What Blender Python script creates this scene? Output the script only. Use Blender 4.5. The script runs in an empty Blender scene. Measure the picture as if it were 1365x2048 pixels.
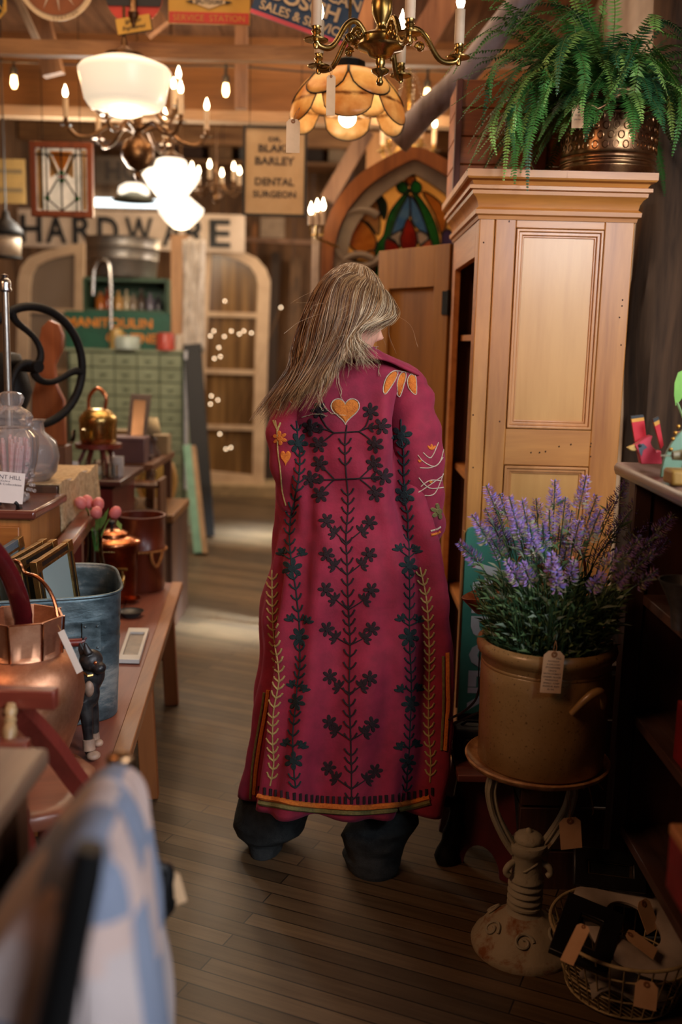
import bpy, math, random
from math import sin, cos, pi, radians as R
from mathutils import Vector as V, Matrix, Euler, noise as MN
from mathutils.bvhtree import BVHTree
random.seed(7)
rnd = random.random
def ru(a, b): return a + (b - a) * rnd()
S = bpy.context.scene
COL = S.collection

# ---------------------------------------------------------------- camera
CAM_H, PITCH, ROLL, FPX = 1.45, R(9.7), R(1.45), 1991.1
fwd = V((0, cos(PITCH), -sin(PITCH))); up0 = V((0, sin(PITCH), cos(PITCH))); rt0 = V((1, 0, 0))
upv = up0 * cos(ROLL) - rt0 * sin(ROLL); rtv = rt0 * cos(ROLL) + up0 * sin(ROLL)
CP = V((0, 0, CAM_H))
cam = bpy.data.objects.new('camera', bpy.data.cameras.new('camera')); COL.objects.link(cam)
cam.matrix_world = Matrix(((rtv.x, upv.x, -fwd.x, CP.x), (rtv.y, upv.y, -fwd.y, CP.y), (rtv.z, upv.z, -fwd.z, CP.z), (0, 0, 0, 1)))
cam.data.sensor_fit = 'VERTICAL'; cam.data.sensor_height = 36; cam.data.lens = 35
cam.data.dof.use_dof = True; cam.data.dof.focus_distance = 2.55; cam.data.dof.aperture_fstop = 1.7
cam.data.clip_start = 0.05
S.camera = cam
def ray(px, py): return fwd + rtv * ((px - 682.5) / FPX) + upv * ((1024 - py) / FPX)
def P(px, py, Y):
    d = ray(px, py); return CP + d * (Y / d.y)
def PZ(px, py, z=0.0):
    d = ray(px, py); return CP + d * ((z - CAM_H) / d.z)
def PX(px, py, x):
    d = ray(px, py); return CP + d * (x / d.x)

# ---------------------------------------------------------------- world, exposure
S.view_settings.view_transform = 'Standard'; S.view_settings.look = 'None'
S.view_settings.gamma = 1; S.view_settings.use_curve_mapping = False
S.view_settings.exposure = 0.13
w = bpy.data.worlds.new('world'); S.world = w; w.use_nodes = True
bg = w.node_tree.nodes['Background']; bg.inputs[0].default_value = (0.36, 0.60, 0.70, 1); bg.inputs[1].default_value = 0.11
S.cycles.use_denoising = True
S.cycles.sample_clamp_indirect = 3.0
S.cycles.max_bounces = 7; S.cycles.transparent_max_bounces = 12
S.cycles.caustics_reflective = False; S.cycles.caustics_refractive = False

def s2l(c): return c / 12.92 if c <= 0.04045 else ((c + 0.055) / 1.055) ** 2.4
def rgb(h):
    if isinstance(h, str):
        return tuple(s2l(int(h[i:i + 2], 16) / 255) for i in (0, 2, 4))
    return tuple(h)

def area(name, loc, target, size, power, color, sizey=None, spread=180):
    l = bpy.data.lights.new(name, 'AREA'); l.energy = power; l.color = color; l.size = size
    if sizey: l.shape = 'RECTANGLE'; l.size_y = sizey
    l.spread = R(spread)
    o = bpy.data.objects.new(name, l); COL.objects.link(o); o.location = loc
    o.rotation_euler = (V(target) - V(loc)).to_track_quat('-Z', 'Y').to_euler(); return o
def point(name, loc, power, color, radius=0.03):
    l = bpy.data.lights.new(name, 'POINT'); l.energy = power; l.color = color; l.shadow_soft_size = radius
    o = bpy.data.objects.new(name, l); COL.objects.link(o); o.location = loc; return o
def spot(name, loc, target, power, color, angle, radius=0.1, blend=0.5):
    l = bpy.data.lights.new(name, 'SPOT'); l.energy = power; l.color = color; l.shadow_soft_size = radius
    l.spot_size = R(angle); l.spot_blend = blend
    o = bpy.data.objects.new(name, l); COL.objects.link(o); o.location = loc
    o.rotation_euler = (V(target) - V(loc)).to_track_quat('-Z', 'Y').to_euler(); return o

# daylight from the shop windows to the right of and behind the photographer, warm lamps overhead, plus added floor streaks and a warm fill
area('right_window_daylight', (1.34, 1.75, 2.0), (0.25, 2.75, 1.3), 0.9, 11, (0.92, 0.93, 1.0), 0.9, 120)
area('front_window_daylight', (1.15, 0.3, 2.1), (0.35, 2.7, 1.2), 0.5, 14, (0.94, 0.95, 1.0), 0.5, 120)
area('quilt_side_daylight', (1.3, -0.8, 1.9), (-0.4, 1.2, 0.9), 0.8, 7, (0.85, 0.90, 1.0), 1.2, 50)
area('floor_streak_light', (1.3, 4.3, 2.8), (-0.5, 5.0, 0.0), 0.3, 9, (0.72, 0.86, 1.0), 0.3, 16)  # added source, laying a cool streak of light across the floor
area('floor_streak_light', (1.3, 6.4, 2.8), (-0.6, 7.4, 0.0), 0.4, 11, (0.72, 0.86, 1.0), 0.3, 14)  # second added source, for the streak farther down the aisle
area('far_window_daylight', (1.3, 8.4, 2.5), (-1.0, 8.5, 0.9), 1.4, 70, (1.0, 0.85, 0.72), 1.4)
area('ceiling_lamp_glow', (-0.5, 4.4, 3.3), (-0.3, 4.6, 0.0), 1.6, 30, (1.0, 0.68, 0.42), 2.6, 130)
area('front_warm_fill', (-1.9, 0.6, 2.9), (-0.4, 2.9, 1.3), 0.9, 11, (1.0, 0.50, 0.26), None, 100)  # added warm fill from the left front, not a lamp of the shop
area('back_lamp_glow', (-0.8, 8.0, 3.3), (-0.8, 8.0, 0), 2.4, 48, (1.0, 0.7, 0.42), 3.0)

# ---------------------------------------------------------------- materials
MATS = {}
def newmat(name):
    m = bpy.data.materials.new(name); m.use_nodes = True
    nt = m.node_tree; b = nt.nodes['Principled BSDF']; return m, nt, b
def link(nt, a, b): nt.links.new(a, b)
def texco(nt, scale=(1, 1, 1), rot=(0, 0, 0), kind='Object'):
    t = nt.nodes.new('ShaderNodeTexCoord'); mp = nt.nodes.new('ShaderNodeMapping')
    mp.inputs['Scale'].default_value = scale; mp.inputs['Rotation'].default_value = rot
    link(nt, t.outputs[kind], mp.inputs[0]); return mp.outputs[0]
def ramp(nt, fac, stops):
    r = nt.nodes.new('ShaderNodeValToRGB'); e = r.color_ramp.elements
    while len(e) < len(stops): e.new(0.5)
    for i, (p, c) in enumerate(stops): e[i].position = p; e[i].color = (*rgb(c), 1)
    link(nt, fac, r.inputs[0]); return r.outputs[0]
def noise_(nt, vec, scale, detail=4, rough=0.55, dist=0.0):
    n = nt.nodes.new('ShaderNodeTexNoise'); n.inputs['Scale'].default_value = scale
    n.inputs['Detail'].default_value = detail; n.inputs['Roughness'].default_value = rough
    n.inputs['Distortion'].default_value = dist; link(nt, vec, n.inputs['Vector']); return n.outputs['Fac']
def bump_(nt, b, h, strength=0.3, dist=0.01):
    n = nt.nodes.new('ShaderNodeBump'); n.inputs['Strength'].default_value = strength
    n.inputs['Distance'].default_value = dist; link(nt, h, n.inputs['Height']); link(nt, n.outputs[0], b.inputs['Normal'])
def plain(name, c, rough=0.6, metal=0.0, var=0.15, scale=12, bump=0.0, c2=None, spec=None, coat=0, sheen=0, co='Object', bscale=None):
    if name in MATS: return MATS[name]
    m, nt, b = newmat(name); c = rgb(c)
    c2 = rgb(c2) if c2 is not None else tuple(max(0, x * (1 - var * 2)) for x in c)
    vec = texco(nt, kind=co); n = noise_(nt, vec, scale)
    link(nt, ramp(nt, n, [(0.3, c2), (0.65, c)]), b.inputs['Base Color'])
    b.inputs['Roughness'].default_value = rough; b.inputs['Metallic'].default_value = metal
    if spec is not None: b.inputs['Specular IOR Level'].default_value = spec
    if coat: b.inputs['Coat Weight'].default_value = coat; b.inputs['Coat Roughness'].default_value = 0.15
    if sheen: b.inputs['Sheen Weight'].default_value = sheen
    if bump: bump_(nt, b, noise_(nt, vec, bscale or scale * 4), bump)
    MATS[name] = m; return m
def wood(name, c1, c2, rough=0.5, along='Z', scale=1.0, coat=0.0, bump=0.15, knots=False, c3=None):
    if name in MATS: return MATS[name]
    m, nt, b = newmat(name)
    sc = {'X': (0.8, 9, 9), 'Y': (9, 0.8, 9), 'Z': (9, 9, 0.8)}[along]
    vec = texco(nt, tuple(s * scale for s in sc)); n = noise_(nt, vec, 2.2, 8, 0.62, 0.6)
    vec2 = texco(nt, tuple(s * scale * 5 for s in sc)); n2 = noise_(nt, vec2, 3, 3, 0.5)
    mx = nt.nodes.new('ShaderNodeMath'); mx.operation = 'MULTIPLY_ADD'; link(nt, n2, mx.inputs[0]); mx.inputs[1].default_value = 0.3; 
    link(nt, n, mx.inputs[2])
    stops = [(0.42, c2), (0.78, c1)] if c3 is None else [(0.42, c2), (0.62, c1), (0.85, c3)]
    link(nt, ramp(nt, mx.outputs[0], stops), b.inputs['Base Color'])
    b.inputs['Roughness'].default_value = rough
    if coat: b.inputs['Coat Weight'].default_value = coat; b.inputs['Coat Roughness'].default_value = 0.2
    if bump: bump_(nt, b, mx.outputs[0], bump, 0.004)
    MATS[name] = m; return m
def metal(name, c, c2, rough=0.3, scale=8, bump=0.1, r2=None, metal_=1.0, stops=(0.38, 0.62)):
    if name in MATS: return MATS[name]
    m, nt, b = newmat(name); vec = texco(nt); n = noise_(nt, vec, scale, 6, 0.65, 0.3)
    link(nt, ramp(nt, n, [(stops[0], c2), (stops[1], c)]), b.inputs['Base Color'])
    b.inputs['Metallic'].default_value = metal_
    r = nt.nodes.new('ShaderNodeMapRange'); link(nt, n, r.inputs[0]); r.inputs[1].default_value = 0.3; r.inputs[2].default_value = 0.7
    r.inputs[3].default_value = r2 if r2 is not None else rough + 0.25; r.inputs[4].default_value = rough; link(nt, r.outputs[0], b.inputs['Roughness'])
    if bump: bump_(nt, b, n, bump, 0.01)
    MATS[name] = m; return m
def glow(name, c, strength, base=None):
    if name in MATS: return MATS[name]
    m, nt, b = newmat(name); b.inputs['Base Color'].default_value = (*rgb(base or c), 1)
    b.inputs['Emission Color'].default_value = (*rgb(c), 1); b.inputs['Emission Strength'].default_value = strength
    b.inputs['Roughness'].default_value = 0.3; MATS[name] = m; return m
def glass(name, c=(1, 1, 1), rough=0.03, thin=True, alpha=0.25):
    if name in MATS: return MATS[name]
    m, nt, b = newmat(name)
    if thin:
        g = nt.nodes.new('ShaderNodeBsdfGlossy'); g.inputs['Roughness'].default_value = rough; g.inputs['Color'].default_value = (1, 1, 1, 1)
        t = nt.nodes.new('ShaderNodeBsdfTransparent'); t.inputs['Color'].default_value = (*rgb(c), 1)
        lw = nt.nodes.new('ShaderNodeLayerWeight'); lw.inputs['Blend'].default_value = alpha
        mx = nt.nodes.new('ShaderNodeMixShader'); link(nt, lw.outputs['Fresnel'], mx.inputs[0]); link(nt, t.outputs[0], mx.inputs[1]); link(nt, g.outputs[0], mx.inputs[2])
        link(nt, mx.outputs[0], nt.nodes['Material Output'].inputs[0])
    else:
        b.inputs['Base Color'].default_value = (*rgb(c), 1); b.inputs['Transmission Weight'].default_value = 1; b.inputs['Roughness'].default_value = rough
    MATS[name] = m; return m
def dappled(name, c, rough=0.8):   # flat unpatterned colour
    if name in MATS: return MATS[name]
    m, nt, b = newmat(name); b.inputs['Base Color'].default_value = (*rgb(c), 1); b.inputs['Roughness'].default_value = rough
    MATS[name] = m; return m

# ---------------------------------------------------------------- mesh builder
def frame_from(dirv, upg=None):
    z = V(dirv).normalized(); a = V(upg) if upg is not None else (V((0, 0, 1)) if abs(z.z) < 0.95 else V((0, 1, 0)))
    x = a.cross(z)
    if x.length < 1e-6: x = V((1, 0, 0)).cross(z)
    x.normalize(); y = z.cross(x); return x, y, z
class MB:
    def __init__(s): s.v = []; s.f = []; s.m = []; s.mats = []
    def mi(s, mat):
        if mat is None: return 0
        if mat not in s.mats: s.mats.append(mat)
        return s.mats.index(mat)
    def add(s, vs, fs, mat=None, M=None):
        o = len(s.v); k = s.mi(mat)
        s.v += [tuple(M @ V(p)) if M is not None else tuple(p) for p in vs]
        for f in fs: s.f.append([i + o for i in f]); s.m.append(k)
        return s
    def box(s, c, d, M=None, mat=None, rz=0, taper=1.0, sh=(0, 0)):
        x, y, z = [q / 2 for q in d]; vs = []
        for sz in (-1, 1):
            t = taper if sz > 0 else 1
            for sx, sy in ((-1, -1), (1, -1), (1, 1), (-1, 1)): vs.append(V((sx * x * t + (sh[0] if sz > 0 else 0), sy * y * t + (sh[1] if sz > 0 else 0), sz * z)))
        Q = Matrix.Translation(V(c)) @ (Matrix.Rotation(rz, 4, 'Z') if rz else Matrix.Identity(4))
        if M is not None: Q = M @ Q
        return s.add(vs, [(3, 2, 1, 0), (4, 5, 6, 7), (0, 1, 5, 4), (1, 2, 6, 5), (2, 3, 7, 6), (3, 0, 4, 7)], mat, Q)
    def bar(s, a, b, wd, th, upg=None, mat=None, w2=None, t2=None):
        a, b = V(a), V(b); x, y, z = frame_from(b - a, upg); w2 = w2 or wd; t2 = t2 or th; vs = []
        for p, ww, tt in ((a, wd, th), (b, w2, t2)):
            for i, j in ((-1, -1), (1, -1), (1, 1), (-1, 1)): vs.append(p + x * (i * ww / 2) + y * (j * tt / 2))
        return s.add(vs, [(3, 2, 1, 0), (4, 5, 6, 7), (0, 1, 5, 4), (1, 2, 6, 5), (2, 3, 7, 6), (3, 0, 4, 7)], mat)
    def tube(s, pts, r, n=8, closed=False, caps=True, mat=None, flat=1.0, upg=None):
        pts = [V(p) for p in pts]; N = len(pts); rs = r if isinstance(r, (list, tuple)) else [r] * N
        vs = []; X = None
        for i in range(N):
            if closed: t = pts[(i + 1) % N] - pts[i - 1]
            else: t = pts[min(i + 1, N - 1)] - pts[max(i - 1, 0)]
            if t.length < 1e-9: t = V((0, 0, 1))
            t.normalize()
            if X is None: X, Y, _ = frame_from(t, upg)
            else:
                X = X - t * X.dot(t)
                if X.length < 1e-6: X, Y, _ = frame_from(t)
                X.normalize(); Y = t.cross(X)
            for k in range(n):
                a = 2 * pi * k / n; vs.append(pts[i] + X * (cos(a) * rs[i]) + Y * (sin(a) * rs[i] * flat))
        fs = []
        for i in range(N if closed else N - 1):
            j = (i + 1) % N
            for k in range(n): l = (k + 1) % n; fs.append((i * n + k, i * n + l, j * n + l, j * n + k))
        if caps and not closed: fs.append(tuple(range(n - 1, -1, -1))); fs.append(tuple((N - 1) * n + k for k in range(n)))
        return s.add(vs, fs, mat)
    def cyl(s, a, b, r, r2=None, n=20, mat=None): return s.tube([a, b], [r, r if r2 is None else r2], n, mat=mat)
    def lathe(s, prof, c=(0, 0, 0), n=28, M=None, mat=None, closed=False, arc=None, sx=1, sy=1, rfun=None):
        vs = []; fs = []; K = len(prof); full = arc is None; a0, a1 = arc or (0, 2 * pi); nn = n if full else n + 1
        for i in range(nn):
            a = a0 + (a1 - a0) * i / n
            for j, (r, z) in enumerate(prof):
                q = rfun(a, j, r) if rfun else r
                vs.append((c[0] + q * cos(a) * sx, c[1] + q * sin(a) * sy, c[2] + z))
        for i in range(n):
            i2 = (i + 1) % nn
            for j in range(K if closed else K - 1):
                j2 = (j + 1) % K
                if prof[j][0] < 1e-7 and prof[j2][0] < 1e-7: continue
                fs.append((i * K + j, i2 * K + j, i2 * K + j2, i * K + j2))
        return s.add(vs, fs, mat, M)
    def sph(s, c, r, n=16, m=10, M=None, mat=None):
        r = (r, r, r) if not isinstance(r, (tuple, list)) else r; vs = []; fs = []
        for j in range(m + 1):
            t = pi * j / m
            for i in range(n): a = 2 * pi * i / n; vs.append((c[0] + r[0] * sin(t) * cos(a), c[1] + r[1] * sin(t) * sin(a), c[2] + r[2] * cos(t)))
        for j in range(m):
            for i in range(n): k = (i + 1) % n; fs.append((j * n + i, (j + 1) * n + i, (j + 1) * n + k, j * n + k))
        return s.add(vs, fs, mat, M)
    def prism(s, poly, th, M=None, mat=None):     # polygon in XZ of the local frame, thickness along Y
        n = len(poly); vs = [(x, -th / 2, z) for x, z in poly] + [(x, th / 2, z) for x, z in poly]
        fs = [tuple(range(n)), tuple(range(2 * n - 1, n - 1, -1))] + [(i, i + n, (i + 1) % n + n, (i + 1) % n) for i in range(n)]
        return s.add(vs, fs, mat, M)
    def ring(s, outer, inner, th, M=None, mat=None, closed=True):   # band between two equal-length outlines in XZ
        n = len(outer); vs = []
        for y in (-th / 2, th / 2): vs += [(x, y, z) for x, z in outer] + [(x, y, z) for x, z in inner]
        fs = []
        for i in range(n if closed else n - 1):
            j = (i + 1) % n
            fs += [(i, j, n + j, n + i), (2 * n + i, 3 * n + i, 3 * n + j, 2 * n + j), (i, 2 * n + i, 2 * n + j, j), (n + i, n + j, 3 * n + j, 3 * n + i)]
        if not closed: fs += [(0, n, 3 * n, 2 * n), (n - 1, 3 * n - 1, 4 * n - 1, 2 * n - 1)]
        return s.add(vs, fs, mat, M)
    def grid(s, pts, mat=None, closeu=False):
        nu = len(pts); nv = len(pts[0]); vs = [p for row in pts for p in row]; fs = []
        for i in range(nu if closeu else nu - 1):
            k = (i + 1) % nu
            for j in range(nv - 1): fs.append((i * nv + j, k * nv + j, k * nv + j + 1, i * nv + j + 1))
        return s.add(vs, fs, mat)
    def build(s, name, mat=None, parent=None, smooth=40, bev=0, world=True, solid=0, sub=0, disp=None):
        me = bpy.data.meshes.new(name); vs = s.v
        if parent is not None and world:
            Mi = base_of(parent).inverted(); vs = [tuple(Mi @ V(p)) for p in vs]
        me.from_pydata(vs, [], s.f)
        mats = s.mats or [mat]
        if mat is not None and s.mats and mat not in s.mats: pass
        for q in mats: me.materials.append(q)
        if s.mats: me.polygons.foreach_set('material_index', s.m)
        me.update()
        if smooth:
            me.shade_smooth(); me.set_sharp_from_angle(angle=R(smooth))
        o = bpy.data.objects.new(name, me); COL.objects.link(o)
        if parent is not None: o.parent = parent
        if bev:
            b = o.modifiers.new('bevel', 'BEVEL'); b.width = bev; b.segments = 2; b.limit_method = 'ANGLE'; b.angle_limit = R(35)
        if solid:
            b = o.modifiers.new('solidify', 'SOLIDIFY'); b.thickness = solid; b.offset = 0
        if sub:
            b = o.modifiers.new('subdivision', 'SUBSURF'); b.levels = sub; b.render_levels = sub
        return o
BASE = {}
def base_of(o):
    while o is not None:
        if o.name in BASE: return BASE[o.name]
        o = o.parent
    return Matrix.Identity(4)
def thing(name, label, cat, loc=(0, 0, 0), rz=0, group=None):
    o = bpy.data.objects.new(name, None); COL.objects.link(o); o.location = loc; o.rotation_euler = (0, 0, rz)
    o.empty_display_size = 0.05
    BASE[o.name] = Matrix.Translation(V(loc)) @ Matrix.Rotation(rz, 4, 'Z')
    o['label'] = label; o['category'] = cat
    if group: o['group'] = group
    return o
def tag(o, label, cat, group=None, kind=None):
    o['label'] = label; o['category'] = cat
    if group: o['group'] = group
    if kind: o['kind'] = kind
    return o
def recentre(o):    # put the origin of a single-mesh thing at its own base
    me = o.data; vs = [v.co.copy() for v in me.vertices]
    c = V((sum(v.x for v in vs) / len(vs), sum(v.y for v in vs) / len(vs), min(v.z for v in vs)))
    me.transform(Matrix.Translation(-c)); o.location = c; return o
def one(mb, name, mat, label, cat, group=None, **k):
    return tag(recentre(mb.build(name, mat, None, **k)), label, cat, group)
def struct(mb, name, mat, **k):
    o = mb.build(name, mat, None, **k); o['kind'] = 'structure'; return o
def dup(root, loc, rz=None, label=None, scale=None):
    r = root.copy(); COL.objects.link(r); r.location = loc
    if rz is not None: r.rotation_euler = (0, 0, rz)
    if scale: r.scale = (scale,) * 3
    if label: r['label'] = label
    for ch in list(root.children):
        c = ch.copy(); COL.objects.link(c); c.parent = r
        for g in ch.children: d = g.copy(); COL.objects.link(d); d.parent = c
    return r
TXT = {}
def text_geo(body, size=1.0, extrude=0.0, offset=0.0, align='CENTER', shear=0.0, space=1.0):
    key = (body, size, extrude, offset, align, shear, space)
    if key in TXT: return TXT[key]
    cu = bpy.data.curves.new('lettering', 'FONT'); cu.body = body; cu.size = size; cu.extrude = extrude; cu.offset = offset
    cu.align_x = align; cu.align_y = 'CENTER'; cu.shear = shear; cu.space_character = space; cu.resolution_u = 3
    ob = bpy.data.objects.new('lettering', cu); COL.objects.link(ob)
    dg = bpy.context.evaluated_depsgraph_get(); me = bpy.data.meshes.new_from_object(ob.evaluated_get(dg))
    vs = [tuple(v.co) for v in me.vertices]; fs = [tuple(p.vertices) for p in me.polygons]
    bpy.data.objects.remove(ob); bpy.data.curves.remove(cu); bpy.data.meshes.remove(me)
    TXT[key] = (vs, fs); return vs, fs
def add_text(mb, body, M, width=None, height=None, th=0.001, offset=0.0, mat=None, shear=0.0, align='CENTER', space=1.0):
    vs, fs = text_geo(body, 1.0, 0.0, offset, 'CENTER', shear, space)
    x0 = min(v[0] for v in vs); x1 = max(v[0] for v in vs); y0 = min(v[1] for v in vs); y1 = max(v[1] for v in vs)
    sx = (width / (x1 - x0)) if width else None; sy = (height / (y1 - y0)) if height else None
    sx = sx or sy; sy = sy or sx
    ax = {'CENTER': (x0 + x1) / 2, 'LEFT': x0}[align]
    # text lies in local XZ, facing -Y; extruded by th
    top = [((v[0] - ax) * sx, -th, (v[1] - (y0 + y1) / 2) * sy) for v in vs]
    mb.add(top, fs, mat, M)
    from collections import Counter
    cnt = Counter(); 
    for f in fs:
        for i in range(len(f)): a, b = f[i], f[(i + 1) % len(f)]; cnt[(a, b)] += 1
    bot = [(p[0], 0, p[2]) for p in top]; n = len(top)
    sides = [(a, b, b + n, a + n) for (a, b) in cnt if (b, a) not in cnt]
    mb.add(top + bot, sides, mat, M)
def facing(loc, rz=0.0, rx=0.0, ry=0.0):   # local frame, X right, Z up, -Y towards the viewer
    return Matrix.Translation(V(loc)) @ Euler((rx, ry, rz), 'XYZ').to_matrix().to_4x4()
def pin(px0, py0, px1, py1, Y):   # centre, width, height of an upright rectangle seen at pixels, at depth Y
    a, b = P(px0, py0, Y), P(px1, py1, Y); return (a + b) / 2, abs(b.x - a.x), abs(a.z - b.z)
def smooth_path(pts, n=6, closed=False):
    pts = [V(p) for p in pts]; N = len(pts); out = []
    for i in range(N if closed else N - 1):
        g = (lambda k: pts[k % N]) if closed else (lambda k: pts[max(0, min(N - 1, k))])
        a, b, c, d = g(i - 1), g(i), g(i + 1), g(i + 2)
        for k in range(n):
            t = k / n; out.append(0.5 * ((2 * b) + (c - a) * t + (2 * a - 5 * b + 4 * c - d) * t * t + (3 * b - 3 * c + d - a) * t ** 3))
    if not closed: out.append(pts[-1])
    return out
# ================================================================ setting
def floor_mat():
    m, nt, b = newmat('strip_floor')
    t = nt.nodes.new('ShaderNodeTexCoord'); mp = nt.nodes.new('ShaderNodeMapping'); mp.inputs['Rotation'].default_value = (0, 0, R(23))
    link(nt, t.outputs['Object'], mp.inputs[0]); vec = mp.outputs[0]
    br = nt.nodes.new('ShaderNodeTexBrick'); link(nt, vec, br.inputs['Vector'])
    br.inputs['Scale'].default_value = 1; br.inputs['Brick Width'].default_value = 1.1; br.inputs['Row Height'].default_value = 0.052
    br.inputs['Mortar Size'].default_value = 0.0022; br.inputs['Mortar Smooth'].default_value = 0.3; br.offset = 0.37; br.inputs['Bias'].default_value = 0.0
    br.inputs['Color1'].default_value = (*rgb('705c42'), 1); br.inputs['Color2'].default_value = (*rgb('4a3c2a'), 1); br.inputs['Mortar'].default_value = (*rgb('17110d'), 1)
    mp2 = nt.nodes.new('ShaderNodeMapping'); mp2.inputs['Scale'].default_value = (1.2, 22, 1); link(nt, vec, mp2.inputs[0])
    g = noise_(nt, mp2.outputs[0], 3, 6, 0.6); wear = noise_(nt, vec, 1.3, 4, 0.6)
    mx = nt.nodes.new('ShaderNodeMix'); mx.data_type = 'RGBA'; mx.blend_type = 'MULTIPLY'; mx.inputs[0].default_value = 0.8
    link(nt, br.outputs['Color'], mx.inputs[6]); link(nt, ramp(nt, g, [(0.3, (0.45, 0.42, 0.4)), (0.7, (1, 1, 1))]), mx.inputs[7])
    mx2 = nt.nodes.new('ShaderNodeMix'); mx2.data_type = 'RGBA'; mx2.blend_type = 'MULTIPLY'; mx2.inputs[0].default_value = 0.7
    link(nt, mx.outputs[2], mx2.inputs[6]); link(nt, ramp(nt, wear, [(0.35, (0.55, 0.52, 0.5)), (0.65, (1.1, 1.05, 1))]), mx2.inputs[7])
    link(nt, mx2.outputs[2], b.inputs['Base Color'])
    r = nt.nodes.new('ShaderNodeMapRange'); link(nt, wear, r.inputs[0]); r.inputs[1].default_value = 0.3; r.inputs[2].default_value = 0.7
    r.inputs[3].default_value = 0.58; r.inputs[4].default_value = 0.36; link(nt, r.outputs[0], b.inputs['Roughness'])
    bump_(nt, b, br.outputs['Fac'], 0.4, -0.003) if False else bump_(nt, b, g, 0.12, 0.004)
    return m
M_floor = floor_mat()
M_beam = wood('beam_wood', 'a07448', '6b4629', 0.6, 'X', 0.7, bump=0.4)
M_beam2 = wood('warm_board', '8a6038', '634022', 0.65, 'X', 0.35, bump=0.3)
M_joist = wood('joist_wood', '9a7458', '5d4030', 0.7, 'Z', 0.6)
M_plank_ceiling = wood('ceiling_plank', '8c5f3e', '4c2f1e', 0.75, 'Y', 0.6, bump=0.3)
M_barn = wood('barn_board_wall', '85603e', '3f2a1b', 0.8, 'Z', 0.5, bump=0.4)
M_stone = plain('whitewashed_stone', 'b9aa9d', 0.9, c2='85705f', scale=3, bump=0.8, bscale=7)
M_post = wood('rough_post_bark', '6f5138', '1f1812', 0.85, 'Z', 0.45, bump=0.9)
M_silver_log = wood('silver_log', '9a8f92', '5a4a44', 0.6, 'Z', 0.3, bump=0.3)

struct(MB().box((-0.4, 5.0, -0.05), (5.6, 13.6, 0.1)), 'floor', M_floor, smooth=0)
# ceiling of planks with gaps
mb = MB()
for i in range(31):
    mb.box((-3.1 + i * 0.18, 5.0, 3.42 + (0.004 if i % 2 else 0)), (0.176, 13.6, 0.03))
struct(mb, 'ceiling', M_plank_ceiling, smooth=0)
mb = MB()
for i in range(28): mb.box((-3.08 + i * 0.2, 11.05 + (0.006 if i % 2 else 0), 1.7), (0.196, 0.04, 3.42))
struct(mb, 'wall_back', M_barn, smooth=0)
mb = MB()
for i in range(60): mb.box((-3.15 + (0.006 if i % 2 else 0), -1.1 + i * 0.205, 1.7), (0.04, 0.2, 3.42))
struct(mb, 'wall_left', M_barn, smooth=0)
mb = MB()
rows = []
for i in range(70):
    row = []
    for j in range(24):
        y = -1.6 + 13.2 * i / 69; z = 3.42 * j / 23
        row.append((1.42 + 0.05 * MN.noise(V((y * 2.5, z * 2.5, 0))) + 0.02 * MN.noise(V((y * 8, z * 8, 3))), y, z))
    rows.append(row)
mb.grid(rows)
struct(mb, 'wall_right', M_stone)
struct(MB().box((-0.4, -1.75, 1.7), (5.6, 0.1, 3.42)), 'wall_front', M_barn, smooth=0)

# timbers of the ceiling
def beam(y, z0, z1, name, mat, dy=0.2, x0=-3.1, x1=1.4, bumpy=0.004):
    pts = []; n = 26
    mb = MB()
    rows = []
    for i in range(n + 1):
        x = x0 + (x1 - x0) * i / n; e = bumpy * MN.noise(V((x * 2, y, 1))) * 2
        rows.append([(x, y - dy / 2, z0 + e), (x, y + dy / 2, z0 + e), (x, y + dy / 2, z1 + e), (x, y - dy / 2, z1 + e), (x, y - dy / 2, z0 + e)])
    mb.grid(rows); mb.add(rows[0][:4], [(0, 1, 2, 3)]); mb.add(rows[-1][:4], [(3, 2, 1, 0)])
    return struct(mb, name, mat, smooth=30)
a, b_ = P(480, 89, 4.6), P(480, 119, 4.6)
beam(4.63, b_.z, a.z, 'trim_1', M_beam, 0.06)
a, b_ = P(480, 120, 5.9), P(480, 238, 5.9)
beam(5.95, b_.z, a.z + 0.12, 'trim_2', M_beam2, 0.1, bumpy=0.001)
beam(5.86, b_.z - 0.03, b_.z + 0.025, 'trim_3', wood('pale_batten', 'a08264', '7a5c40', 0.7, 'X', 0.5), 0.1, bumpy=0.001)
k = 4
for y in (2.6, 3.6, 7.1, 8.4, 9.8):
    z1 = 3.4; beam(y, z1 - 0.16, z1, 'trim_%d' % k, M_beam, 0.12); k += 1
# posts and braces seen above the beam
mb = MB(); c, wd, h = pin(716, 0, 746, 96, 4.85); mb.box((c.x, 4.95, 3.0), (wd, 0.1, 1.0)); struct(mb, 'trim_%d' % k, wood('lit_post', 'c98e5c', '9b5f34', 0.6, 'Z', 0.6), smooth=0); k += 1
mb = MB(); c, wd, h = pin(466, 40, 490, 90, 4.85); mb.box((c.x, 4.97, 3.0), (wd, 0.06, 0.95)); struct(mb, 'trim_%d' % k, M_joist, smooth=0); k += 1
def brace(px0, py0, px1, py1, Y, w_, t_, mat, Y2=None):
    global k
    mb = MB().bar(P(px0, py0, Y), P(px1, py1, Y2 or Y), w_, t_, (0, 1, 0)); struct(mb, 'trim_%d' % k, mat, smooth=0); k += 1
brace(55, -60, 108, 150, 5.2, 0.1, 0.06, M_joist)
brace(10, -60, 78, 90, 5.0, 0.03, 0.03, plain('white_pipe', 'b8aca0', 0.5))
brace(930, -60, 838, 92, 4.9, 0.12, 0.1, wood('brace_wood', 'a06c48', '6e4227', 0.65, 'Z', 0.6))
brace(230, -60, 318, 60, 5.3, 0.12, 0.06, M_joist)
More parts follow.
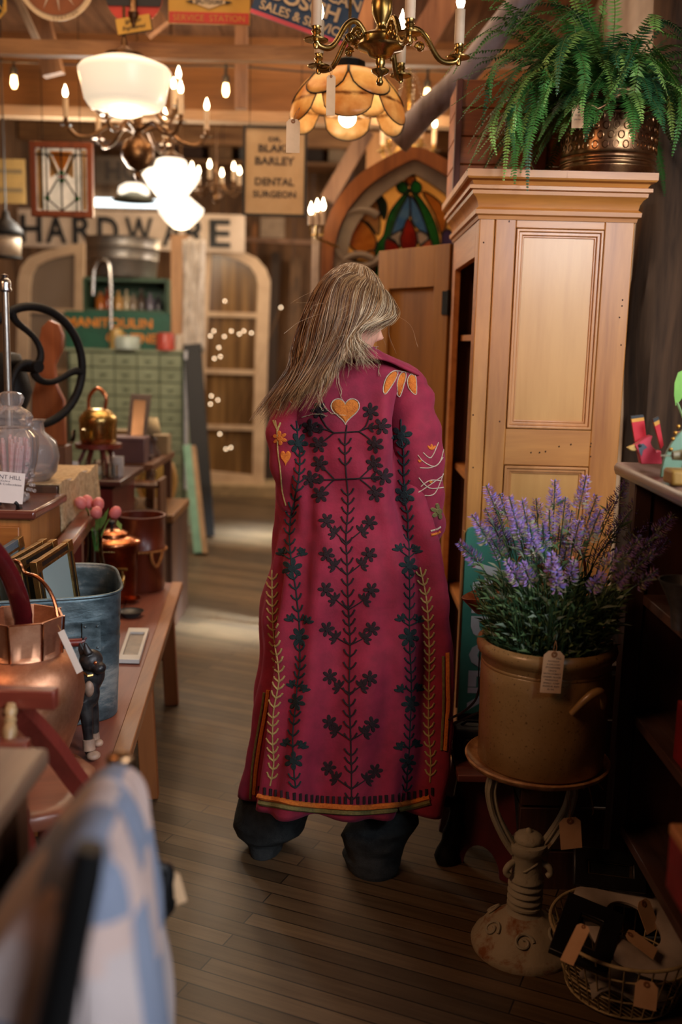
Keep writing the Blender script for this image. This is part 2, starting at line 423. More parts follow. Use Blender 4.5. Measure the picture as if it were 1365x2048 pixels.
# round log brace rising behind the fern
pts = smooth_path([P(795, 285, 4.4), P(850, 225, 4.35), P(915, 165, 4.3), P(1000, 60, 4.25), P(1080, -40, 4.2)], 6)
struct(MB().tube(pts, [0.055 + 0.006 * MN.noise(p * 3) for p in pts], 18), 'trim_%d' % k, M_silver_log); k += 1
# hewn post standing behind the right side of the wardrobe
mb = MB(); rows = []
for i in range(40):
    z = 3.42 * i / 39; row = []
    for j in range(24):
        t = 2 * pi * j / 24; rr = 0.105 + 0.03 * MN.noise(V((cos(t) * 1.5, sin(t) * 1.5, z * 1.6))) + 0.012 * MN.noise(V((cos(t) * 5, sin(t) * 5, z * 5)))
        row.append((1.09 + rr * cos(t), 3.5 + rr * sin(t), z))
    row.append(row[0]); rows.append(row)
mb.grid(rows); struct(mb, 'trim_%d' % k, M_post); k += 1
# wall of warm panelling behind the arch and behind the stack of signs
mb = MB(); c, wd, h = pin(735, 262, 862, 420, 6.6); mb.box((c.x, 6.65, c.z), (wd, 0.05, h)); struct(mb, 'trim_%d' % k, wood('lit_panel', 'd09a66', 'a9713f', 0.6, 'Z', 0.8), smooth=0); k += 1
brace(655, 400, 735, 262, 6.4, 0.09, 0.06, M_joist)
# back partition with high shelf clutter and a horizontal iron rail
mb = MB(); mb.bar(P(470, 478, 10.6), P(640, 486, 10.6), 0.04, 0.04); struct(mb, 'trim_%d' % k, M_joist, smooth=0); k += 1
# bright slot window high in the back wall
WY = 10.98
c, wd, h = pin(172, 396, 334, 416, WY)
struct(MB().box((c.x, WY, c.z), (wd, 0.04, h)), 'window_1', glow('sky_slot', (0.85, 0.97, 1.0), 2.6), smooth=0)
# ================================================================ the woman in the embroidered coat
M_skin = plain('skin', 'd8a58c', 0.5, c2='cb957c', scale=6, spec=0.4)
M_coat = plain('magenta_velvet', '8c1a36', 0.85, c2='78152d', scale=30, bump=0.12, bscale=160, sheen=0.12)
M_coat.node_tree.nodes['Principled BSDF'].inputs['Sheen Tint'].default_value = (.9, .3, .6, 1)
M_jeans = plain('charcoal_denim', '2b3031', 0.9, c2='1b2022', scale=60, bump=0.3, bscale=220)
M_shoe = plain('black_shoe', '15110f', 0.6)
TH_BLK = plain('plum_black_thread', '240c15', 0.85, c2='18060b', scale=120, bump=0.5, bscale=500)
TH_GRN = plain('dark_teal_thread', '122a2c', 0.85, c2='0a1a1c', scale=120, bump=0.5, bscale=500)
TH_ORG = plain('orange_thread', 'e0812a', 0.8, c2='c4621a', scale=150, bump=0.6, bscale=500)
TH_GLD = plain('straw_thread', 'b39a60', 0.85, c2='8f7844', scale=120, bump=0.5, bscale=500)
TH_OLV = plain('olive_thread', '7d7440', 0.85, c2='615a30', scale=120, bump=0.5, bscale=500)
TH_PAL = plain('pale_thread', 'c9b9a4', 0.85, c2='a8987f', scale=120, bump=0.5, bscale=500)
TH_RED = plain('crimson_edge', 'a32332', 0.85, c2='8a1a28', scale=120)

person = thing('person', 'woman with long fair hair seen from behind in a long magenta embroidered coat', 'person', (0.0, 2.6, 0))
YC = 2.64
def interp(tab, y):
    if y <= tab[0][0]: return tab[0][1:]
    for a, b in zip(tab, tab[1:]):
        if y <= b[0]:
            t = (y - a[0]) / (b[0] - a[0]); t = t * t * (3 - 2 * t) * 0.35 + t * 0.65
            return [p + (q - p) * t for p, q in zip(a[1:], b[1:])]
    return tab[-1][1:]
# py, left px, right px, half depth, centre shift in Y
TAB = [(694, 664, 748, .052, -.02), (703, 652, 762, .062, -.02), (715, 634, 790, .075, -.015), (728, 612, 818, .088, -.01), (742, 592, 838, .1, 0), (760, 573, 848, .112, 0), (785, 560, 848, .122, 0),
       (850, 556, 842, .13, 0), (950, 562, 840, .128, 0), (1010, 568, 846, .128, .005), (1060, 564, 862, .135, .01), (1100, 557, 880, .142, .01), (1150, 549, 888, .15, .01),
       (1250, 539, 897, .165, .01), (1350, 531, 901, .178, .01), (1450, 521, 897, .19, .01), (1550, 508, 884, .2, .01), (1610, 499, 872, .205, .01)]
def coat_pt(u, py):      # u: angle, 0 = straight at the camera, + to the right
    lx, rx, dp, dy = interp(TAB, py)
    yc = YC + dy
    bow = 10 * max(0, (py - 1300) / 310) * (cos(u) - 0.25)           # the hem hangs a little lower at the back
    L, Rr = P(lx, py, yc), P(rx, py, yc); z = P((lx + rx) / 2, py + bow + 20 * max(0, (py - 1400) / 210), yc - dp).z - .055 * (1 - cos(u)) * max(0, (py - 1350) / 260)
    L.z = z + .03 * (max(0, py - 1400) / 210); Rr.z = z + .0; L.z = z
    c = (L + Rr) / 2; hx = (Rr - L) / 2
    low = max(0, min(1, (py - 860) / 600)); mid = max(0, min(1, (py - 720) / 120))
    f = 0.022 * low * (sin(u * 7 + 0.9 + 0.4 * sin(py / 170)) + 0.6 * sin(u * 13 + 2 + py / 260)) + 0.010 * mid * sin(u * 4.4 - 0.4 + py / 400)
    f += 0.020 * mid * MN.noise(V((u * 1.8, py / 120, 2.0))) + 0.006 * mid * MN.noise(V((u * 6, py / 50, 5.0)))
    # soft ridge running down right of centre
    f += 0.034 * mid * math.exp(-((u - 0.36) / 0.15) ** 2) - 0.032 * mid * math.exp(-((u - 0.72) / 0.14) ** 2) + .024 * low * math.exp(-((u + .45) / .13) ** 2) - .020 * low * math.exp(-((u + .1) / .12) ** 2)
    s_, c_ = sin(u), cos(u)
    e = 0.86                                                       # slightly boxy section
    sx = math.copysign(abs(s_) ** e, s_); cy = math.copysign(abs(c_) ** e, c_)
    p = c + hx * sx + V((0, -1, 0)) * (dp * cy)
    nrm = V((s_ / max(hx.length, .01) * dp, -c_, 0)).normalized()
    return p + nrm * f
rows = []
NV = 110; NU = 132
for j in range(NV + 1):
    py = 694 + (1610 - 694) * (j / NV) ** 0.92
    rows.append([coat_pt(-2.75 + 5.5 * i / NU, py) for i in range(NU + 1)])
coat_mb = MB().grid(rows)
def sleeve(path, nu=28):
    mb = MB(); pts = smooth_path([V((*P(a, b, Y).xyz,)) for a, b, Y, r in path], 7); rs0 = [q[3] for q in path]
    n = len(pts); rs = []
    for i in range(n):
        t = i / (n - 1) * (len(rs0) - 1); k_ = min(int(t), len(rs0) - 2); rs.append(rs0[k_] + (rs0[k_ + 1] - rs0[k_]) * (t - k_))
    rows = []; X = None
    for i, p in enumerate(pts):
        t = (pts[min(i + 1, n - 1)] - pts[max(i - 1, 0)]).normalized()
        if X is None: X, Y_, _ = frame_from(t)
        else: X = (X - t * X.dot(t)).normalized(); Y_ = t.cross(X)
        row = []
        for k_ in range(nu + 1):
            a = 2 * pi * k_ / nu; d = X * cos(a) + Y_ * sin(a)
            q = p + d * rs[i]; fold = 0.009 * MN.noise(V((q.x * 9, q.y * 9, q.z * 14))) + 0.004 * sin(i * 0.9 + 2 * sin(a))
            row.append(p + d * (rs[i] + fold * min(1, i / 8)))
        rows.append(row)
    mb.grid(rows); return mb
sl_r = sleeve([(805, 778, 2.63, .055), (817, 803, 2.62, .068), (828, 860, 2.61, .069), (837, 930, 2.61, .065), (843, 1000, 2.64, .058), (846, 1045, 2.71, .058), (838, 1072, 2.78, .055)])
sl_l = sleeve([(600, 790, 2.63, .055), (590, 815, 2.62, .064), (586, 865, 2.61, .064), (591, 930, 2.61, .060), (601, 990, 2.64, .06), (612, 1035, 2.71, .055), (628, 1062, 2.78, .052)])
coat = coat_mb.build('coat', M_coat, person, smooth=180, solid=0.003)
coat['label'] = 'long magenta coat covered in floral embroidery'
sleeves = [sl_r.build('sleeve', M_coat, coat, smooth=180, solid=0.003), sl_l.build('sleeve', M_coat, coat, smooth=180, solid=0.003)]
# collar, folded over
cr = [[(618, 738, 2.60), (634, 716, 2.555), (655, 700, 2.53), (704, 694, 2.515), (744, 697, 2.52), (772, 709, 2.545), (803, 724, 2.575), (838, 742, 2.60)],
      [(614, 742, 2.585), (631, 722, 2.535), (654, 710, 2.505), (704, 704, 2.49), (746, 706, 2.495), (776, 715, 2.525), (806, 729, 2.56), (838, 745, 2.59)],
      [(612, 748, 2.575), (630, 731, 2.53), (655, 721, 2.503), (704, 715, 2.488), (748, 715, 2.493), (778, 721, 2.52), (806, 734, 2.555), (838, 749, 2.585)]]
cg = [smooth_path([P(*q) for q in r_], 6) for r_ in cr]
inner = [p + V((0, 0.04, -0.005)) for p in cg[0]]
collar = MB().grid([inner] + cg + [[p + V((0, 0.012, 0.004)) for p in cg[2]]])
collar.tube([p + V((0, -0.001, 0)) for p in cg[2]], 0.0028, 6)
collar.build('collar', M_coat, coat, smooth=70, solid=0.003)

# ---- embroidery laid on the cloth
bv = MB(); 
for q in (coat_mb, sl_r, sl_l):
    bv.add(q.v, q.f)
BV = BVHTree.FromPolygons([V(p) for p in bv.v], [tuple(f) for f in bv.f])
def on_cloth(px, py, off=0.0025):
    d = ray(px, py).normalized(); loc, n, idx, dist = BV.ray_cast(CP, d)
    if loc is None: return None
    if n.dot(d) > 0: n = -n
    return loc + n * off
def thread(mb, pts, wpx=3.0, mat=None, step=4):
    out = []
    for (a, b) in zip(pts, pts[1:]):
        k_ = max(1, int(math.hypot(b[0] - a[0], b[1] - a[1]) / step))
        for i in range(k_): out.append((a[0] + (b[0] - a[0]) * i / k_, a[1] + (b[1] - a[1]) * i / k_))
    out.append(pts[-1]); ps = [on_cloth(*q) for q in out]; run = []
    for p in ps + [None]:
        if p is None or (run and (p - run[-1]).length > 0.05):
            if len(run) > 1: mb.tube(run, wpx / 2 / 780, 6, mat=mat)
            run = [] if p is None else [p]
        else: run.append(p)
def sm2(pts, n=5):
    return [(p.x, p.y) for p in smooth_path([V((a, b, 0)) for a, b in pts], n)]
def patch(mb, cx, cy, outline, mat=None, rise=0.004):
    c = on_cloth(cx, cy, rise)
    if c is None: return
    ring_ = []; mid = []
    for a, b in outline:
        p = on_cloth(cx + a, cy + b, 0.0015); q = on_cloth(cx + a * .8, cy + b * .8, rise)
        if p is None or q is None or (p - c).length > 0.06: return
        ring_.append(p); mid.append(q)
    n = len(ring_); vs = ring_ + mid + [c]
    mb.add(vs, [(i, (i + 1) % n, n + (i + 1) % n, n + i) for i in range(n)] + [(n + i, n + (i + 1) % n, 2 * n) for i in range(n)], mat)
def flower(mb, x, y, r=15, rot=0.0, mat=None, petals=6):
    r *= 1.12
    for k_ in range(petals):
        a = rot + 2 * pi * k_ / petals; cx, cy = cos(a) * r * 0.62, sin(a) * r * 0.62; o = []
        for i in range(9):
            t = 2 * pi * i / 9; ex, ey = cos(t) * r * .40, sin(t) * r * .26; o.append((ex * cos(a) - ey * sin(a), ex * sin(a) + ey * cos(a)))
        patch(mb, x + cx, y + cy, o, mat)
    patch(mb, x, y, [(cos(2 * pi * i / 8) * r * .4, sin(2 * pi * i / 8) * r * .4) for i in range(8)], mat, 0.005)
def tulip(mb, x, y, ang, r=12, mat=None):
    r *= 1.15
    for da in (-0.75, 0, 0.75):
        a = ang + da; o = []
        for i in range(9):
            t = 2 * pi * i / 9; ex, ey = cos(t) * r * .55, sin(t) * r * .22; o.append((ex * cos(a) - ey * sin(a), ex * sin(a) + ey * cos(a)))
        patch(mb, x + cos(a) * r * .5, y + sin(a) * r * .5, o, mat)
def fern_stem(mb, pts, step=17, arm=15, wd=2.6, mat=None, skip=()):
    sp = sm2(pts, 8); thread(mb, sp, wd, mat); acc = 0; last = sp[0]
    for a, b in zip(sp, sp[1:]):
        acc += math.hypot(b[0] - a[0], b[1] - a[1])
        if acc >= step:
            acc = 0
            if any(abs(b[1] - s_) < 16 for s_ in skip): continue
            dx, dy = b[0] - a[0], b[1] - a[1]; l = math.hypot(dx, dy); dx /= l; dy /= l
            for sg in (-1, 1):
                ex, ey = b[0] - dx * arm * .98 + sg * dy * arm * -.84, b[1] - dy * arm * .98 + sg * dx * arm * .84
                thread(mb, [b, ((b[0] + ex) / 2 + sg * -dy * 1.5, (b[1] + ey) / 2 + 1), (ex, ey)], wd * 1.25, mat)
eb = MB()    # plum-black centre motif
cst = [(694, 850), (691, 880), (692, 930), (697, 1000), (693, 1075), (695, 1130), (698, 1215), (702, 1290), (700, 1390), (703, 1480), (704, 1600)]
fern_stem(eb, cst, 17, 15, 3.0, skip=(863, 957))
for (y0, x0, ll, rr) in ((864, 694, 668, 720), (957, 695, 669, 721)):
    thread(eb, sm2([(ll, y0 + 1), (x0, y0), (rr, y0 - 1)]), 3.4)
for arms in ([(668, 865), (652, 850), (640, 826)], [(668, 864), (650, 858), (630, 855)], [(668, 866), (655, 877), (644, 884)], [(720, 863), (734, 850), (741, 828)], [(720, 862), (740, 855), (758, 853)], [(720, 864), (735, 874), (746, 884)],
             [(669, 956), (655, 942), (645, 932)], [(669, 958), (650, 959), (630, 958)], [(669, 959), (655, 972), (645, 984)], [(721, 955), (735, 942), (745, 932)], [(721, 956), (740, 955), (760, 954)], [(721, 958), (736, 970), (748, 981)]):
    thread(eb, sm2(arms), 3.2)
for i, (x, y) in enumerate([(640, 821), (622, 855), (638, 889), (742, 823), (764, 853), (751, 889), (640, 927), (622, 958), (641, 989), (749, 927), (768, 953), (752, 987)]): flower(eb, x, y, 16, i * .5)
for x, y, a in ((648, 857, pi), (738, 855, 0), (648, 958, pi), (743, 954, 0)): tulip(eb, x, y, a, 12)
for (jy, jx, fl, fr, bl, br_) in ((1085, 694, (654, 1042), (740, 1045), (672, 1066), (722, 1063)), (1150, 695, (654, 1109), (739, 1109), (672, 1131), (722, 1129)), (1219, 698, (652, 1179), (743, 1180), (672, 1199), (727, 1200)),
                               (1290, 702, (654, 1258), (744, 1258), (674, 1275), (728, 1276)), (1386, 701, (660, 1353), (740, 1357), (681, 1374), (722, 1373)), (1479, 703, (660, 1445), (744, 1448), (676, 1462), (727, 1465)), (1578, 704, (658, 1536), (751, 1542), (676, 1557), (731, 1559))):
    for f_, b_2, sg in ((fl, bl, -1), (fr, br_, 1)):
        thread(eb, sm2([(jx, jy), b_2, f_]), 2.8); flower(eb, f_[0], f_[1], 14.5, jy)
        tulip(eb, b_2[0], b_2[1], -pi / 2 + sg * .15, 13); tulip(eb, b_2[0] + sg * 1, b_2[1] + 3, (0 if sg > 0 else pi), 13)
for t in range(31):       # row of dashes above the border
    x = 519 + (866 - 519) * t / 30; y = 1580 + 21 * (1 - ((x - 700) / 180) ** 2); thread(eb, [(x, y - 8), (x, y + 6)], 7)
eb.build('embroidery', TH_BLK, coat)['label'] = 'plum-black stitched flowers climbing the centre back'
ed = MB()
fern_stem(ed, [(593, 842), (597, 886), (601, 914), (598, 960), (590, 1001), (583, 1030), (581, 1076), (585, 1137), (591, 1172), (598, 1230), (600, 1274), (602, 1330), (597, 1365), (594, 1404), (588, 1465), (588, 1521), (591, 1575)], 16, 13, 3.2, skip=(886, 1137, 1274, 1404, 1521))
fern_stem(ed, [(803, 838), (804, 872), (809, 914), (810, 989), (817, 1030), (817, 1082), (817, 1132), (818, 1188), (818, 1275), (821, 1355), (821, 1408), (819, 1454), (816, 1523), (814, 1582)], 16, 13, 3.2, skip=(872, 989, 1132, 1275, 1408, 1523))
for x, y, r in ((597, 886, 19), (585, 1137, 19), (599, 1274, 18), (594, 1404, 16), (588, 1521, 17), (804, 872, 20), (810, 989, 20), (817, 1132, 18), (818, 1275, 19), (821, 1408, 17), (816, 1523, 16)): flower(ed, x, y, r, x)
for x, y, a in ((567, 1106, -2.2), (602, 1106, -.9), (583, 1238, -2.2), (614, 1242, -.9), (586, 1370, -2), (607, 1379, -1), (575, 1487, -2.2), (603, 1492, -.9), (799, 1098, -2.2), (832, 1101, -.9), (804, 1238, -2.2), (835, 1240, -.9), (803, 1379, -2.2), (836, 1377, -.9), (802, 1494, -2.2), (832, 1489, -.9)):
    tulip(ed, x, y + 3, a, 13); flower(ed, x, y - 2, 8, x, petals=5)
for x0, y0, x1, y1 in ((581, 1118, 567, 1109), (584, 1118, 602, 1109), (817, 1115, 800, 1102), (817, 1115, 832, 1105), (818, 1252, 804, 1242), (818, 1252, 835, 1244)): thread(ed, [(x0, y0), (x1, y1)], 3)
ed.build('embroidery', TH_GRN, coat)['label'] = 'dark teal stitched flower columns at left and right'
eg = MB()
fern_stem(eg, [(546, 1140), (546, 1205), (549, 1269), (558, 1333), (557, 1373), (548, 1421), (546, 1483), (548, 1527), (541, 1571)], 15, 13, 3.4)
fern_stem(eg, [(841, 1134), (854, 1198), (859, 1269), (860, 1335), (859, 1391), (859, 1465), (863, 1520), (861, 1564)], 15, 13, 3.4)
thread(eg, sm2([(552, 842), (556, 866), (557, 900), (562, 940), (566, 980), (573, 1010)]), 3.2); thread(eg, [(556, 862), (562, 846)], 4); thread(eg, [(554, 856), (548, 842)], 4)
eg.build('embroidery', TH_GLD, coat)['label'] = 'straw-coloured stitched vines near both side seams'
eo = MB()
def heart(k_): return [(16 * sin(t) ** 3 * k_, -(13 * cos(t) - 5 * cos(2 * t) - 2 * cos(3 * t) - cos(4 * t)) * k_) for t in [2 * pi * i / 40 for i in range(40)]]
patch(eo, 691, 819, heart(1.72), rise=0.006)
patch(eo, 572, 914, [(a * .62, b) for a, b in heart(1.05)], rise=0.005)
def feather(mb, x0, y0, x1, y1, w_):
    dx, dy = x1 - x0, y1 - y0; l = math.hypot(dx, dy); dx /= l; dy /= l; o = []
    for i in range(20):
        t = 2 * pi * i / 20; a = cos(t) * l / 2; b = sin(t) * w_ * (1 + .25 * cos(t)) + 3 * (1 - (a / (l / 2)) ** 2) - 2
        o.append((dx * -a - dy * b, dy * -a + dx * b))
    patch(mb, (x0 + x1) / 2, (y0 + y1) / 2, o, rise=0.005); return o
fs_ = [(790, 743, 768, 786, 7.5), (806, 745, 798, 792, 7.5), (822, 750, 829, 789, 8), (602, 762, 606, 790, 6), (582, 772, 584, 806, 7), (563, 782, 556, 818, 7)]
outs = [(((a + c) / 2), ((b + d) / 2), feather(eo, a, b, c, d, e)) for a, b, c, d, e in fs_]
flower(eo, 561, 876, 13, .4, petals=6)
tulip(eo, 863, 900, -pi / 2, 10); patch(eo, 840, 922, heart(.25)); patch(eo, 861, 963, heart(.25))
thread(eo, sm2([(513, 1591), (560, 1600), (605, 1608), (711, 1615), (806, 1607), (861, 1594)]), 12)
thread(eo, sm2([(538, 1380), (533, 1420), (522, 1480), (514, 1535), (509, 1588)]), 9)
thread(eo, sm2([(862, 1070), (871, 1068), (880, 1062)]), 6)
thread(eo, sm2([(895, 1305), (896, 1340), (897, 1400), (891, 1500)]), 9)
eo.build('embroidery', TH_ORG, coat)['label'] = 'orange stitched heart, feathers and border'
ew = MB()
thread(ew, [(691 + a, 819 + b) for a, b in heart(1.78)], 2.4)
for cx_, cy_, o in outs: thread(ew, [(cx_ + a * 1.08, cy_ + b * 1.08) for a, b in o] + [(cx_ + o[0][0] * 1.08, cy_ + o[0][1] * 1.08)], 2.2)
thread(ew, sm2([(790, 742), (806, 743), (822, 747), (830, 760)]), 2.2)
for pts_ in ([(836, 910), (850, 925), (870, 932), (885, 915)], [(840, 935), (860, 935), (878, 925), (886, 900)], [(838, 955), (858, 975), (886, 975)], [(836, 985), (858, 970), (886, 950)], [(842, 972), (860, 960), (886, 962)], [(846, 905), (862, 915), (876, 885)], [(850, 990), (870, 985), (888, 940)]):
    thread(ew, sm2(pts_), 2.2)
thread(ew, sm2([(861, 1062), (871, 1059), (881, 1053)]), 4)
ew.build('embroidery', TH_PAL, coat)['label'] = 'pale outline stitching and net pattern on the sleeve'
eh = MB()
thread(eh, sm2([(508, 1602), (560, 1612), (605, 1618), (711, 1625), (806, 1617), (862, 1603)]), 11)
thread(eh, sm2([(530, 1385), (525, 1420), (514, 1480), (506, 1535), (502, 1597)]), 6)
thread(eh, sm2([(887, 1312), (888, 1400), (884, 1500)]), 6)
flower(eh, 877, 1022, 15, 0.3, petals=6)
eh.build('embroidery', TH_OLV, coat)['label'] = 'olive border stripe'

# ---- jeans: wide legs bunching over the shoes
def leg_loft(rows_, yc0, knee=1637, squeeze=.6):
    rows = []; rows_ = [(py if py < knee else knee + (py - knee) * squeeze, *r_) for py, *r_ in rows_]
    for (py, lx, rx, dp, dy) in rows_:
        L, Rr = P(lx, py, yc0 + dy), P(rx, py, yc0 + dy); c = (L + Rr) / 2; hx = (Rr - L).length / 2
        row = []
        for i in range(41):
            a = 2 * pi * i / 40; p = V((c.x + hx * cos(a), c.y + dp * sin(a), c.z))
            w_ = 0.016 * MN.noise(V((p.x * 8, p.y * 8, p.z * 26))) + 0.006 * MN.noise(V((p.x * 30, p.y * 30, p.z * 50)))
            row.append(p + V((cos(a), sin(a), 0)) * w_)
        rows.append(row)
    out = []                      # finer in height
    for r0, r1 in zip(rows, rows[1:]):
        for k_ in range(4): out.append([a.lerp(b, k_ / 4) for a, b in zip(r0, r1)])
    out.append(rows[-1]); return out
lg1 = leg_loft([(1380, 560, 690, .09, 0), (1480, 510, 660, .1, 0), (1549, 488, 632, .105, 0), (1600, 472, 624, .105, 0), (1637, 467, 617, .105, 0), (1660, 470, 612, .1, 0), (1674, 477, 594, .095, 0), (1684, 484, 576, .09, 0), (1692, 489, 570, .088, 0), (1700, 492, 566, .088, 0), (1712, 494, 563, .088, 0), (1722, 497, 561, .09, 0), (1724, 505, 552, .08, 0)], 2.70)
lg2 = leg_loft([(1380, 680, 820, .08, .03), (1480, 700, 835, .085, .03), (1560, 712, 845, .09, .02), (1615, 712, 841, .09, .015), (1640, 703, 834, .1, 0), (1660, 692, 827, .1, 0), (1680, 688, 816, .095, 0), (1700, 688, 806, .092, 0), (1720, 692, 803, .09, 0), (1732, 690, 801, .092, 0), (1745, 693, 797, .094, 0), (1754, 697, 790, .094, 0), (1758, 706, 780, .085, 0)], 2.60, 1640, .79)
jm = MB().grid(lg1).grid(lg2)
jm.build('jeans', M_jeans, person, smooth=180)['label'] = 'dark charcoal wide-leg jeans'
for px, py, y in ((529, 1727, 2.74), (744, 1762, 2.62)):
    c = V((-.185 if px < 600 else .115, 2.76 if px < 600 else 2.66, 0)); sm = MB()
    sm.lathe([(0.0, 0.004), (.037, 0.004), (.041, .012), (.04, .03), (.034, .055), (.02, .07), (0, .075)], (0, 0, 0), 20, Matrix.Translation((c.x, c.y, 0)) @ Matrix.Diagonal((1, 2.7, 1, 1)))
    sm.build('shoe', M_shoe, person, smooth=60)

# ---- body: one continuous skin
def head_mesh(C, yaw, pitch, roll):
    rows = []; N, Mv = 72, 60
    for j in range(Mv + 1):
        t = pi * j / Mv; row = []
        for i in range(N):
            a = 2 * pi * i / N; x, y, z = sin(t) * cos(a), sin(t) * sin(a), cos(t)
            sx = 0.074 - 0.013 * max(0, -z); sy = 0.093 if y < 0 else 0.088; p = V((x * sx, y * sy, z * 0.115))
            if z < -0.2: p.y += 0.018 * (-z - 0.2) * (1 if y > 0 else .2); p.x *= 1 - 0.16 * (-z - .2)
            if y > 0:
                fx, zz = p.x, p.z
                g = lambda x0, z0, sx_, sz_: math.exp(-((abs(fx) - x0) / sx_) ** 2 - ((zz - z0) / sz_) ** 2)
                p.y += 0.026 * g(0, -0.034, .012, .013) + 0.012 * g(0, -0.014, .010, .02)    # nose
                p.y += 0.006 * g(0.02, 0.022, .03, .012) - 0.010 * g(0.032, 0.002, .014, .012)  # brow, eye sockets
                p.y += 0.008 * g(0, -0.062, .020, .006) + 0.007 * g(0, -0.073, .017, .006) - 0.004 * g(0, -0.068, .02, .003)
                p.y += 0.013 * g(0, -0.098, .022, .014) + 0.006 * g(.04, -0.035, .02, .022)
            row.append(p)
        rows.append(row)
    Mx = Matrix.Translation(C) @ Euler((pitch, roll, yaw), 'XYZ').to_matrix().to_4x4()
    vs = [Mx @ p for r_ in rows for p in r_]; fs = []
    for j in range(Mv):
        for i in range(N): k_ = (i + 1) % N; fs.append((j * N + i, (j + 1) * N + i, (j + 1) * N + k_, j * N + k_))
    return vs, fs, Mx
HC = P(699, 628, 2.58)
hv, hf, HM = head_mesh(HC, R(-62), R(-14), R(0))
bm_ = MB().add(hv, hf)
def limb(path, n=16):
    pts = [V(p[:3]) for p in path]; sp = smooth_path(pts, 5); rs = []
    for i in range(len(sp)):
        t = i / 5; k_ = min(int(t), len(path) - 2); rs.append(path[k_][3] + (path[k_ + 1][3] - path[k_][3]) * (t - k_))
    bm_.tube(sp, rs, n)
neckb = V((HC.x - .005, 2.60, HC.z - .16))
limb([(*(HC + V((-.015, 0, -.05))), .052), (*(HC + V((-.03, .01, -.10))), .05), (*neckb, .056), (neckb.x, 2.63, neckb.z - .06, .055)])
cx = .035
for dx, r_, z0 in ((0, .115, 1.30), ): pass
for o_ in (-.055, .055):
    limb([(cx + o_ * .6, 2.64, 1.37, .06), (cx + o_, 2.65, 1.25, .078), (cx + o_ * .8, 2.65, 1.08, .07), (cx + o_, 2.65, .95, .08), (cx + o_, 2.66, .84, .08)])
for sg in (-1, 1):
    limb([(cx, 2.64, 1.33, .05), (cx + sg * .08, 2.64, 1.33, .048), (cx + sg * .14, 2.63, 1.30, .045), (cx + sg * .16, 2.62, 1.18, .042), (cx + sg * .165, 2.65, 1.06, .038), (cx + sg * .13, 2.78, 1.0, .033), (cx + sg * .085, 2.88, 1.0, .026)])
    hb = V((cx + sg * .085, 2.89, 1.0)); hd = V((-sg * .5, .85, .1)).normalized(); sd = hd.cross(V((0, 0, 1))).normalized(); upd = sd.cross(hd)
    limb([(*hb, .026), (*(hb + hd * .04), .032), (*(hb + hd * .085), .03)])
    for q in range(4):
        o = upd * (0.027 - 0.018 * q); L = (.07, .078, .073, .058)[q]; b0 = hb + hd * .08 + o; crl = sd * (-sg)
        bm_.tube(smooth_path([b0, b0 + hd * L * .4, b0 + hd * L * .72 + crl * L * .25, b0 + hd * L * .8 + crl * L * .6], 3), [.0085] * 7 + [.008] * 2 + [.007], 8)
    bm_.tube(smooth_path([hb + hd * .03 + upd * .025, hb + hd * .06 + upd * .05, hb + hd * .095 + upd * .055], 3), [.011, .0105, .01, .01, .009, .0085, .008], 8)
    fx = (-0.185 if sg < 0 else 0.115)
    fy = 2.70 if sg < 0 else 2.60
    limb([(cx + sg * .06, 2.64, .86, .085), (cx + sg * .085, 2.65, .7, .08), ((cx + sg * .09 + fx) / 2, (2.64 + fy) / 2, .48, .055), (fx, fy, .3, .04), (fx, fy, .1, .03), (fx, fy + .01, .05, .032), (fx, fy + .1, .035, .03)])
body = bm_.build('body', M_skin, person, smooth=180)
rm = body.modifiers.new('remesh', 'REMESH'); rm.mode = 'VOXEL'; rm.voxel_size = 0.0045; rm.use_smooth_shade = True
smm = body.modifiers.new('smooth', 'SMOOTH'); smm.iterations = 2
# eyes, brows and lips of the turned face
ey = MB()
for sg in (-1, 1):
    e = HM @ V((sg * .031, .081, .001)); ey.sph(e, .0105, 14, 10)
ey.build('eye', plain('eye_white', 'cfc8c0', 0.2), body)
ls = MB()
for sg in (-1, 1):
    for i in range(22):
        t = i / 21; a = V((sg * (.031 - .014 + .03 * t), .091 - .010 * abs(t - .4), .006 + .004 * sin(pi * t))); b = a + V((sg * .004 * (t - .3), .009, .001)); ls.tube([HM @ a, HM @ ((a + b) / 2 + V((0, 0, -.001))), HM @ b], [.0006, .0005, .0002], 4)
ls.build('eyelash', plain('lash_brown', '1d1410', 0.6), body)
lp = MB(); 
for dz, r_ in ((-.0625, .0042), (-.0715, .0048)):
    lp.tube([HM @ V((x, .0945 - 6 * x * x, dz + abs(x) * .12)) for x in [(-.022 + .044 * i / 10) for i in range(11)]], [r_ * (1 - .75 * abs(i - 5) / 5) for i in range(11)], 8)
lp.build('lips', plain('lip_rose', 'a85c55', 0.4), body)

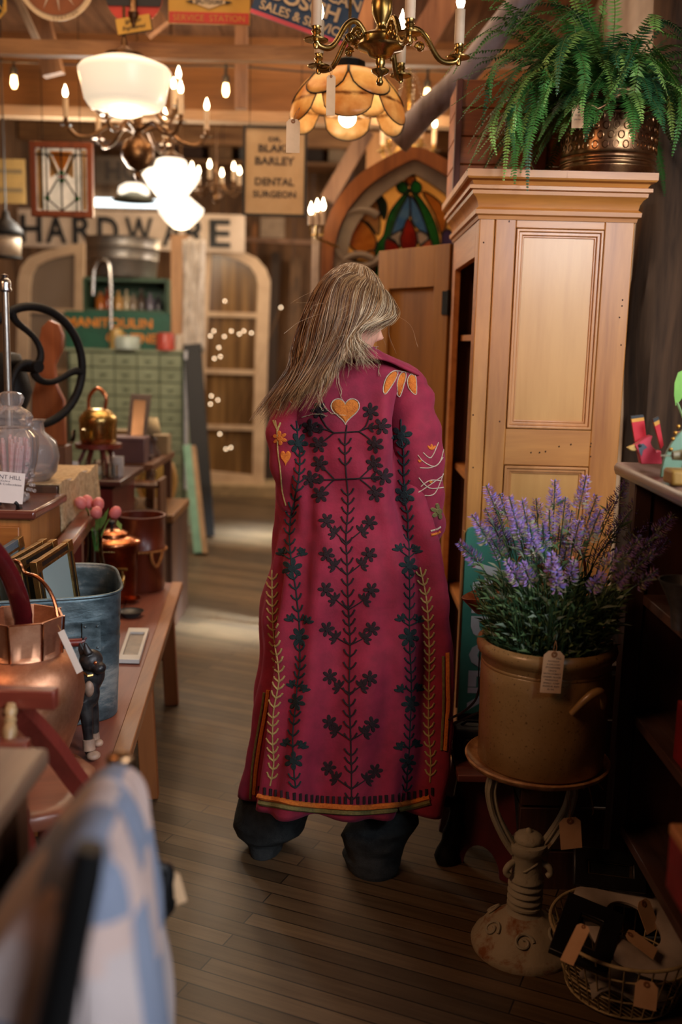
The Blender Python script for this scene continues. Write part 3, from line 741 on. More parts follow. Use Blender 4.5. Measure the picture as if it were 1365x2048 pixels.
# ---- hair
M_h1 = plain('hair_blond', 'a07c52', 0.42, c2='775636', scale=20); M_h2 = plain('hair_brown', '6b4a2c', 0.45, c2='4a3120', scale=20); M_h3 = plain('hair_pale', 'cdb694', 0.4, c2='a88e6c', scale=20)
Yh = 2.58
G = [[(703, 549, .02), (655, 561, .05), (626, 610, .06), (603, 680, .03), (577, 740, -.06), (538, 795, -.09)],
     [(706, 547, 0), (662, 556, -.01), (632, 608, -.04), (606, 685, -.06), (582, 748, -.10), (548, 803, -.11)],
     [(710, 546, -.02), (668, 556, -.06), (643, 615, -.09), (619, 690, -.10), (598, 755, -.13), (572, 802, -.13)],
     [(715, 547, -.03), (682, 562, -.09), (662, 625, -.118), (640, 700, -.125), (612, 760, -.145), (590, 796, -.14)],
     [(725, 551, -.04), (702, 573, -.105), (686, 637, -.13), (665, 700, -.14), (634, 752, -.15), (606, 792, -.15)],
     [(735, 555, -.04), (718, 582, -.105), (704, 637, -.13), (690, 690, -.145), (664, 735, -.155), (646, 782, -.155)],
     [(745, 560, -.04), (735, 588, -.1), (721, 632, -.12), (700, 670, -.135), (690, 700, -.145), (680, 722, -.15)],
     [(754, 567, -.03), (753, 597, -.085), (741, 632, -.105), (716, 652, -.12), (705, 678, -.125), (733, 699, -.115)],
     [(762, 575, -.02), (770, 603, -.06), (764, 628, -.08), (735, 645, -.105), (710, 662, -.115), (716, 690, -.12)],
     [(766, 580, 0), (778, 602, -.03), (779, 622, -.045), (768, 636, -.06), (745, 646, -.085), (722, 656, -.1)],
     [(766, 580, .03), (781, 600, .02), (784, 618, .0), (781, 632, -.02), (776, 644, -.03), (770, 650, -.035)]]
GW = [smooth_path([P(x, y, Yh + d) for x, y, d in g], 7) for g in G]
def guide(t, s_):    # t across 0..1, s along 0..1
    a = t * (len(GW) - 1); i = min(int(a), len(GW) - 2); f = a - i; n = len(GW[0]) - 1; b = s_ * n; j = min(int(b), n - 1); g = b - j
    return GW[i][j].lerp(GW[i][j + 1], g).lerp(GW[i + 1][j].lerp(GW[i + 1][j + 1], g), f)
hc = MB()
inn = 0.010
rows = []
for i in range(56):
    row = []
    for j in range(30):
        p = guide(i / 55, min(1, j / 29 * 0.86)); d = (HC - p); d.z *= .3; row.append(p + d.normalized() * inn + V((0, 0, 0.004 * MN.noise(V((i * .6, j * .1, 0))))))
    rows.append(row)
hc.grid(rows)
# crown and far side cap around the skull
Q = HM.copy()
cap = []
for j in range(19):
    t = 0.62 * pi * j / 18; row = []
    for i in range(41):
        a = 2 * pi * i / 40; x, y, z = sin(t) * cos(a), sin(t) * sin(a), cos(t)
        if y > 0.2: z = max(z, 0.38)
        row.append(HM @ V((x * .084, y * .1 - .004, z * .124)))
    cap.append(row)
hc.grid(cap)
hair = hc.build('hair', M_h2, person, smooth=180, solid=0.004)
hair['label'] = 'long wavy fair hair blown towards the left'
random.seed(21)
st = MB()
for q in range(3300):
    t = rnd() ** 0.92; e = 0.55 + 0.45 * rnd() ** .5
    if rnd() < .5: e = ru(.88, 1.12)
    s0 = ru(0, .12) if rnd() < .8 else ru(.1, .4); lift = ru(-.001, .012) * (1 if rnd() < .9 else 1.8); ph = t * 9 + ru(-.8, .8); am = ru(.007, .015) * (1.25 - .5 * t); fr = ru(1.2, 1.55); dt = ru(-.045, .045); clump = 0.016 * sin(t * 60)
    pts = []; n = 15
    for i in range(n):
        s_ = s0 + (e - s0) * i / (n - 1); ss = min(1, s_); p = guide(min(1, max(0, t + dt * ss + clump * ss)), ss)
        if s_ > 1: p = p + (guide(t, 1) - guide(t, .93)).normalized() * (s_ - 1) * .5
        out = (p - HC); out.z *= .35; out = out.normalized() if out.length > .01 else V((0, -1, 0))
        if ss > .6: out = (out + V((0, -1.2, 0)) * (ss - .6) * 2.5).normalized()
        wv = am * ss * sin(ph + s_ * fr * 7); p = p + out * lift * (0.4 + ss) + V((wv, 0, wv * .6)) + V((ru(-1, 1), ru(-1, 1), ru(-1, 1))) * .0004
        pts.append(p)
    r0 = ru(.0005, .0011); tt = t + ru(-.15, .15)
    mt = M_h3 if (tt > .55 and rnd() < .42) or rnd() < .05 else (M_h1 if rnd() < .35 + .35 * tt else M_h2)  # browner left, paler right: side light put into the strand colours
    st.tube(pts, [r0 * (.8 + .4 * sin(pi * i / (n - 1))) * (1 if i < n - 3 else (n - i) / 4) for i in range(n)], 4, mat=mt, caps=False)
# loose flyaway hairs over the coat and around the crown
for q in range(60):
    t = ru(.15, .95); s0 = ru(.2, .7); p = guide(t, s0); d = V((ru(-1, .3), ru(-.5, 0), ru(-1, .35))).normalized(); L = ru(.04, .12); pts = []
    for i in range(10):
        pts.append(p + V((0, -.014, 0)) + d * L * i / 9 + V((0, 0, -.035)) * (i / 9) ** 2 + V((.006, 0, .003)) * sin(i * .8 + q))
    st.tube(pts, [.00028] * 10, 3, mat=M_h3 if q % 2 else M_h1, caps=False)
for x0, y0, x1, y1, x2, y2 in ((676, 745, 682, 780, 684, 798), (640, 770, 655, 820, 690, 832), (632, 760, 640, 800, 648, 822), (700, 700, 695, 712, 690, 735), (748, 697, 756, 720, 760, 756), (690, 715, 670, 735, 640, 742), (606, 833, 640, 828, 655, 832)):
    ps = [on_cloth(a, b, .006) for a, b in sm2([(x0, y0), (x1, y1), (x2, y2)], 6)]; ps = [p for p in ps if p is not None]
    for q in range(3): st.tube([p + V((ru(-1, 1) * .002, 0, ru(-1, 1) * .002)) + V((.002 * sin(i + q), 0, 0)) for i, p in enumerate(ps)], .0005, 3, mat=M_h3, caps=False)
for q in range(520):      # hair combed over the crown to both sides of the parting
    a = ru(0, 2 * pi); pts = []; t0 = ru(0, .25); t1 = ru(.45, .62) * pi; mt = M_h3 if rnd() < .3 else (M_h1 if rnd() < .5 else M_h2)
    for i in range(9):
        t_ = t0 + (t1 - t0) * i / 8; x, y, z = sin(t_) * cos(a), sin(t_) * sin(a), cos(t_)
        if y > .2 and z < .40: break
        pts.append(HM @ (V((x * .086, y * .102 - .004, z * .126)) * (1 + ru(0, .012))))
    if len(pts) > 3: st.tube(pts, [.0009] * len(pts), 4, mat=mt, caps=False)
st.build('strands', M_h1, hair, smooth=180)['kind'] = 'stuff'
# ================================================================ pine wardrobe
random.seed(5)
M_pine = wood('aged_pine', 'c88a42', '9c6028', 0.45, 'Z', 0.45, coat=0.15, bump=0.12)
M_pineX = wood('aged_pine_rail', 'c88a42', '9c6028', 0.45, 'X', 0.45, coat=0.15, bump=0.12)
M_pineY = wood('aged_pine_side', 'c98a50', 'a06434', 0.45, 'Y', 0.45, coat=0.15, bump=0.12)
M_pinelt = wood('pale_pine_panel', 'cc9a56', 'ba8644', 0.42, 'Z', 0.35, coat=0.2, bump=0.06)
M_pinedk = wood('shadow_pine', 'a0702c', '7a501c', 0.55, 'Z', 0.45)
M_inner = wood('dark_inner_wood', '5a3a24', '33201a', 0.7, 'Z', 0.6)
M_dkwood = wood('dark_stained_wood', '4a3028', '231613', 0.5, 'Z', 0.6, coat=0.1)
M_dkwoodX = wood('dark_stained_plank', '5c4238', '2c1c18', 0.4, 'Y', 0.5, coat=0.25)
M_iron = metal('black_iron', '1c1b1b', '0d0d0d', 0.5, metal_=0.6)
M_black = plain('matte_black', '0d0d0e', 0.6)
M_twine = plain('twine', 'a3794d', 0.9, c2='7c5a38', scale=200)
M_tagcard = plain('manila_card', 'd2ab82', 0.8, c2='c69d74', scale=25)
M_ink = dappled('ink', '3a3034')
M_eyelet = plain('tag_eyelet', '8a5a34', 0.8)

X0, X1, Y0, Y1 = 0.382, 0.834, 3.0, 3.72
wr = thing('wardrobe', 'tall honey-coloured pine wardrobe with moulded cornice and one open door', 'wardrobe', ((X0 + X1) / 2, (Y0 + Y1) / 2, 0))
mb = MB()
mb.box(((X0 + X1) / 2, Y0 + .03, .92), (X1 - X0 - .01, .016, 1.82))      # backing
for a, b in ((X0, X0 + .045), (X0 + .047, X0 + .108), (.748, X1)): mb.box(((a + b) / 2, Y0 + .012, .93), (b - a, .024, 1.83))
sides = mb.build('side_panel', M_pine, wr, bev=.003)
mb = MB()
for z0, z1 in ((1.79, 1.84), (1.095, 1.205), (.0, .42)): MB().box(((.49 + .748) / 2, Y0 + .0125, (z0 + z1) / 2), (.258, .022, z1 - z0)).build('rail', M_pineX, wr, bev=.002)
def panel(z0, z1):
    x0, x1 = .492, .746; p = MB(); p.box(((x0 + x1) / 2, Y0 + .020, (z0 + z1) / 2), (x1 - x0, .012, z1 - z0)); o = p.build('raised_panel', M_pinelt, wr)
    m = MB()
    for off, dep, wd in ((0.0, -.004, .008), (.008, .003, .010), (.018, .009, .006)):
        a0, a1, b0, b1 = x0 + off, x1 - off, z0 + off, z1 - off
        m.ring([(a0, b0), (a1, b0), (a1, b1), (a0, b1)], [(a0 + wd, b0 + wd), (a1 - wd, b0 + wd), (a1 - wd, b1 - wd), (a0 + wd, b1 - wd)], .016, Matrix.Translation((0, Y0 + .008 + dep, 0)))
    m.build('moulding', wood('moulding_pine', 'c98d52', 'a9713c', 0.4, 'Z', 0.5, coat=.2), o, bev=.002)
panel(1.207, 1.788); panel(.422, 1.093)
# carcass: top, far side, back, floor and left-facing frame
mb = MB(); mb.box((X1 - .01, (Y0 + Y1) / 2 + .01, .93), (.02, Y1 - Y0 - .04, 1.84)); mb.box(((X0 + X1) / 2, Y1 - .01, .93), (X1 - X0, .02, 1.84)); mb.box(((X0 + X1) / 2, (Y0 + Y1) / 2, 1.83), (X1 - X0, Y1 - Y0, .02)); mb.box(((X0 + X1) / 2, (Y0 + Y1) / 2, .07), (X1 - X0, Y1 - Y0 - .05, .02))
mb.build('carcass', M_inner, wr)
mb = MB(); mb.box((X0 + .011, Y0 + .05, .93), (.022, .05, 1.84)); mb.box((X0 + .011, Y1 - .045, .93), (.022, .09, 1.84)); mb.box((X0 + .011, (Y0 + Y1) / 2, 1.775), (.021, .56, .13)); mb.box((X0 + .011, (Y0 + Y1) / 2, .05), (.021, .56, .1))
mb.build('face_frame', M_pineY, wr, bev=.002)
for z in (1.474, 1.01, .55): MB().box(((X0 + X1) / 2 + .01, (Y0 + Y1) / 2 + .02, z), (X1 - X0 - .05, Y1 - Y0 - .1, .02)).build('shelf', M_pineY, wr)
prof = [(-.02, 1.812), (.004, 1.812), (.006, 1.822), (.014, 1.826), (.015, 1.838), (.006, 1.846), (.009, 1.86), (.016, 1.872), (.026, 1.88), (.027, 1.890), (.036, 1.893), (.036, 1.903), (.024, 1.906), (.03, 1.916), (.042, 1.92), (.046, 1.925), (.046, 1.945), (-.02, 1.945)]
rows = []
for o, z in prof: rows.append([(X0 - o, Y1 + .0, z), (X0 - o, Y0 - o, z), (X1 + o, Y0 - o, z), (X1 + o, Y1, z)])
mb = MB().grid(rows); mb.box(((X0 + X1) / 2, (Y0 + Y1) / 2, 1.935), (X1 - X0, Y1 - Y0, .018))
mb.box((.62, Y0 - .0465, 1.935), (.002, .001, .02), mat=None)
mb.build('cornice', M_pineX, wr, smooth=30)
# nail holes and dents
mb = MB()
for px, py in ((1019, 443), (968, 485), (1012, 427), (1246, 600), (1245, 612), (1240, 635), (1243, 690), (1206, 415), (1063, 905), (1080, 905), (1092, 903), (1119, 893), (1143, 889), (1182, 913), (1182, 893), (1000, 843), (947, 935), (947, 830), (1183, 887)):
    c = P(px, py, Y0 - .0005); mb.sph(c, (.0022, .0012, .0028), 8, 5)
mb.build('nail_hole', plain('hole_dark', '3a2213', 0.9), wr)
# open door
hd = thing('x', 'x', 'x'); bpy.data.objects.remove(hd)
hx, hy = X0 - .002, Y1 + .0; ddir = V((.135 - hx, 4.10 - hy, 0)); DW = ddir.length; th_ = math.atan2(ddir.y, ddir.x)
DM = Matrix.Translation((hx, hy, 0)) @ Matrix.Rotation(th_ + pi, 4, 'Z')     # local -x runs from hinge to free edge
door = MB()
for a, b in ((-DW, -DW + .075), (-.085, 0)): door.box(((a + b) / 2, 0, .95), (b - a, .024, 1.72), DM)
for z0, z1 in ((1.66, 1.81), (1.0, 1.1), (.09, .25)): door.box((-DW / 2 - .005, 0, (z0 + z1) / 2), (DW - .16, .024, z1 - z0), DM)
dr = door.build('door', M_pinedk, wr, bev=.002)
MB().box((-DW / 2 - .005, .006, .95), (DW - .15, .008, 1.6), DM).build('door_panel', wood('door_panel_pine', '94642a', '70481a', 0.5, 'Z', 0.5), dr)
for z in (1.60, .4):
    mb = MB(); mb.box((-.012, -.014, z), (.035, .004, .085), DM); mb.cyl(DM @ V((.006, -.014, z - .045)), DM @ V((.006, -.014, z + .045)), .006); mb.build('hinge', M_iron, dr)

# ---- plank crate on the wardrobe
cr_ = thing('wooden_crate', 'old orange-brown plank crate standing on the wardrobe behind the fern', 'crate', (.5, 3.5, 1.945))
cx0, cx1 = .345, .70
M_cr = wood('crate_plank', 'a8622f', '6e3b1c', 0.6, 'X', 0.6, bump=.3)
mb = MB()
for i in range(4): mb.box(((cx0 + cx1) / 2, 3.42, 1.99 + i * .088), (cx1 - cx0, .018, .085)); mb.box(((cx0 + cx1) / 2, 3.66, 1.99 + i * .088), (cx1 - cx0, .018, .085))
for i in range(4): mb.box((cx0 + .009, 3.54, 1.99 + i * .088), (.018, .22, .085))
mb.build('plank', M_cr, cr_, bev=.003)
mb = MB(); mb.box((.618, 3.405, 2.12), (.045, .02, .35)); mb.box((.35, 3.41, 2.12), (.02, .03, .35))
mb.build('corner_post', wood('crate_batten', '6a3420', '3c1c12', 0.6, 'Z', 0.6), cr_, bev=.002)

# ---- embossed brass planter
M_brass_old = metal('old_brass', 'b08a62', '6e4b36', 0.26, 14, .15, .42)
pcx, pcy, pz = .775, 3.13, 1.946
pot = thing('brass_planter', 'embossed brass planter holding the big fern on the wardrobe', 'planter', (pcx, pcy, pz))
h = .24; r0 = .139
prof = [(0, .002), (r0 - .006, .002), (r0 - .002, .006), (r0 - .002, .022), (r0 + .002, .026), (r0 + .002, .03), (r0 - .001, .033), (r0 - .001, .04), (r0 + .003, .043), (r0 + .003, .047), (r0, .05), (r0, .058), (r0 + .003, .061), (r0, .065)]
prof += [(r0, .075), (r0, .165)] + [(r0, .172), (r0 + .003, .175), (r0, .179), (r0, .187), (r0 + .004, .19), (r0 + .001, .194), (r0, .22), (r0 + .004, .225), (r0 + .006, .232), (r0 + .004, .238), (r0 - .003, .236), (r0 - .006, .2), (0, .19)]
mb = MB().lathe(prof, (pcx, pcy, pz), 96)
for row in range(4):
    for i in range(30):
        a = 2 * pi * (i + .5 * (row % 2)) / 30; cz = pz + .083 + row * .026; rr = r0 + .001; ps = []
        for k_ in range(10):
            t = 2 * pi * k_ / 10; aa = a + cos(t) * .0085 / rr; ps.append((pcx + rr * cos(aa), pcy + rr * sin(aa), cz + sin(t) * .0105))
        mb.tube(ps, .0017, 5, closed=True)
mb.build('vessel', M_brass_old, pot, smooth=50)
mb = MB(); hp = P(1160, 205, pcy - .15)
for sg in (-1, 1): mb.tube(smooth_path([(pcx - .08 + sg * .03, pcy - .12, pz + .212), (pcx - .08 + sg * .035, pcy - .165, pz + .19), (pcx - .08, pcy - .17, pz + .168)], 4), .004, 8)
mb.build('handle', M_brass_old, pot)
def price_tag(loc, w_, h_, rz, ry, label, cat='tag', lines=None, string_to=None, rx=0.0, mat=None, group=None, name='price_tag'):
    t = thing(name, label, cat, loc, 0, group); Mx = facing(loc, rz, rx, ry)
    c = w_ * .22; poly = [(-w_ / 2, -h_), (w_ / 2, -h_), (w_ / 2, -c), (w_ / 2 - c, 0), (-w_ / 2 + c, 0), (-w_ / 2, -c)]
    MB().prism(poly, .0008, Mx).build('card', mat or M_tagcard, t)
    mb = MB(); mb.lathe([(w_ * .055, -.0008), (w_ * .15, -.0008), (w_ * .15, .0008), (w_ * .055, .0008)], (0, 0, 0), 18, Mx @ Matrix.Translation((0, -.0008, -c * .75)) @ Matrix.Rotation(R(90), 4, 'X')); mb.build('eyelet', M_eyelet, t)
    if lines:
        mb = MB(); lh = (h_ - c * 1.7) / len(lines)
        for i, s_ in enumerate(lines):
            if s_: add_text(mb, s_, Mx @ Matrix.Translation((0 if i else w_ * .25, -.0006, -c * 1.35 - lh * (i + .35))) @ Matrix.Rotation(R(1.5), 4, 'Y'), width=min(w_ * .86, len(s_) * w_ * .078), height=lh * .52, th=.0002)
        mb.build('writing', M_ink, t, smooth=0)
    if string_to:
        e = Mx @ V((0, -.001, -c * .75)); mb = MB(); tgt = V(string_to)
        for s_ in (-1, 1): mb.tube(smooth_path([e, (e + tgt) / 2 + V((s_ * .003, -.002, 0)), tgt], 5), .0007, 5)
        mb.build('string', M_twine, t)
    return t
tl = P(1157, 210, pcy - .165)
price_tag((tl.x, tl.y, tl.z), .034, .062, 0, R(-2), 'small kraft price tag hanging on the brass planter', lines=['', 'brass', 'planter', ''], string_to=(tl.x + .01, tl.y + .01, tl.z + .02))

# ---- the fern
M_fern = plain('fern_green', '4f8a3c', 0.5, c2='2c5f2a', scale=9, spec=.4); M_fern2 = plain('fern_light', '8fb55a', 0.5, c2='5f9440', scale=9)
M_fern3 = plain('fern_deep', '2a5c34', 0.5, c2='1a4228', scale=9); M_rach = plain('fern_rachis', '5a6a2c', 0.6)
fb = MB(); fc = V((pcx, pcy, pz + .22))
def frond(pts, L, mat, wmax=.034, seed=0):
    sp = smooth_path(pts, 8); n = len(sp); fb.tube(sp, [.0016 * (1 - .8 * i / n) for i in range(n)], 4, mat=M_rach, caps=False)
    tot = sum((b - a).length for a, b in zip(sp, sp[1:])); step = .0088; acc = 0; run = 0
    side = None
    for a, b in zip(sp, sp[1:]):
        seg = (b - a).length; d = (b - a) / max(seg, 1e-6)
        sd = d.cross(V((0, 0, 1))); sd = sd.normalized() if sd.length > .05 else V((1, 0, 0))
        if side is not None and sd.dot(side) < 0: sd = -sd
        side = sd if side is None else (side * .6 + sd * .4).normalized(); nrm = side.cross(d).normalized()
        while acc < seg:
            s_ = (run + acc) / tot
            if s_ > .08:
                wl = wmax * min(1, (s_ - .05) * 6) * (1 - ((s_ - .25) / .78) ** 2 if s_ > .25 else 1); wl = max(wl, .003) * ru(.85, 1.1); p = a + d * acc
                for sg in (-1, 1):
                    tip = p + side * (sg * wl) + d * wl * ru(.15, .45) - V((0, 0, 1)) * wl * ru(.05, .35); ax = (tip - p).normalized(); wv = ax.cross(nrm).normalized() * .0029
                    m1 = p.lerp(tip, .35) + nrm * .001
                    fb.add([p - wv * .8, p + wv * .8, m1 + wv, tip, m1 - wv], [(0, 1, 2, 4), (4, 2, 3)], mat)
            acc += step
        acc -= seg; run += seg
for q in range(270):
    a = ru(0, 2 * pi) if q < 185 else ru(R(100), R(240)); L = ru(.22, .5); el = ru(.15, 1.35); d = V((cos(a), sin(a), 0)); pts = [fc + d * ru(0, .08) + V((0, 0, -.02))]
    if sin(a) < -.2: L *= .62
    p = pts[0].copy(); v_ = d * cos(el) + V((0, 0, sin(el)))
    for k_ in range(6):
        p = p + v_ * L / 6; v_ = (v_ + V((0, 0, -.33 - .1 * rnd()))).normalized(); pts.append(p.copy())
    if min(pt.y for pt in pts) < 2.62: continue
    frond(pts, L, [M_fern, M_fern, M_fern2, M_fern3][q % 4], ru(.026, .036))
def fr_px(a, b, c, w_=.034, mat=None):
    frond([fc + V((ru(-.07, .02), ru(-.06, .04), 0)), P(*a), P(*b), P(*c)], 0, mat or [M_fern, M_fern3, M_fern, M_fern2][int(rnd() * 4)], w_)
for a, b, c in [((1110, 120, 3.0), (1030, 210, 2.9), (1022, 375, 2.88)), ((1100, 130, 3.0), (1005, 190, 2.92), (965, 330, 2.9)), ((1110, 140, 2.95), (1040, 230, 2.88), (1040, 355, 2.86)), ((1090, 110, 3.0), (1000, 150, 2.95), (945, 260, 2.92)),
                ((1080, 90, 3.05), (980, 120, 3.0), (915, 165, 2.98)), ((1060, 70, 3.1), (970, 95, 3.05), (918, 135, 3.0)), ((1090, 60, 3.05), (1000, 60, 3.0), (935, 100, 2.98)), ((1100, 140, 2.95), (1010, 220, 2.9), (985, 320, 2.88)),
                ((1090, 150, 2.95), (1040, 190, 2.9), (1000, 290, 2.88)), ((1120, 130, 2.93), (1060, 200, 2.88), (1035, 300, 2.86)), ((1100, 120, 3.0), (1000, 170, 2.95), (930, 225, 2.92)), ((1120, 150, 2.93), (1075, 185, 2.88), (1060, 245, 2.87)),
                ((1190, 120, 2.95), (1180, 160, 2.9), (1140, 250, 2.88)), ((1230, 110, 2.95), (1235, 150, 2.9), (1205, 225, 2.88)), ((1270, 120, 2.95), (1330, 170, 2.93), (1350, 300, 2.95)), ((1280, 100, 2.95), (1345, 140, 2.93), (1385, 280, 2.95)),
                ((1290, 130, 3.0), (1320, 190, 3.0), (1338, 250, 3.02)), ((1240, 80, 2.93), (1250, 100, 2.85), (1225, 190, 2.83)), ((1150, 80, 2.95), (1120, 110, 2.88), (1100, 200, 2.86)), ((1270, 140, 2.98), (1290, 200, 2.96), (1290, 240, 2.96)),
                ((1160, 60, 3.0), (1110, 40, 2.95), (1060, 130, 2.9)), ((1140, 20, 3.05), (1080, 0, 3.0), (1010, 60, 2.95)), ((1180, 30, 3.1), (1150, -30, 3.05), (1090, -60, 3.0)), ((1230, 20, 3.1), (1240, -20, 3.1), (1290, -70, 3.1)), ((1290, 60, 3.0), (1340, 50, 2.95), (1390, 110, 2.95)),
                ((1050, 40, 3.05), (1000, 20, 3.0), (985, 8, 3.0)), ((1100, 100, 2.98), (1020, 140, 2.9), (960, 200, 2.9))]:
    for q in range(3):
        j = lambda t: (t[0] + ru(-34, 34), t[1] + ru(-24, 24), t[2] + ru(-.06, .06)); fr_px(j(a), j(b), j(c), ru(.026, .034))
fern = one(fb, 'fern', M_fern, 'lush green fern spilling from the brass planter', 'plant', smooth=0)

# ================================================================ stoneware crock on cast-iron stand
sx_, sy_ = .472, 2.235
M_cast = metal('painted_cast_iron', '9a9682', '6d5638', 0.6, 26, .3, .8, metal_=0.0, stops=(.30, .42))
stand = thing('cast_iron_stand', 'pale rusty cast-iron pedestal stand under the stoneware crock', 'stand', (sx_, sy_, 0))
C0 = (sx_, sy_, 0)
def fl(a, j, r): return r * (1 + .02 * sin(a * 8)) if 3 < j < 9 else r
MB().lathe([(0, .012), (.11, .002), (.124, 0), (.126, .012), (.118, .024), (.108, .034), (.092, .056), (.07, .07), (.062, .078), (.052, .084), (.045, .092), (0, .092)], C0, 48, rfun=fl).build('foot', metal('rusty_foot_iron', '9a9078', '7a4a22', 0.6, 14, .4, .85, metal_=0.0, stops=(.34, .46)), stand, smooth=60)
sc_ = MB()
for sg in range(6):     # scrolls cast into the foot
    a0 = 2 * pi * sg / 6 + .35; ps = []
    for i in range(26):
        t = i / 25 * 2.6 * pi; rr = .024 * (1 - i / 34); u_ = cos(t) * rr; w2 = sin(t) * rr; rad = .088 - w2 * .75; ps.append((sx_ + rad * cos(a0 + u_ / .085), sy_ + rad * sin(a0 + u_ / .085), .058 + w2 * .62 + .004))
    MB().tube(ps, .0035, 6).build('scroll_relief', M_cast, stand)
prof = [(0, .09), (.046, .09)]
for z in (.10, .116, .134, .152, .17): prof += [(.037, z), (.037, z + .006), (.043, z + .009), (.043, z + .014)]
prof += [(.036, .192), (.038, .215), (.035, .24), (.043, .25), (.047, .262), (.045, .272), (.03, .276), (0, .276)]
pil = MB().lathe(prof, C0, 36)
for sg in (-1, 1): pil.tube(smooth_path([(sx_ + sg * .034, sy_ - .01, .225), (sx_ + sg * .048, sy_ - .02, .22), (sx_ + sg * .054, sy_ - .02, .205), (sx_ + sg * .046, sy_ - .02, .195)], 4), .008, 8)
pil.tube([(sx_ - .036, sy_ - .012, .20), (sx_ - .01, sy_ - .037, .215), (sx_ + .015, sy_ - .035, .232), (sx_ + .034, sy_ - .012, .245)], .003, 6)
pil.build('pillar', M_cast, stand, smooth=60)
MB().lathe([(0, .276), (.034, .277), (.036, .283), (.03, .292), (.016, .298), (.008, .299), (.007, .306), (0, .31)], C0, 30, rfun=lambda a, j, r: r * (1 + .03 * sin(a * 12))).build('cap', M_cast, stand, smooth=60)
for sg in (-1, 1):
    a = MB(); ps = smooth_path([(sx_ + sg * .03, sy_, .25), (sx_ + sg * .055, sy_, .285), (sx_ + sg * .085, sy_, .345), (sx_ + sg * .098, sy_, .40), (sx_ + sg * .094, sy_, .44), (sx_ + sg * .10, sy_, .476)], 6)
    for i in range(len(ps) - 1): a.bar(ps[i], ps[i + 1], .028 - .008 * i / len(ps), .02, (0, 1, 0))
    a.tube([p + V((sg * .004, -.012, 0)) for p in ps], .006, 6); a.tube([p + V((-sg * .010, -.012, 0)) for p in ps], .003, 6)
    a.build('yoke_arm', M_cast, stand)
MB().lathe([(0, .476), (.15, .474), (.166, .482), (.170, .492), (.166, .495), (.158, .488), (.15, .484), (0, .484)], (sx_ + .008, sy_, 0), 56).build('tray', metal('rusty_tray', 'b98f5e', '7a4a24', 0.6, 18, .3, .85, metal_=0), stand, smooth=60)
def crock_mat():
    m, nt, b = newmat('salt_glaze'); vec = texco(nt); n = noise_(nt, vec, 5, 5, .6); sp = noise_(nt, vec, 190, 2, .5)
    mx = nt.nodes.new('ShaderNodeMix'); mx.data_type = 'RGBA'; mx.blend_type = 'MULTIPLY'; mx.inputs[0].default_value = 1
    link(nt, ramp(nt, n, [(.3, '86683e'), (.7, '9e8052')]), mx.inputs[6]); link(nt, ramp(nt, sp, [(.28, (.28, .22, .15)), (.36, (1, 1, 1))]), mx.inputs[7]); link(nt, mx.outputs[2], b.inputs['Base Color'])
    b.inputs['Roughness'].default_value = .34; b.inputs['Coat Weight'].default_value = .25; bump_(nt, b, noise_(nt, vec, 60), .12); return m
M_crock = crock_mat()
ccx, ccy, cz_ = .487, sy_, .486
crock = thing('stoneware_crock', 'large brown salt-glazed stoneware crock planted with lavender', 'crock', (ccx, ccy, cz_))
rb, rt_ = .147, .150
prof = [(0, 0), (rb - .006, 0), (rb, .006), (rb + .001, .1), (rt_, .20), (rt_, .236), (rt_ - .0015, .238), (rt_, .24), (rt_, .244), (rt_ - .0015, .246), (rt_, .248), (rt_ + .001, .262), (rt_ + .009, .268), (rt_ + .012, .28), (rt_ + .009, .292), (rt_, .297), (rt_ - .008, .292), (rt_ - .012, .27), (rt_ - .014, .05), (0, .04)]
MB().lathe(prof, (ccx, ccy, cz_), 72).build('vessel', M_crock, crock, smooth=60)
for s_ in (1, -1):
    mb = MB(); ps = []
    for i in range(13):
        t = i / 12; aa = -pi / 2 + s_ * (.52 + (t - .5) * .62) if s_ > 0 else pi / 2 + .6 + (t - .5) * .62
        o = .002 + .02 * sin(pi * t); ps.append((ccx + (rt_ + o) * cos(aa), ccy + (rt_ + o) * sin(aa), cz_ + .17 + .052 * sin(pi * t)))
    mb.tube(ps, [.007 + .003 * sin(pi * i / 12) for i in range(13)], 10); mb.build('ear_handle', M_crock, crock, smooth=60)
tp = P(1110, 1302, ccy - rt_ - .016)
price_tag(tuple(tp), .046, .094, R(4), R(3), 'handwritten tan tag hanging from the rim of the stoneware crock', lines=['DLL', 'ANTIQUE', '4 GALLON', 'STONEWARE', 'CROCK', 'WITH COBALT', 'UNDER GLAZE', 'MARKINGS', 'SMALL CHIP', 'INSIDE RIM', '$195'], string_to=(tp.x + .002, tp.y + .004, tp.z + .022), rx=R(-2))
tp = P(1140, 1635, sy_ - .09)
price_tag(tuple(tp), .05, .078, R(3), R(-7), 'blank tan tag dangling on twine from the cast-iron stand', string_to=(tp.x + .003, sy_ - .03, .44))
tw = MB()
for pts_ in ([(1165, 1545), (1180, 1580), (1187, 1620), (1185, 1630)], [(1160, 1545), (1190, 1560), (1208, 1580)], [(1160, 1548), (1172, 1560), (1168, 1580)], [(1150, 1590), (1143, 1600), (1140, 1640)]):
    tw.tube(smooth_path([P(a, b, sy_ - .10) for a, b in pts_], 5), .0009, 5)
tw.tube([(sx_ + .1 + .026 * cos(t) , sy_ + .02 * sin(t) - .004, .455) for t in [2 * pi * i / 14 for i in range(14)]], .0015, 5, closed=True)
one(tw, 'twine', M_twine, 'frayed twine knotted round the arm of the cast-iron stand', 'twine')

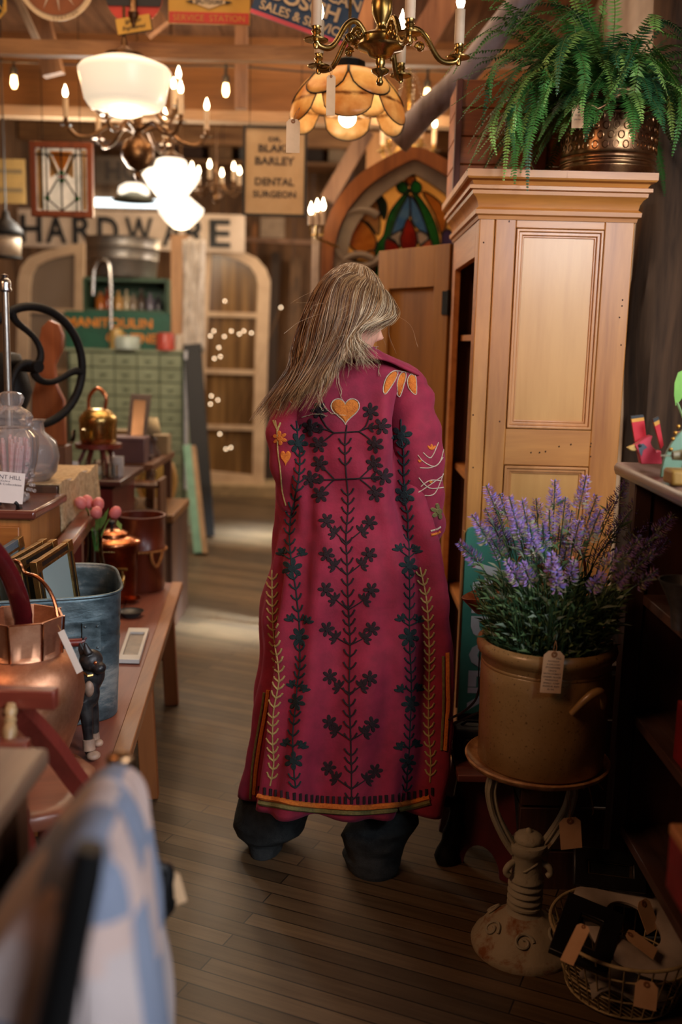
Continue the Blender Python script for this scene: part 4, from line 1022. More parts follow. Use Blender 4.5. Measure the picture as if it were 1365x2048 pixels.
# ---- lavender
M_lv = [plain('lavender_violet', '9a7ebe', 0.7, c2='7656a0', scale=60), plain('lavender_blue', '827cd0', 0.7, c2='5c58b4', scale=60), plain('lavender_mauve', 'b088ac', 0.7, c2='8a6088', scale=60), plain('lavender_pale', 'a6a088', 0.7, c2='848a68', scale=60)]
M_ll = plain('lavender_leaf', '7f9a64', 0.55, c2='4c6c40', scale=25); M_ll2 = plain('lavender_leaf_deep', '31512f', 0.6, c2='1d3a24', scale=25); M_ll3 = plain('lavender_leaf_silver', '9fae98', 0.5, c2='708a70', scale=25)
tips = [(973, 970), (985, 990), (1019, 992), (1045, 998), (1073, 996), (1111, 959), (1132, 994), (1145, 1020), (1174, 950), (1195, 989), (1254, 963), (1291, 981), (1350, 1028), (1324, 1065), (1341, 1079), (1317, 1140), (917, 1083), (945, 1029), (971, 1016), (975, 1062), (1202, 1018), (1060, 1050), (1100, 1020), (1115, 1138), (1045, 1124), (1013, 1120), (1208, 1146), (1086, 1046), (1178, 1065), (1137, 1080), (1104, 1105), (1285, 1072), (1267, 1013), (1241, 1042), (1311, 1101), (1263, 1138), (1000, 987), (1026, 1020), (1041, 1057), (1230, 1000), (1160, 1040), (1002, 1050), (1298, 1040), (1220, 1080), (1150, 1120), (1070, 1090), (1240, 1100), (990, 1030), (1120, 1050)]
lav = thing('lavender_plant', 'bushy lavender with purple flower spikes growing in the stoneware crock', 'plant', (ccx, ccy, cz_ + .27))
lb = MB(); leafb = MB()
def leaf(mb, p, d, L, w_, mat):
    d = d.normalized(); sd = d.cross(V((ru(-1, 1), ru(-1, 1), ru(-1, 1)))).normalized() * w_; m1 = p + d * L * .45 + V((0, 0, .002)); tip = p + d * L + V((ru(-.3, .3), ru(-.3, .3), -.35)) * L * .4
    mb.add([p, m1 + sd, tip, m1 - sd], [(0, 1, 2), (0, 2, 3)], mat)
zt = cz_ + .27
for i, (x, y) in enumerate(tips):
    dy = ru(-.13, .12) if y < 1100 else ru(-.2, -.1); tip = P(x, y, ccy + dy)
    base = V((ccx + (tip.x - ccx) * .42, ccy + dy * .5, zt - .02)); bend = base.lerp(tip, .55) + V((-(tip.x - ccx) * .10, 0, .03)); sp = smooth_path([base, bend, tip], 10)
    lb.tube(sp, .0012, 4, mat=M_ll2, caps=False); SL = ru(.05, .075); L = sum((b - a).length for a, b in zip(sp, sp[1:])); d = (sp[-1] - sp[-4]).normalized()
    nw = int(SL / .0042)
    for k_ in range(nw):
        s_ = k_ / nw; p = tip - d * SL * (1 - s_); x_, y_, z_ = frame_from(d); R_ = .0165 * (1 - .7 * s_) * (.75 + .5 * rnd()); m_ = 7 if s_ < .6 else 5
        for q in range(m_):
            a = 2 * pi * (q + .5 * (k_ % 2)) / m_ + rnd(); o = x_ * cos(a) + y_ * sin(a); c = p + o * R_; e = c + (o + d * .7) * ru(.004, .008); wv = d.cross(o).normalized() * ru(.0018, .0034)
            u_ = rnd(); mt = M_lv[0] if u_ < .5 else (M_lv[2] if u_ < .75 else (M_lv[1] if u_ < .9 else M_lv[3]))
            if s_ < .25 and rnd() < .5: mt = M_lv[3]
            lb.add([p + o * R_ * .3, c + wv, e, c - wv, c + d * .002], [(0, 1, 4), (1, 2, 4), (2, 3, 4), (3, 0, 4)], mt)
    for k_ in range(9):
        s_ = ru(.2, .8); p = sp[int(s_ * (len(sp) - 1))]; leaf(leafb, p, d * .7 + V((ru(-1, 1), ru(-1, 1), ru(-.2, .6))), ru(.025, .05), .0022, M_ll3 if rnd() < .4 else M_ll)
for q in range(3400):
    a = ru(0, 2 * pi); rr = math.sqrt(rnd()) * .128; hh = ru(-.015, .19) * (1 - .3 * rr / .128); k_ = 1 + max(0, hh) * 2.0; p = V((ccx + rr * cos(a) * k_, ccy + rr * sin(a) * k_, zt + hh))
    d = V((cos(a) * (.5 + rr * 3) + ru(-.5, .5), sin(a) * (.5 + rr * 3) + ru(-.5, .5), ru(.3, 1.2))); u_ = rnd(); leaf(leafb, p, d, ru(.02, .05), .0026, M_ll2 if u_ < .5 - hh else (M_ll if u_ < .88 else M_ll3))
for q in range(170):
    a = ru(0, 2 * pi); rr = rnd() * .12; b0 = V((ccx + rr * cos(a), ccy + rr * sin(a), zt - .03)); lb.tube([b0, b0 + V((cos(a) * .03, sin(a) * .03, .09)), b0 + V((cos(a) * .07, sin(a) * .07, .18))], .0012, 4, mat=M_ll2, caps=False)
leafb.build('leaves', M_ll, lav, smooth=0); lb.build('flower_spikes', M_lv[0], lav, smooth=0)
soil = MB().lathe([(0, 0), (.137, 0)], (ccx, ccy, cz_ + .255), 24); soil.build('soil', plain('soil', '14100c', .95), lav)

# ================================================================ bits between crock and wardrobe
M_green = plain('teal_green_paint', '3f8770', 0.55, c2='2f6f5c', scale=7, bump=.05)
gb = thing('painted_sign_board', 'upright teal green board with white lettering running down, behind the crock', 'sign', (.505, 2.93, .30))
x0, x1, z0, z1 = .375, .636, .0, .915
poly = [(x0, .33), (x1, .33), (x1, z1 - .02), (x1 - .02, z1), (x0 + .02, z1), (x0 + .006, z1 - .006), (x0, z1 - .02)]
MB().prism(poly, .016, Matrix.Translation((0, 2.93, 0))).build('board', M_green, gb, bev=.002); MB().box(((x0 + x1) / 2, 2.93, .165), (x1 - x0, .016, .328)).build('lower_board', M_black, gb)
MB().box((x0 - .003, 2.94, (.33 + z1) / 2), (.006, .02, z1 - .36)).build('edge_strip', M_pinedk, gb)
mb = MB(); add_text(mb, 'ANDOLK', Matrix.Translation((.466, 2.9215, .575)) @ Matrix.Rotation(R(90), 4, 'Y'), width=.47, height=.13, th=.0012, offset=.03)
mb.build('lettering', plain('sign_white', 'c8ccc6', .6), gb, smooth=0)
# red milking stool
M_red = plain('worn_red_paint', '531820', 0.5, c2='3c1014', scale=9, bump=.1)
st_ = thing('step_stool', 'low dark red painted stool with an arched cut-out, behind the pedestal', 'stool', (.45, 2.6, 0), R(0))
MB().bar((.325, 2.60, .325), (.492, 2.60, .325), .27, .02, (0, 0, 1)).build('seat', wood('stool_top', '6b3a30', '3c1c1a', .45, 'X', .5), st_, bev=.003)
def arch_side(y, x0, x1, sk):
    n = 12; xm = (x0 + x1) / 2; poly = [(x0 - .015, 0), (xm - .045, 0)] + [(xm - .045 * cos(pi * i / n), .0 + .075 * sin(pi * i / n)) for i in range(1, n)] + [(xm + .045, 0), (x1 + .015, 0), (x1 - .02, .313), (x0 + .02, .313)]
    return MB().prism(poly, .02, Matrix.Translation((0, y, 0)) @ Matrix(((1, 0, 0, 0), (sk, 1, 0, -sk * x0), (0, 0, 1, 0), (0, 0, 0, 1))))
arch_side(2.66, .335, .50, -.9).build('side', M_red, st_, bev=.002)
arch_side(2.80, .335, .50, -.9).build('side', M_red, st_, bev=.002)
# dark cast figure on the floor
fg = MB()
for z, r_, dx in ((.0, .035, -.01), (.05, .03, 0), (.1, .035, .005), (.16, .03, .01), (.21, .022, .01), (.27, .02, .012)): pass
fp = P(905, 1660, 2.62); fg.tube(smooth_path([(fp.x - .015, fp.y, .0), (fp.x - .012, fp.y, .05), (fp.x + .005, fp.y, .10), (fp.x + .008, fp.y, .16), (fp.x + .005, fp.y, .2)], 4), [.026, .03, .034, .03, .024, .022, .026, .03, .028, .026, .022, .02, .018, .022, .024, .02, .01], 12)
fg.sph((fp.x - .02, fp.y - .01, .19), (.018, .02, .016), 12, 8)
one(fg, 'cast_figurine', M_iron, 'small black cast-iron figure on the floor beside the red stool', 'figurine')
# camera-like black box and cords
bx = thing('black_box_camera', 'small black box camera on the red stool beside the crock', 'camera', (.385, 2.60, .336))
MB().box((.372, 2.60, .378), (.09, .07, .085)).build('case', plain('black_leatherette', '16171a', .7, bump=.2), bx, bev=.006)
MB().cyl((.36, 2.57, .38), (.36, 2.545, .38), .018).build('lens', M_iron, bx)
MB().tube([(.345, 2.60, .42), (.36, 2.6, .432), (.39, 2.6, .432), (.405, 2.6, .42)], .004, 6).build('strap', M_iron, bx)
for lab, pts_ in (('black cord hanging down the left side of the crock', [(975, 1258, 2.33), (968, 1300, 2.32), (963, 1350, 2.32), (957, 1385, 2.34), (948, 1405, 2.38), (925, 1425, 2.44), (900, 1438, 2.5), (887, 1452, 2.52), (890, 1462, 2.52), (905, 1450, 2.52), (935, 1435, 2.45), (958, 1425, 2.38)]),
                  ('thin dark wire looping behind the crock handle', [(968, 1262, 2.34), (960, 1310, 2.35), (958, 1370, 2.36), (965, 1395, 2.36), (972, 1385, 2.36)]),
                  ('long dark cable trailing down beside the coat hem', [(889, 1460, 2.55), (886, 1500, 2.56), (884, 1540, 2.57), (890, 1565, 2.58)])):
    one(MB().tube(smooth_path([P(*q) for q in pts_], 6), .0032 if 'thin' not in lab else .0016, 6), 'power_cord', M_black, lab, 'cord')
# copper scuttle on a dark crate
sc = thing('dark_crate', 'dark wooden crate standing behind the stoneware crock', 'crate', (.60, 2.62, 0))
mb = MB()
for i in range(5): mb.box((.62, 2.50, .05 + i * .125), (.24, .014, .118)); mb.box((.507, 2.58, .05 + i * .125), (.014, .15, .118))
for i in range(5): mb.box((.62, 2.655, .05 + i * .125), (.24, .014, .118))
mb.box((.62, 2.58, .628), (.24, .17, .014))
mb.build('plank', M_dkwood, sc, bev=.002)
M_cop_d = metal('dark_copper', '9a5a38', '5a2c1c', .3, 9, .1)
ss = thing('coal_scuttle', 'dark copper coal scuttle with flared lip behind the lavender', 'scuttle', (.56, 2.62, .63))
mb = MB(); rows = []
for i in range(33):
    a = 2 * pi * i / 32; row = []
    for r_, z, sh in ((.0, .636, 0), (.06, .636, 0), (.085, .68, -.005), (.095, .74, -.01), (.1, .80, -.02), (.115, .84, -.045)):
        lip = .07 * max(0, -cos(a)) if z > .79 else 0; row.append((.56 + sh * 1 + (r_ + lip) * cos(a), 2.60 + r_ * sin(a) * .8, z + (.06 * cos(a) if z > .79 else 0)))
    rows.append(row)
mb.grid(rows); mb.build('bowl', M_cop_d, ss, smooth=60, solid=.003)
mb = MB().tube(smooth_path([(.66, 2.6, .85), (.64, 2.6, .92), (.57, 2.6, .95), (.50, 2.6, .93), (.47, 2.6, .86)], 6), .004, 8); mb.build('bail_handle', M_cop_d, ss)

# ================================================================ dark shelf unit at the right
ux0, ux1 = .648, 1.34
un = thing('shelf_unit', 'dark brown open shelf unit along the right wall', 'shelf', (1.0, 1.6, 0))
ya, yb = 1.0, 2.31
rows = [[(.635, y, 1.172), (.635, y, 1.18), (.640, y, 1.188), (.650, y, 1.19), (1.36, y, 1.19), (1.36, y, 1.16), (.650, y, 1.16), (.639, y, 1.162), (.635, y, 1.172)] for y in (ya, yb)]
mb = MB().grid(rows); mb.add(rows[1][:8], [tuple(range(8))]); mb.add(rows[0][:8], [tuple(range(7, -1, -1))])
mb.build('top', wood('shelf_top_wood', '86695c', '54392f', .32, 'Y', .45, coat=.35), un, smooth=40)
MB().box((1.03, 2.285, .59), (.66, .03, 1.16)).build('end_panel', wood('end_panel_wood', '4a2a22', '2c1814', .5, 'Z', .6), un)
MB().box((.695, 2.288, .58), (.042, .05, 1.16)).build('post', M_dkwood, un, bev=.004)
MB().box((1.35, 1.6, .59), (.02, 1.2, 1.16)).build('back_panel', M_dkwood, un)
MB().box((1.01, ya + .015, .59), (.70, .03, 1.16)).build('end_panel', M_dkwood, un)
for z, x_ in ((.885, .712), (.60, .705), (.31, .70)): MB().box(((x_ + 1.34) / 2, 1.65, z - .012), (1.34 - x_, 1.24, .024)).build('shelf', M_dkwoodX, un, bev=.002)
# red box
rbx = thing('red_box', 'worn bright red wooden box on the middle shelf at right', 'box', (.80, 1.75, .60))
M_redb = plain('worn_bright_red', '8c2224', 0.45, c2='641618', scale=14, bump=.15)
mb = MB()
mb.box((.722, 1.72, .665), (.016, .54, .13)); mb.box((.96, 1.72, .665), (.016, .54, .13)); mb.box((.84, 1.985, .665), (.22, .016, .13)); mb.box((.84, 1.455, .665), (.22, .016, .13)); mb.box((.84, 1.72, .608), (.24, .53, .012))
mb.build('case', M_redb, rbx, bev=.003)
MB().box((.84, 1.85, .66), (.22, .012, .1)).build('divider', M_redb, rbx)
bx2 = thing('open_crate', 'blurred orange-brown wooden crate at the lower right edge', 'crate', (.66, 1.3, 0.61))
mb = MB(); mb.box((.60, 1.33, .70), (.13, .30, .018)); mb.build('lid', wood('crate_lid', 'c98c58', '94582e', .5, 'Y', .5), bx2, bev=.003)
mb = MB(); mb.box((.545, 1.33, .645), (.016, .30, .09)); mb.box((.60, 1.472, .645), (.12, .016, .09)); mb.box((.60, 1.188, .645), (.12, .016, .09)); mb.box((.66, 1.33, .607), (.12, .28, .012)); mb.build('case', M_redb, bx2, bev=.003)
# funnel on second shelf
fn = P(1352, 1140, 1.98); MB_ = MB().lathe([(.018, .885), (.02, .90), (.024, .93), (.034, .955), (.05, .985), (.052, .988), (.049, .988), (.03, .955), (.016, .90)], (fn.x + .02, fn.y, 0), 32)
one(MB_, 'metal_funnel', metal('grey_enamel', '9a9a98', '6e6e70', .35, 12), 'grey metal goblet-shaped funnel on the second shelf at right', 'funnel', smooth=50)

# things standing on the shelf top
zt2 = 1.191
cd = thing('cardinal_whirligig', 'red wooden cardinal whirligig with striped upright wings', 'whirligig', (.68, 2.14, zt2))
M_cred = plain('cardinal_red', 'c2394a', 0.45, c2='a62a3a', scale=20); M_cred2 = plain('wing_red', 'c01f2c', 0.4)
Yc_ = 2.12
def pxpoly(pts_, Y): return [(P(a, b, Y).x, P(a, b, Y).z) for a, b in pts_]
body_ = pxpoly([(1281, 927), (1276, 905), (1272, 898), (1268, 890), (1277, 884), (1290, 874), (1302, 870), (1303, 872), (1299, 885), (1303, 893), (1309, 898), (1311, 903), (1320, 900), (1322, 927)], Yc_)
MB().prism(body_, .022, Matrix.Translation((0, Yc_, 0))).build('bird', M_cred, cd, bev=.003)
bk = pxpoly([(1253, 895), (1262, 891), (1270, 889), (1276, 891), (1276, 898), (1268, 902), (1261, 901)], Yc_)
MB().prism(bk, .014, Matrix.Translation((0, Yc_ - .001, 0))).build('beak', plain('beak_yellow', 'c9a458', .5), cd, bev=.002)
mk = pxpoly([(1277, 888), (1284, 886), (1290, 891), (1292, 894), (1284, 899), (1281, 912), (1277, 905), (1275, 896)], Yc_)
mb = MB().prism(mk, .0245, Matrix.Translation((0, Yc_, 0))); mb.build('mask', plain('mask_slate', '4a5660', .6), cd)
e = P(1281, 891, Yc_ - .0125); MB().sph(e, (.004, .0015, .004), 12, 6).build('eye', M_black, cd)
def wing(pts_, Y, rz):
    c = pxpoly(pts_, Y); (x0, z0), (x1, z1), (x2, z2), (x3, z3) = c
    l = lambda a, b, t: (a[0] + (b[0] - a[0]) * t, a[1] + (b[1] - a[1]) * t)
    cen = V(((x0 + x1 + x2 + x3) / 4, Y, 0)); Mx = Matrix.Translation(cen) @ Matrix.Rotation(rz, 4, 'Z') @ Matrix.Translation(-cen) @ Matrix.Translation((0, Y, 0))
    w_ = MB().prism([l(c[3], c[0], 0), l(c[2], c[1], 0), l(c[2], c[1], .76), l(c[3], c[0], .76)], .008, Mx).build('wing', M_cred2, cd)
    MB().prism([l(c[3], c[0], .76), l(c[2], c[1], .76), l(c[2], c[1], .89), l(c[3], c[0], .89)], .008, Mx).build('yellow_stripe', plain('wing_yellow', 'd0922e', .5), w_)
    MB().prism([l(c[3], c[0], .89), l(c[2], c[1], .89), c[1], c[0]], .008, Mx).build('black_tip', plain('wing_black', '202426', .5), w_)
wing([(1262, 832), (1287, 829), (1293, 878), (1270, 884)], 2.15, 0)
wing([(1306, 838), (1317, 833), (1327, 890), (1322, 898)], 2.10, 0)
# green riveted tin disc
gt = thing('green_tin_seat', 'rounded pale green tin piece studded with brass rivets on the shelf top', 'tin', (.78, 2.03, zt2))
cc = P(1400, 905, 2.02); n = 24; Rr = cc.x - P(1325, 905, 2.02).x
out = [(cc.x + Rr * cos(t), zt2 + .002 + (Rr * 1.5) * sin(t)) for t in [pi * i / n for i in range(n + 1)]]
inn_ = [(cc.x + Rr * .45 * cos(t), zt2 + .02 + (Rr * .75) * sin(t)) for t in [pi * i / n for i in range(n + 1)]]
MB().ring(out, inn_, .01, Matrix.Translation((0, 2.02, 0)), closed=False).build('plate', plain('sage_green_paint', '6f9078', .5, c2='587a64', scale=12), gt, bev=.002)
mb = MB()
for px, py in ((1358, 853), (1347, 878), (1343, 899), (1352, 866)): mb.sph(P(px, py, 2.012), (.0042, .003, .0042), 10, 6)
mb.build('rivet', metal('brass_rivet', 'c99a4a', '8a6428', .3), gt)
mb = MB(); mb.tube([P(1322, 911, 1.93), P(1348, 912, 1.93)], .0015, 6); mb.tube([P(1346, 911, 1.93), P(1365, 910, 1.93), P(1395, 910, 1.9)], [.009, .011, .011], 12)
one(mb, 'rolling_pin', plain('olive_handle', '7a7050', .5), 'dull olive tool handle resting on the ochre block at right', 'tool')
a = P(1352, 935, 1.93); mb = MB().box((a.x + .05, 1.93, zt2 + .016), (.13, .06, .03)); o = one(mb, 'wooden_block', plain('ochre_block', 'a8843c', .6, c2='86662a'), 'ochre yellow wooden block on the corner of the shelf top', 'block', bev=.006)
# broad green leaf of a plant out at the edge
lf = thing('leafy_plant', 'broad green plant leaf at the right edge before the white wall', 'plant', (.90, 2.2, zt2))
mb = MB(); ps = [(1352, 812), (1349, 790), (1350, 765), (1357, 745), (1372, 738), (1385, 755), (1378, 780), (1362, 800)]
mb.prism(pxpoly(ps, 2.2), .002, Matrix.Translation((0, 2.2, 0))); mb.build('leaf', plain('leaf_green', '6fa33c', .45, c2='4f8a2e'), lf)
b0 = P(1355, 805, 2.2); mb = MB().tube([b0, b0 + V((.03, 0, -.06)), V((b0.x + .05, 2.2, zt2 + .06))], .003, 6); mb.build('stem', M_ll, lf)
mb = MB().lathe([(0, 0), (.04, 0), (.055, .08), (.05, .08), (0, .07)], (b0.x + .06, 2.2, zt2), 24); mb.build('flowerpot', plain('terracotta', '9a5a3c', .8), lf)

# ================================================================ wire basket with frames
wc = V((.672, 2.08, 0)); RB, RT, HB = .125, .168, .155
M_wire = metal('cream_wire', 'c2b083', '8f7d55', .5, 20, .1, metal_=0.2)
wb = thing('wire_basket', 'round cream wire basket on the floor at lower right', 'basket', (wc.x, wc.y, 0))
def circ(r, z, n=56): return [(wc.x + r * cos(2 * pi * i / n), wc.y + r * sin(2 * pi * i / n), z) for i in range(n)]
MB().tube(circ(RT, HB), .004, 8, closed=True).build('rim', M_wire, wb)
mb = MB()
for f in (.30, .68): mb.tube(circ(RB + (RT - RB) * f, HB * f + .01), .0024, 6, closed=True)
mb.tube(circ(RB, .012), .003, 6, closed=True); mb.build('hoop', M_wire, wb)
mb = MB()
for i in range(34):
    a = 2 * pi * i / 34; mb.tube([(wc.x + RT * cos(a), wc.y + RT * sin(a), HB), (wc.x + RB * cos(a), wc.y + RB * sin(a), .012), (wc.x + (RB - .012) * cos(a), wc.y + (RB - .012) * sin(a), .004)], .0019, 5)
mb.build('upright_wire', M_wire, wb)
mb = MB()
for i in range(-11, 12):
    x = i * .0115; hgt = math.sqrt(max(0, RB ** 2 - x ** 2)); mb.tube([(wc.x + x * .8 - hgt * .6, wc.y + x * .6 + hgt * .8 * .98, .008), (wc.x + x * .8 + hgt * .6, wc.y + x * .6 - hgt * .8 * .98, .008)], .0016, 5)
mb.build('base_grid', M_wire, wb)
# white seat ring
rg = MB(); Mx = Matrix.Translation((wc.x + .02, wc.y + .01, .15)) @ Euler((R(14), R(6), R(20)), 'XYZ').to_matrix().to_4x4()
rows = []
for i in range(49):
    a = 2 * pi * i / 48; row = []
    for r_, z in ((.062, -.004), (.060, .004), (.07, .010), (.10, .013), (.125, .008), (.132, 0), (.125, -.008), (.07, -.008), (.062, -.004)): row.append(Mx @ V((r_ * cos(a) * 1.0, r_ * sin(a) * 1.18, z)))
    rows.append(row)
rg.grid(rows); one(rg, 'seat_ring', plain('chipped_white_paint', 'b8ada0', .55, c2='8f8478', scale=9, bump=.1), 'chipped white oval ring lying in the wire basket', 'ring', smooth=60)
def small_frame(c, w_, h_, bw, rot, label, mat, inner=None, deep=.018):
    t = thing('picture_frame', label, 'picture frame', tuple(c)); Mx = Matrix.Translation(V(c)) @ Euler(rot, 'XYZ').to_matrix().to_4x4()
    o = [(-w_ / 2, -h_ / 2), (w_ / 2, -h_ / 2), (w_ / 2, h_ / 2), (-w_ / 2, h_ / 2)]; i_ = [(x * (1 - 2 * bw / w_), z * (1 - 2 * bw / h_)) for x, z in o]
    MB().ring(o, i_, deep, Mx).build('frame', mat, t, bev=.002)
    i2 = [(x * .99, z * .99) for x, z in i_]; i3 = [(x * .88, z * .86) for x, z in i_]
    MB().ring(i2, i3, deep * .4, Mx).build('slip', metal('tarnished_gilt', '6e6248', '3c3528', .45), t)
    if inner: MB().box((0, deep * .15, 0), (w_ - 2 * bw, .002, h_ - 2 * bw), Mx).build('glass', inner, t)
    return t
M_ebony = plain('ebonised_wood', '131214', .35, c2='0a0a0b')
small_frame((wc.x - .10, wc.y - .05, .165), .13, .16, .04, (R(-68), R(10), R(-24)), 'black frame with small gilt opening lying lowest in the basket', M_ebony, glass('smoky_glass', (.5, .5, .5)))
small_frame((wc.x - .01, wc.y + .12, .225), .17, .09, .03, (R(-38), R(4), R(-4)), 'black frame with greenish slip, topmost in the wire basket', M_ebony, plain('dark_backing', '1a1c1e', .3))
for px, py, Y, rx, rz, w_, h_, lab in ((1285, 1800, 2.12, -30, 40, .05, .07, 'tan tag sticking up behind the black frame in the basket'), (1170, 1850, 1.93, -55, -40, .03, .09, 'narrow tan tag tied to the black frame in the basket'), (1255, 1865, 2.0, -65, 60, .045, .07, 'folded tan tag inside the white ring'), (1295, 1962, 1.862, -5, -20, .045, .06, 'tan tag caught between the wires at the basket front')):
    p = P(px, py, Y); price_tag(tuple(p), w_, h_, R(rz), 0, lab, rx=R(rx))
cl = MB(); pt = [(wc.x - .09, wc.y - .09, .04)]; rows = []
for i in range(9):
    rows.append([(wc.x - .10 + .17 * i / 8, wc.y - .125 + .12 * j / 5 + .01 * sin(i), .055 + .02 * sin(j + i * .7) + .004 * i * (j % 2)) for j in range(6)])
one(cl.grid(rows), 'linen_cloth', plain('grey_linen', 'a39a8c', .9, bump=.1), 'crumpled off-white cloth in the bottom of the wire basket', 'cloth', smooth=60, solid=.004)
# ================================================================ left: long bench and what stands on it
random.seed(11)
M_bench = wood('bench_plank', '8a4a34', '5c2c20', 0.5, 'Y', 0.4, bump=.2)
M_benche = wood('bench_edge', 'a87042', '74452a', 0.5, 'Y', 0.5, bump=.2)
M_benchl = wood('bench_leg', '9a5a2c', '6a3a1c', 0.5, 'Z', 0.5)
M_cherry = wood('cherry_wood', '6e2a20', '431612', 0.32, 'Z', 0.5, coat=.4)
M_cherryX = wood('cherry_wood_rail', '7c3626', '4c1c15', 0.35, 'X', 0.5, coat=.4)
M_walnut = wood('walnut', '6a4630', '3c261a', 0.45, 'Z', 0.5, coat=.15)
M_cop = metal('old_copper', 'e2ad8a', 'a8704f', 0.42, 7, .14, .6)
M_coppol = metal('polished_copper', 'd08a5c', 'a8603c', 0.22, 12, .05, .3)
M_brass = metal('polished_brass', 'c9a868', '8f7440', 0.24, 14, .05, .32)
M_chrome = metal('chrome', 'cfcfcf', 'a8a8a8', 0.15, 6, 0)
def zinc_mat():
    m, nt, b = newmat('zinc_patina'); vec = texco(nt); n = noise_(nt, vec, 5, 9, .7, .5); n2 = noise_(nt, texco(nt, (1, 1, 3)), 14, 6, .7)
    mx = nt.nodes.new('ShaderNodeMath'); mx.operation = 'MULTIPLY_ADD'; link(nt, n2, mx.inputs[0]); mx.inputs[1].default_value = .35; link(nt, n, mx.inputs[2])
    link(nt, ramp(nt, mx.outputs[0], [(.5, '3c4c52'), (.68, '64767c'), (.8, 'a8aaa4')]), b.inputs['Base Color']); b.inputs['Metallic'].default_value = .65
    link(nt, ramp(nt, mx.outputs[0], [(.5, (.28,) * 3), (.8, (.7,) * 3)]), b.inputs['Roughness']); bump_(nt, b, n2, .25, .006); return m
M_zinc = zinc_mat()
M_glass = glass('clear_glass', (.97, .98, .97), .03, alpha=.2)
M_white = plain('white_paper', 'd8d4cc', .8, c2='cfcac0')

Af, An = V((-.69, 4.01, .45)), V((-.515, 2.02, .45)); bd = (An - Af); BLn = bd.length; bdir = bd.normalized(); bside = V((bdir.y, -bdir.x, 0)) # to the left
if bside.x > 0: bside = -bside
bench = thing('long_bench', 'long low reddish plank bench carrying the copper ware and the zinc tub', 'bench', tuple((Af + An) / 2 + bside * .3 - V((0, 0, .45))))
def bp(s_, t, z=.45): q = Af + bdir * s_ * BLn + bside * t; return V((q.x, q.y, z))
mb = MB()
for i in range(4): mb.bar(bp(0, .075 + .15 * i, .437), bp(1, .075 + .15 * i, .437), .026, .146, bside)
mb.build('top_plank', M_bench, bench, bev=.002)
MB().bar(bp(-.005, -.018, .436), bp(1.005, -.018, .436), .032, .044, bside).build('edge_rail', M_benche, bench, bev=.003)
MB().bar(bp(.02, .03, .38), bp(.98, .03, .38), .09, .02, bside).build('apron', M_bench, bench)
MB().bar(bp(.985, -.02, .40), bp(.985, .58, .40), .07, .02, V((0, 0, 1)).cross(bside)).build('apron', M_benchl, bench)
for s_ in (.09, .505, .95):
    for t in (.0, .52):
        a, b = bp(s_, t + .01, .43), bp(s_ + (.012 if s_ < .6 else 0), t - .012, 0); MB().bar(a, b, .055, .045, bdir).build('leg', M_benchl, bench, bev=.003)
    MB().bar(bp(s_, .02, .20), bp(s_, .52, .20), .045, .02, bdir).build('stretcher', M_cherryX, bench)

# copper jug
jc = P(45, 1560, 2.13); jx, jy = jc.x, 2.16
jug = thing('copper_jug', 'big hammered copper jug with faceted neck and wire bail handle', 'jug', (jx, jy, .451))
def oct_(a, j, r):
    if j < 14: return r * (1 + .004 * sin(a * 9 + j) + .003 * sin(a * 14 - j * 2))
    k_ = (a % (pi / 4)) - pi / 8; return r * (1 - .5 * 0 + .0) * (cos(pi / 8) / cos(k_)) 
prof = [(0, .004), (.075, .002), (.082, .008), (.094, .05), (.112, .10), (.128, .155), (.135, .20), (.131, .235), (.118, .262), (.098, .280), (.086, .286), (.083, .289), (.087, .291), (.086, .294), (.086, .30), (.087, .335), (.09, .375), (.093, .378), (.088, .378), (.082, .33), (.08, .28), (.12, .2), (.08, .02), (0, .02)]
mb = MB().lathe(prof, (jx, jy, .451), 64, rfun=oct_); mb.build('vessel', M_cop, jug, smooth=35)
mb = MB()
for i in range(8):
    a = pi / 8 * 0 + pi / 4 * i; mb.tube([(jx + .0885 * cos(a), jy + .0885 * sin(a), .451 + .292), (jx + .0945 * cos(a), jy + .0945 * sin(a), .451 + .378)], .003, 6)
mb.build('neck_seam', M_coppol, jug)
rim = P(116, 1256, 2.16)
bh = smooth_path([P(118, 1262, 2.16), P(112, 1215, 2.17), P(98, 1180, 2.18), P(75, 1155, 2.19), P(52, 1147, 2.2), P(45, 1140, 2.2), P(40, 1128, 2.2), P(28, 1122, 2.2), P(20, 1130, 2.2), P(-10, 1165, 2.19), P(-28, 1262, 2.18)], 6)
MB().tube(bh, .0045, 8).build('bail_handle', M_coppol, jug)
tg = P(122, 1262, 2.11); tt = thing('price_tag', 'long thin white paper tag hanging from the copper jug handle', 'tag', tuple(tg)); MB().bar(tg, P(160, 1345, 2.08), .016, .001, (0, 1, .2)).build('card', M_white, tt); MB().tube([P(116, 1250, 2.13), tg], .001, 5).build('string', M_twine, tt)
# curved dark red wooden handle standing in the jug
hp_ = smooth_path([P(50, 1330, 2.16), P(48, 1262, 2.16), P(42, 1215, 2.14), P(28, 1170, 2.11), P(5, 1125, 2.08), P(-30, 1080, 2.05), P(-80, 1040, 2.02)], 6)
one(MB().tube(hp_, [.021] * 10 + [.023] * (len(hp_) - 10), 14, flat=.6), 'curved_wooden_handle', plain('oxblood_lacquer', '5c1518', .25, c2='3c0d10', coat=.5), 'glossy dark red curved wooden handle standing in the copper jug', 'handle')
# plate under the jug
one(MB().lathe([(0, 0), (.10, .0), (.125, .008), (.127, .010), (.10, .004), (0, .003)], (jx + .01, jy - .01, .451), 48), 'copper_plate', M_coppol, 'shallow copper plate beneath the copper jug', 'plate')

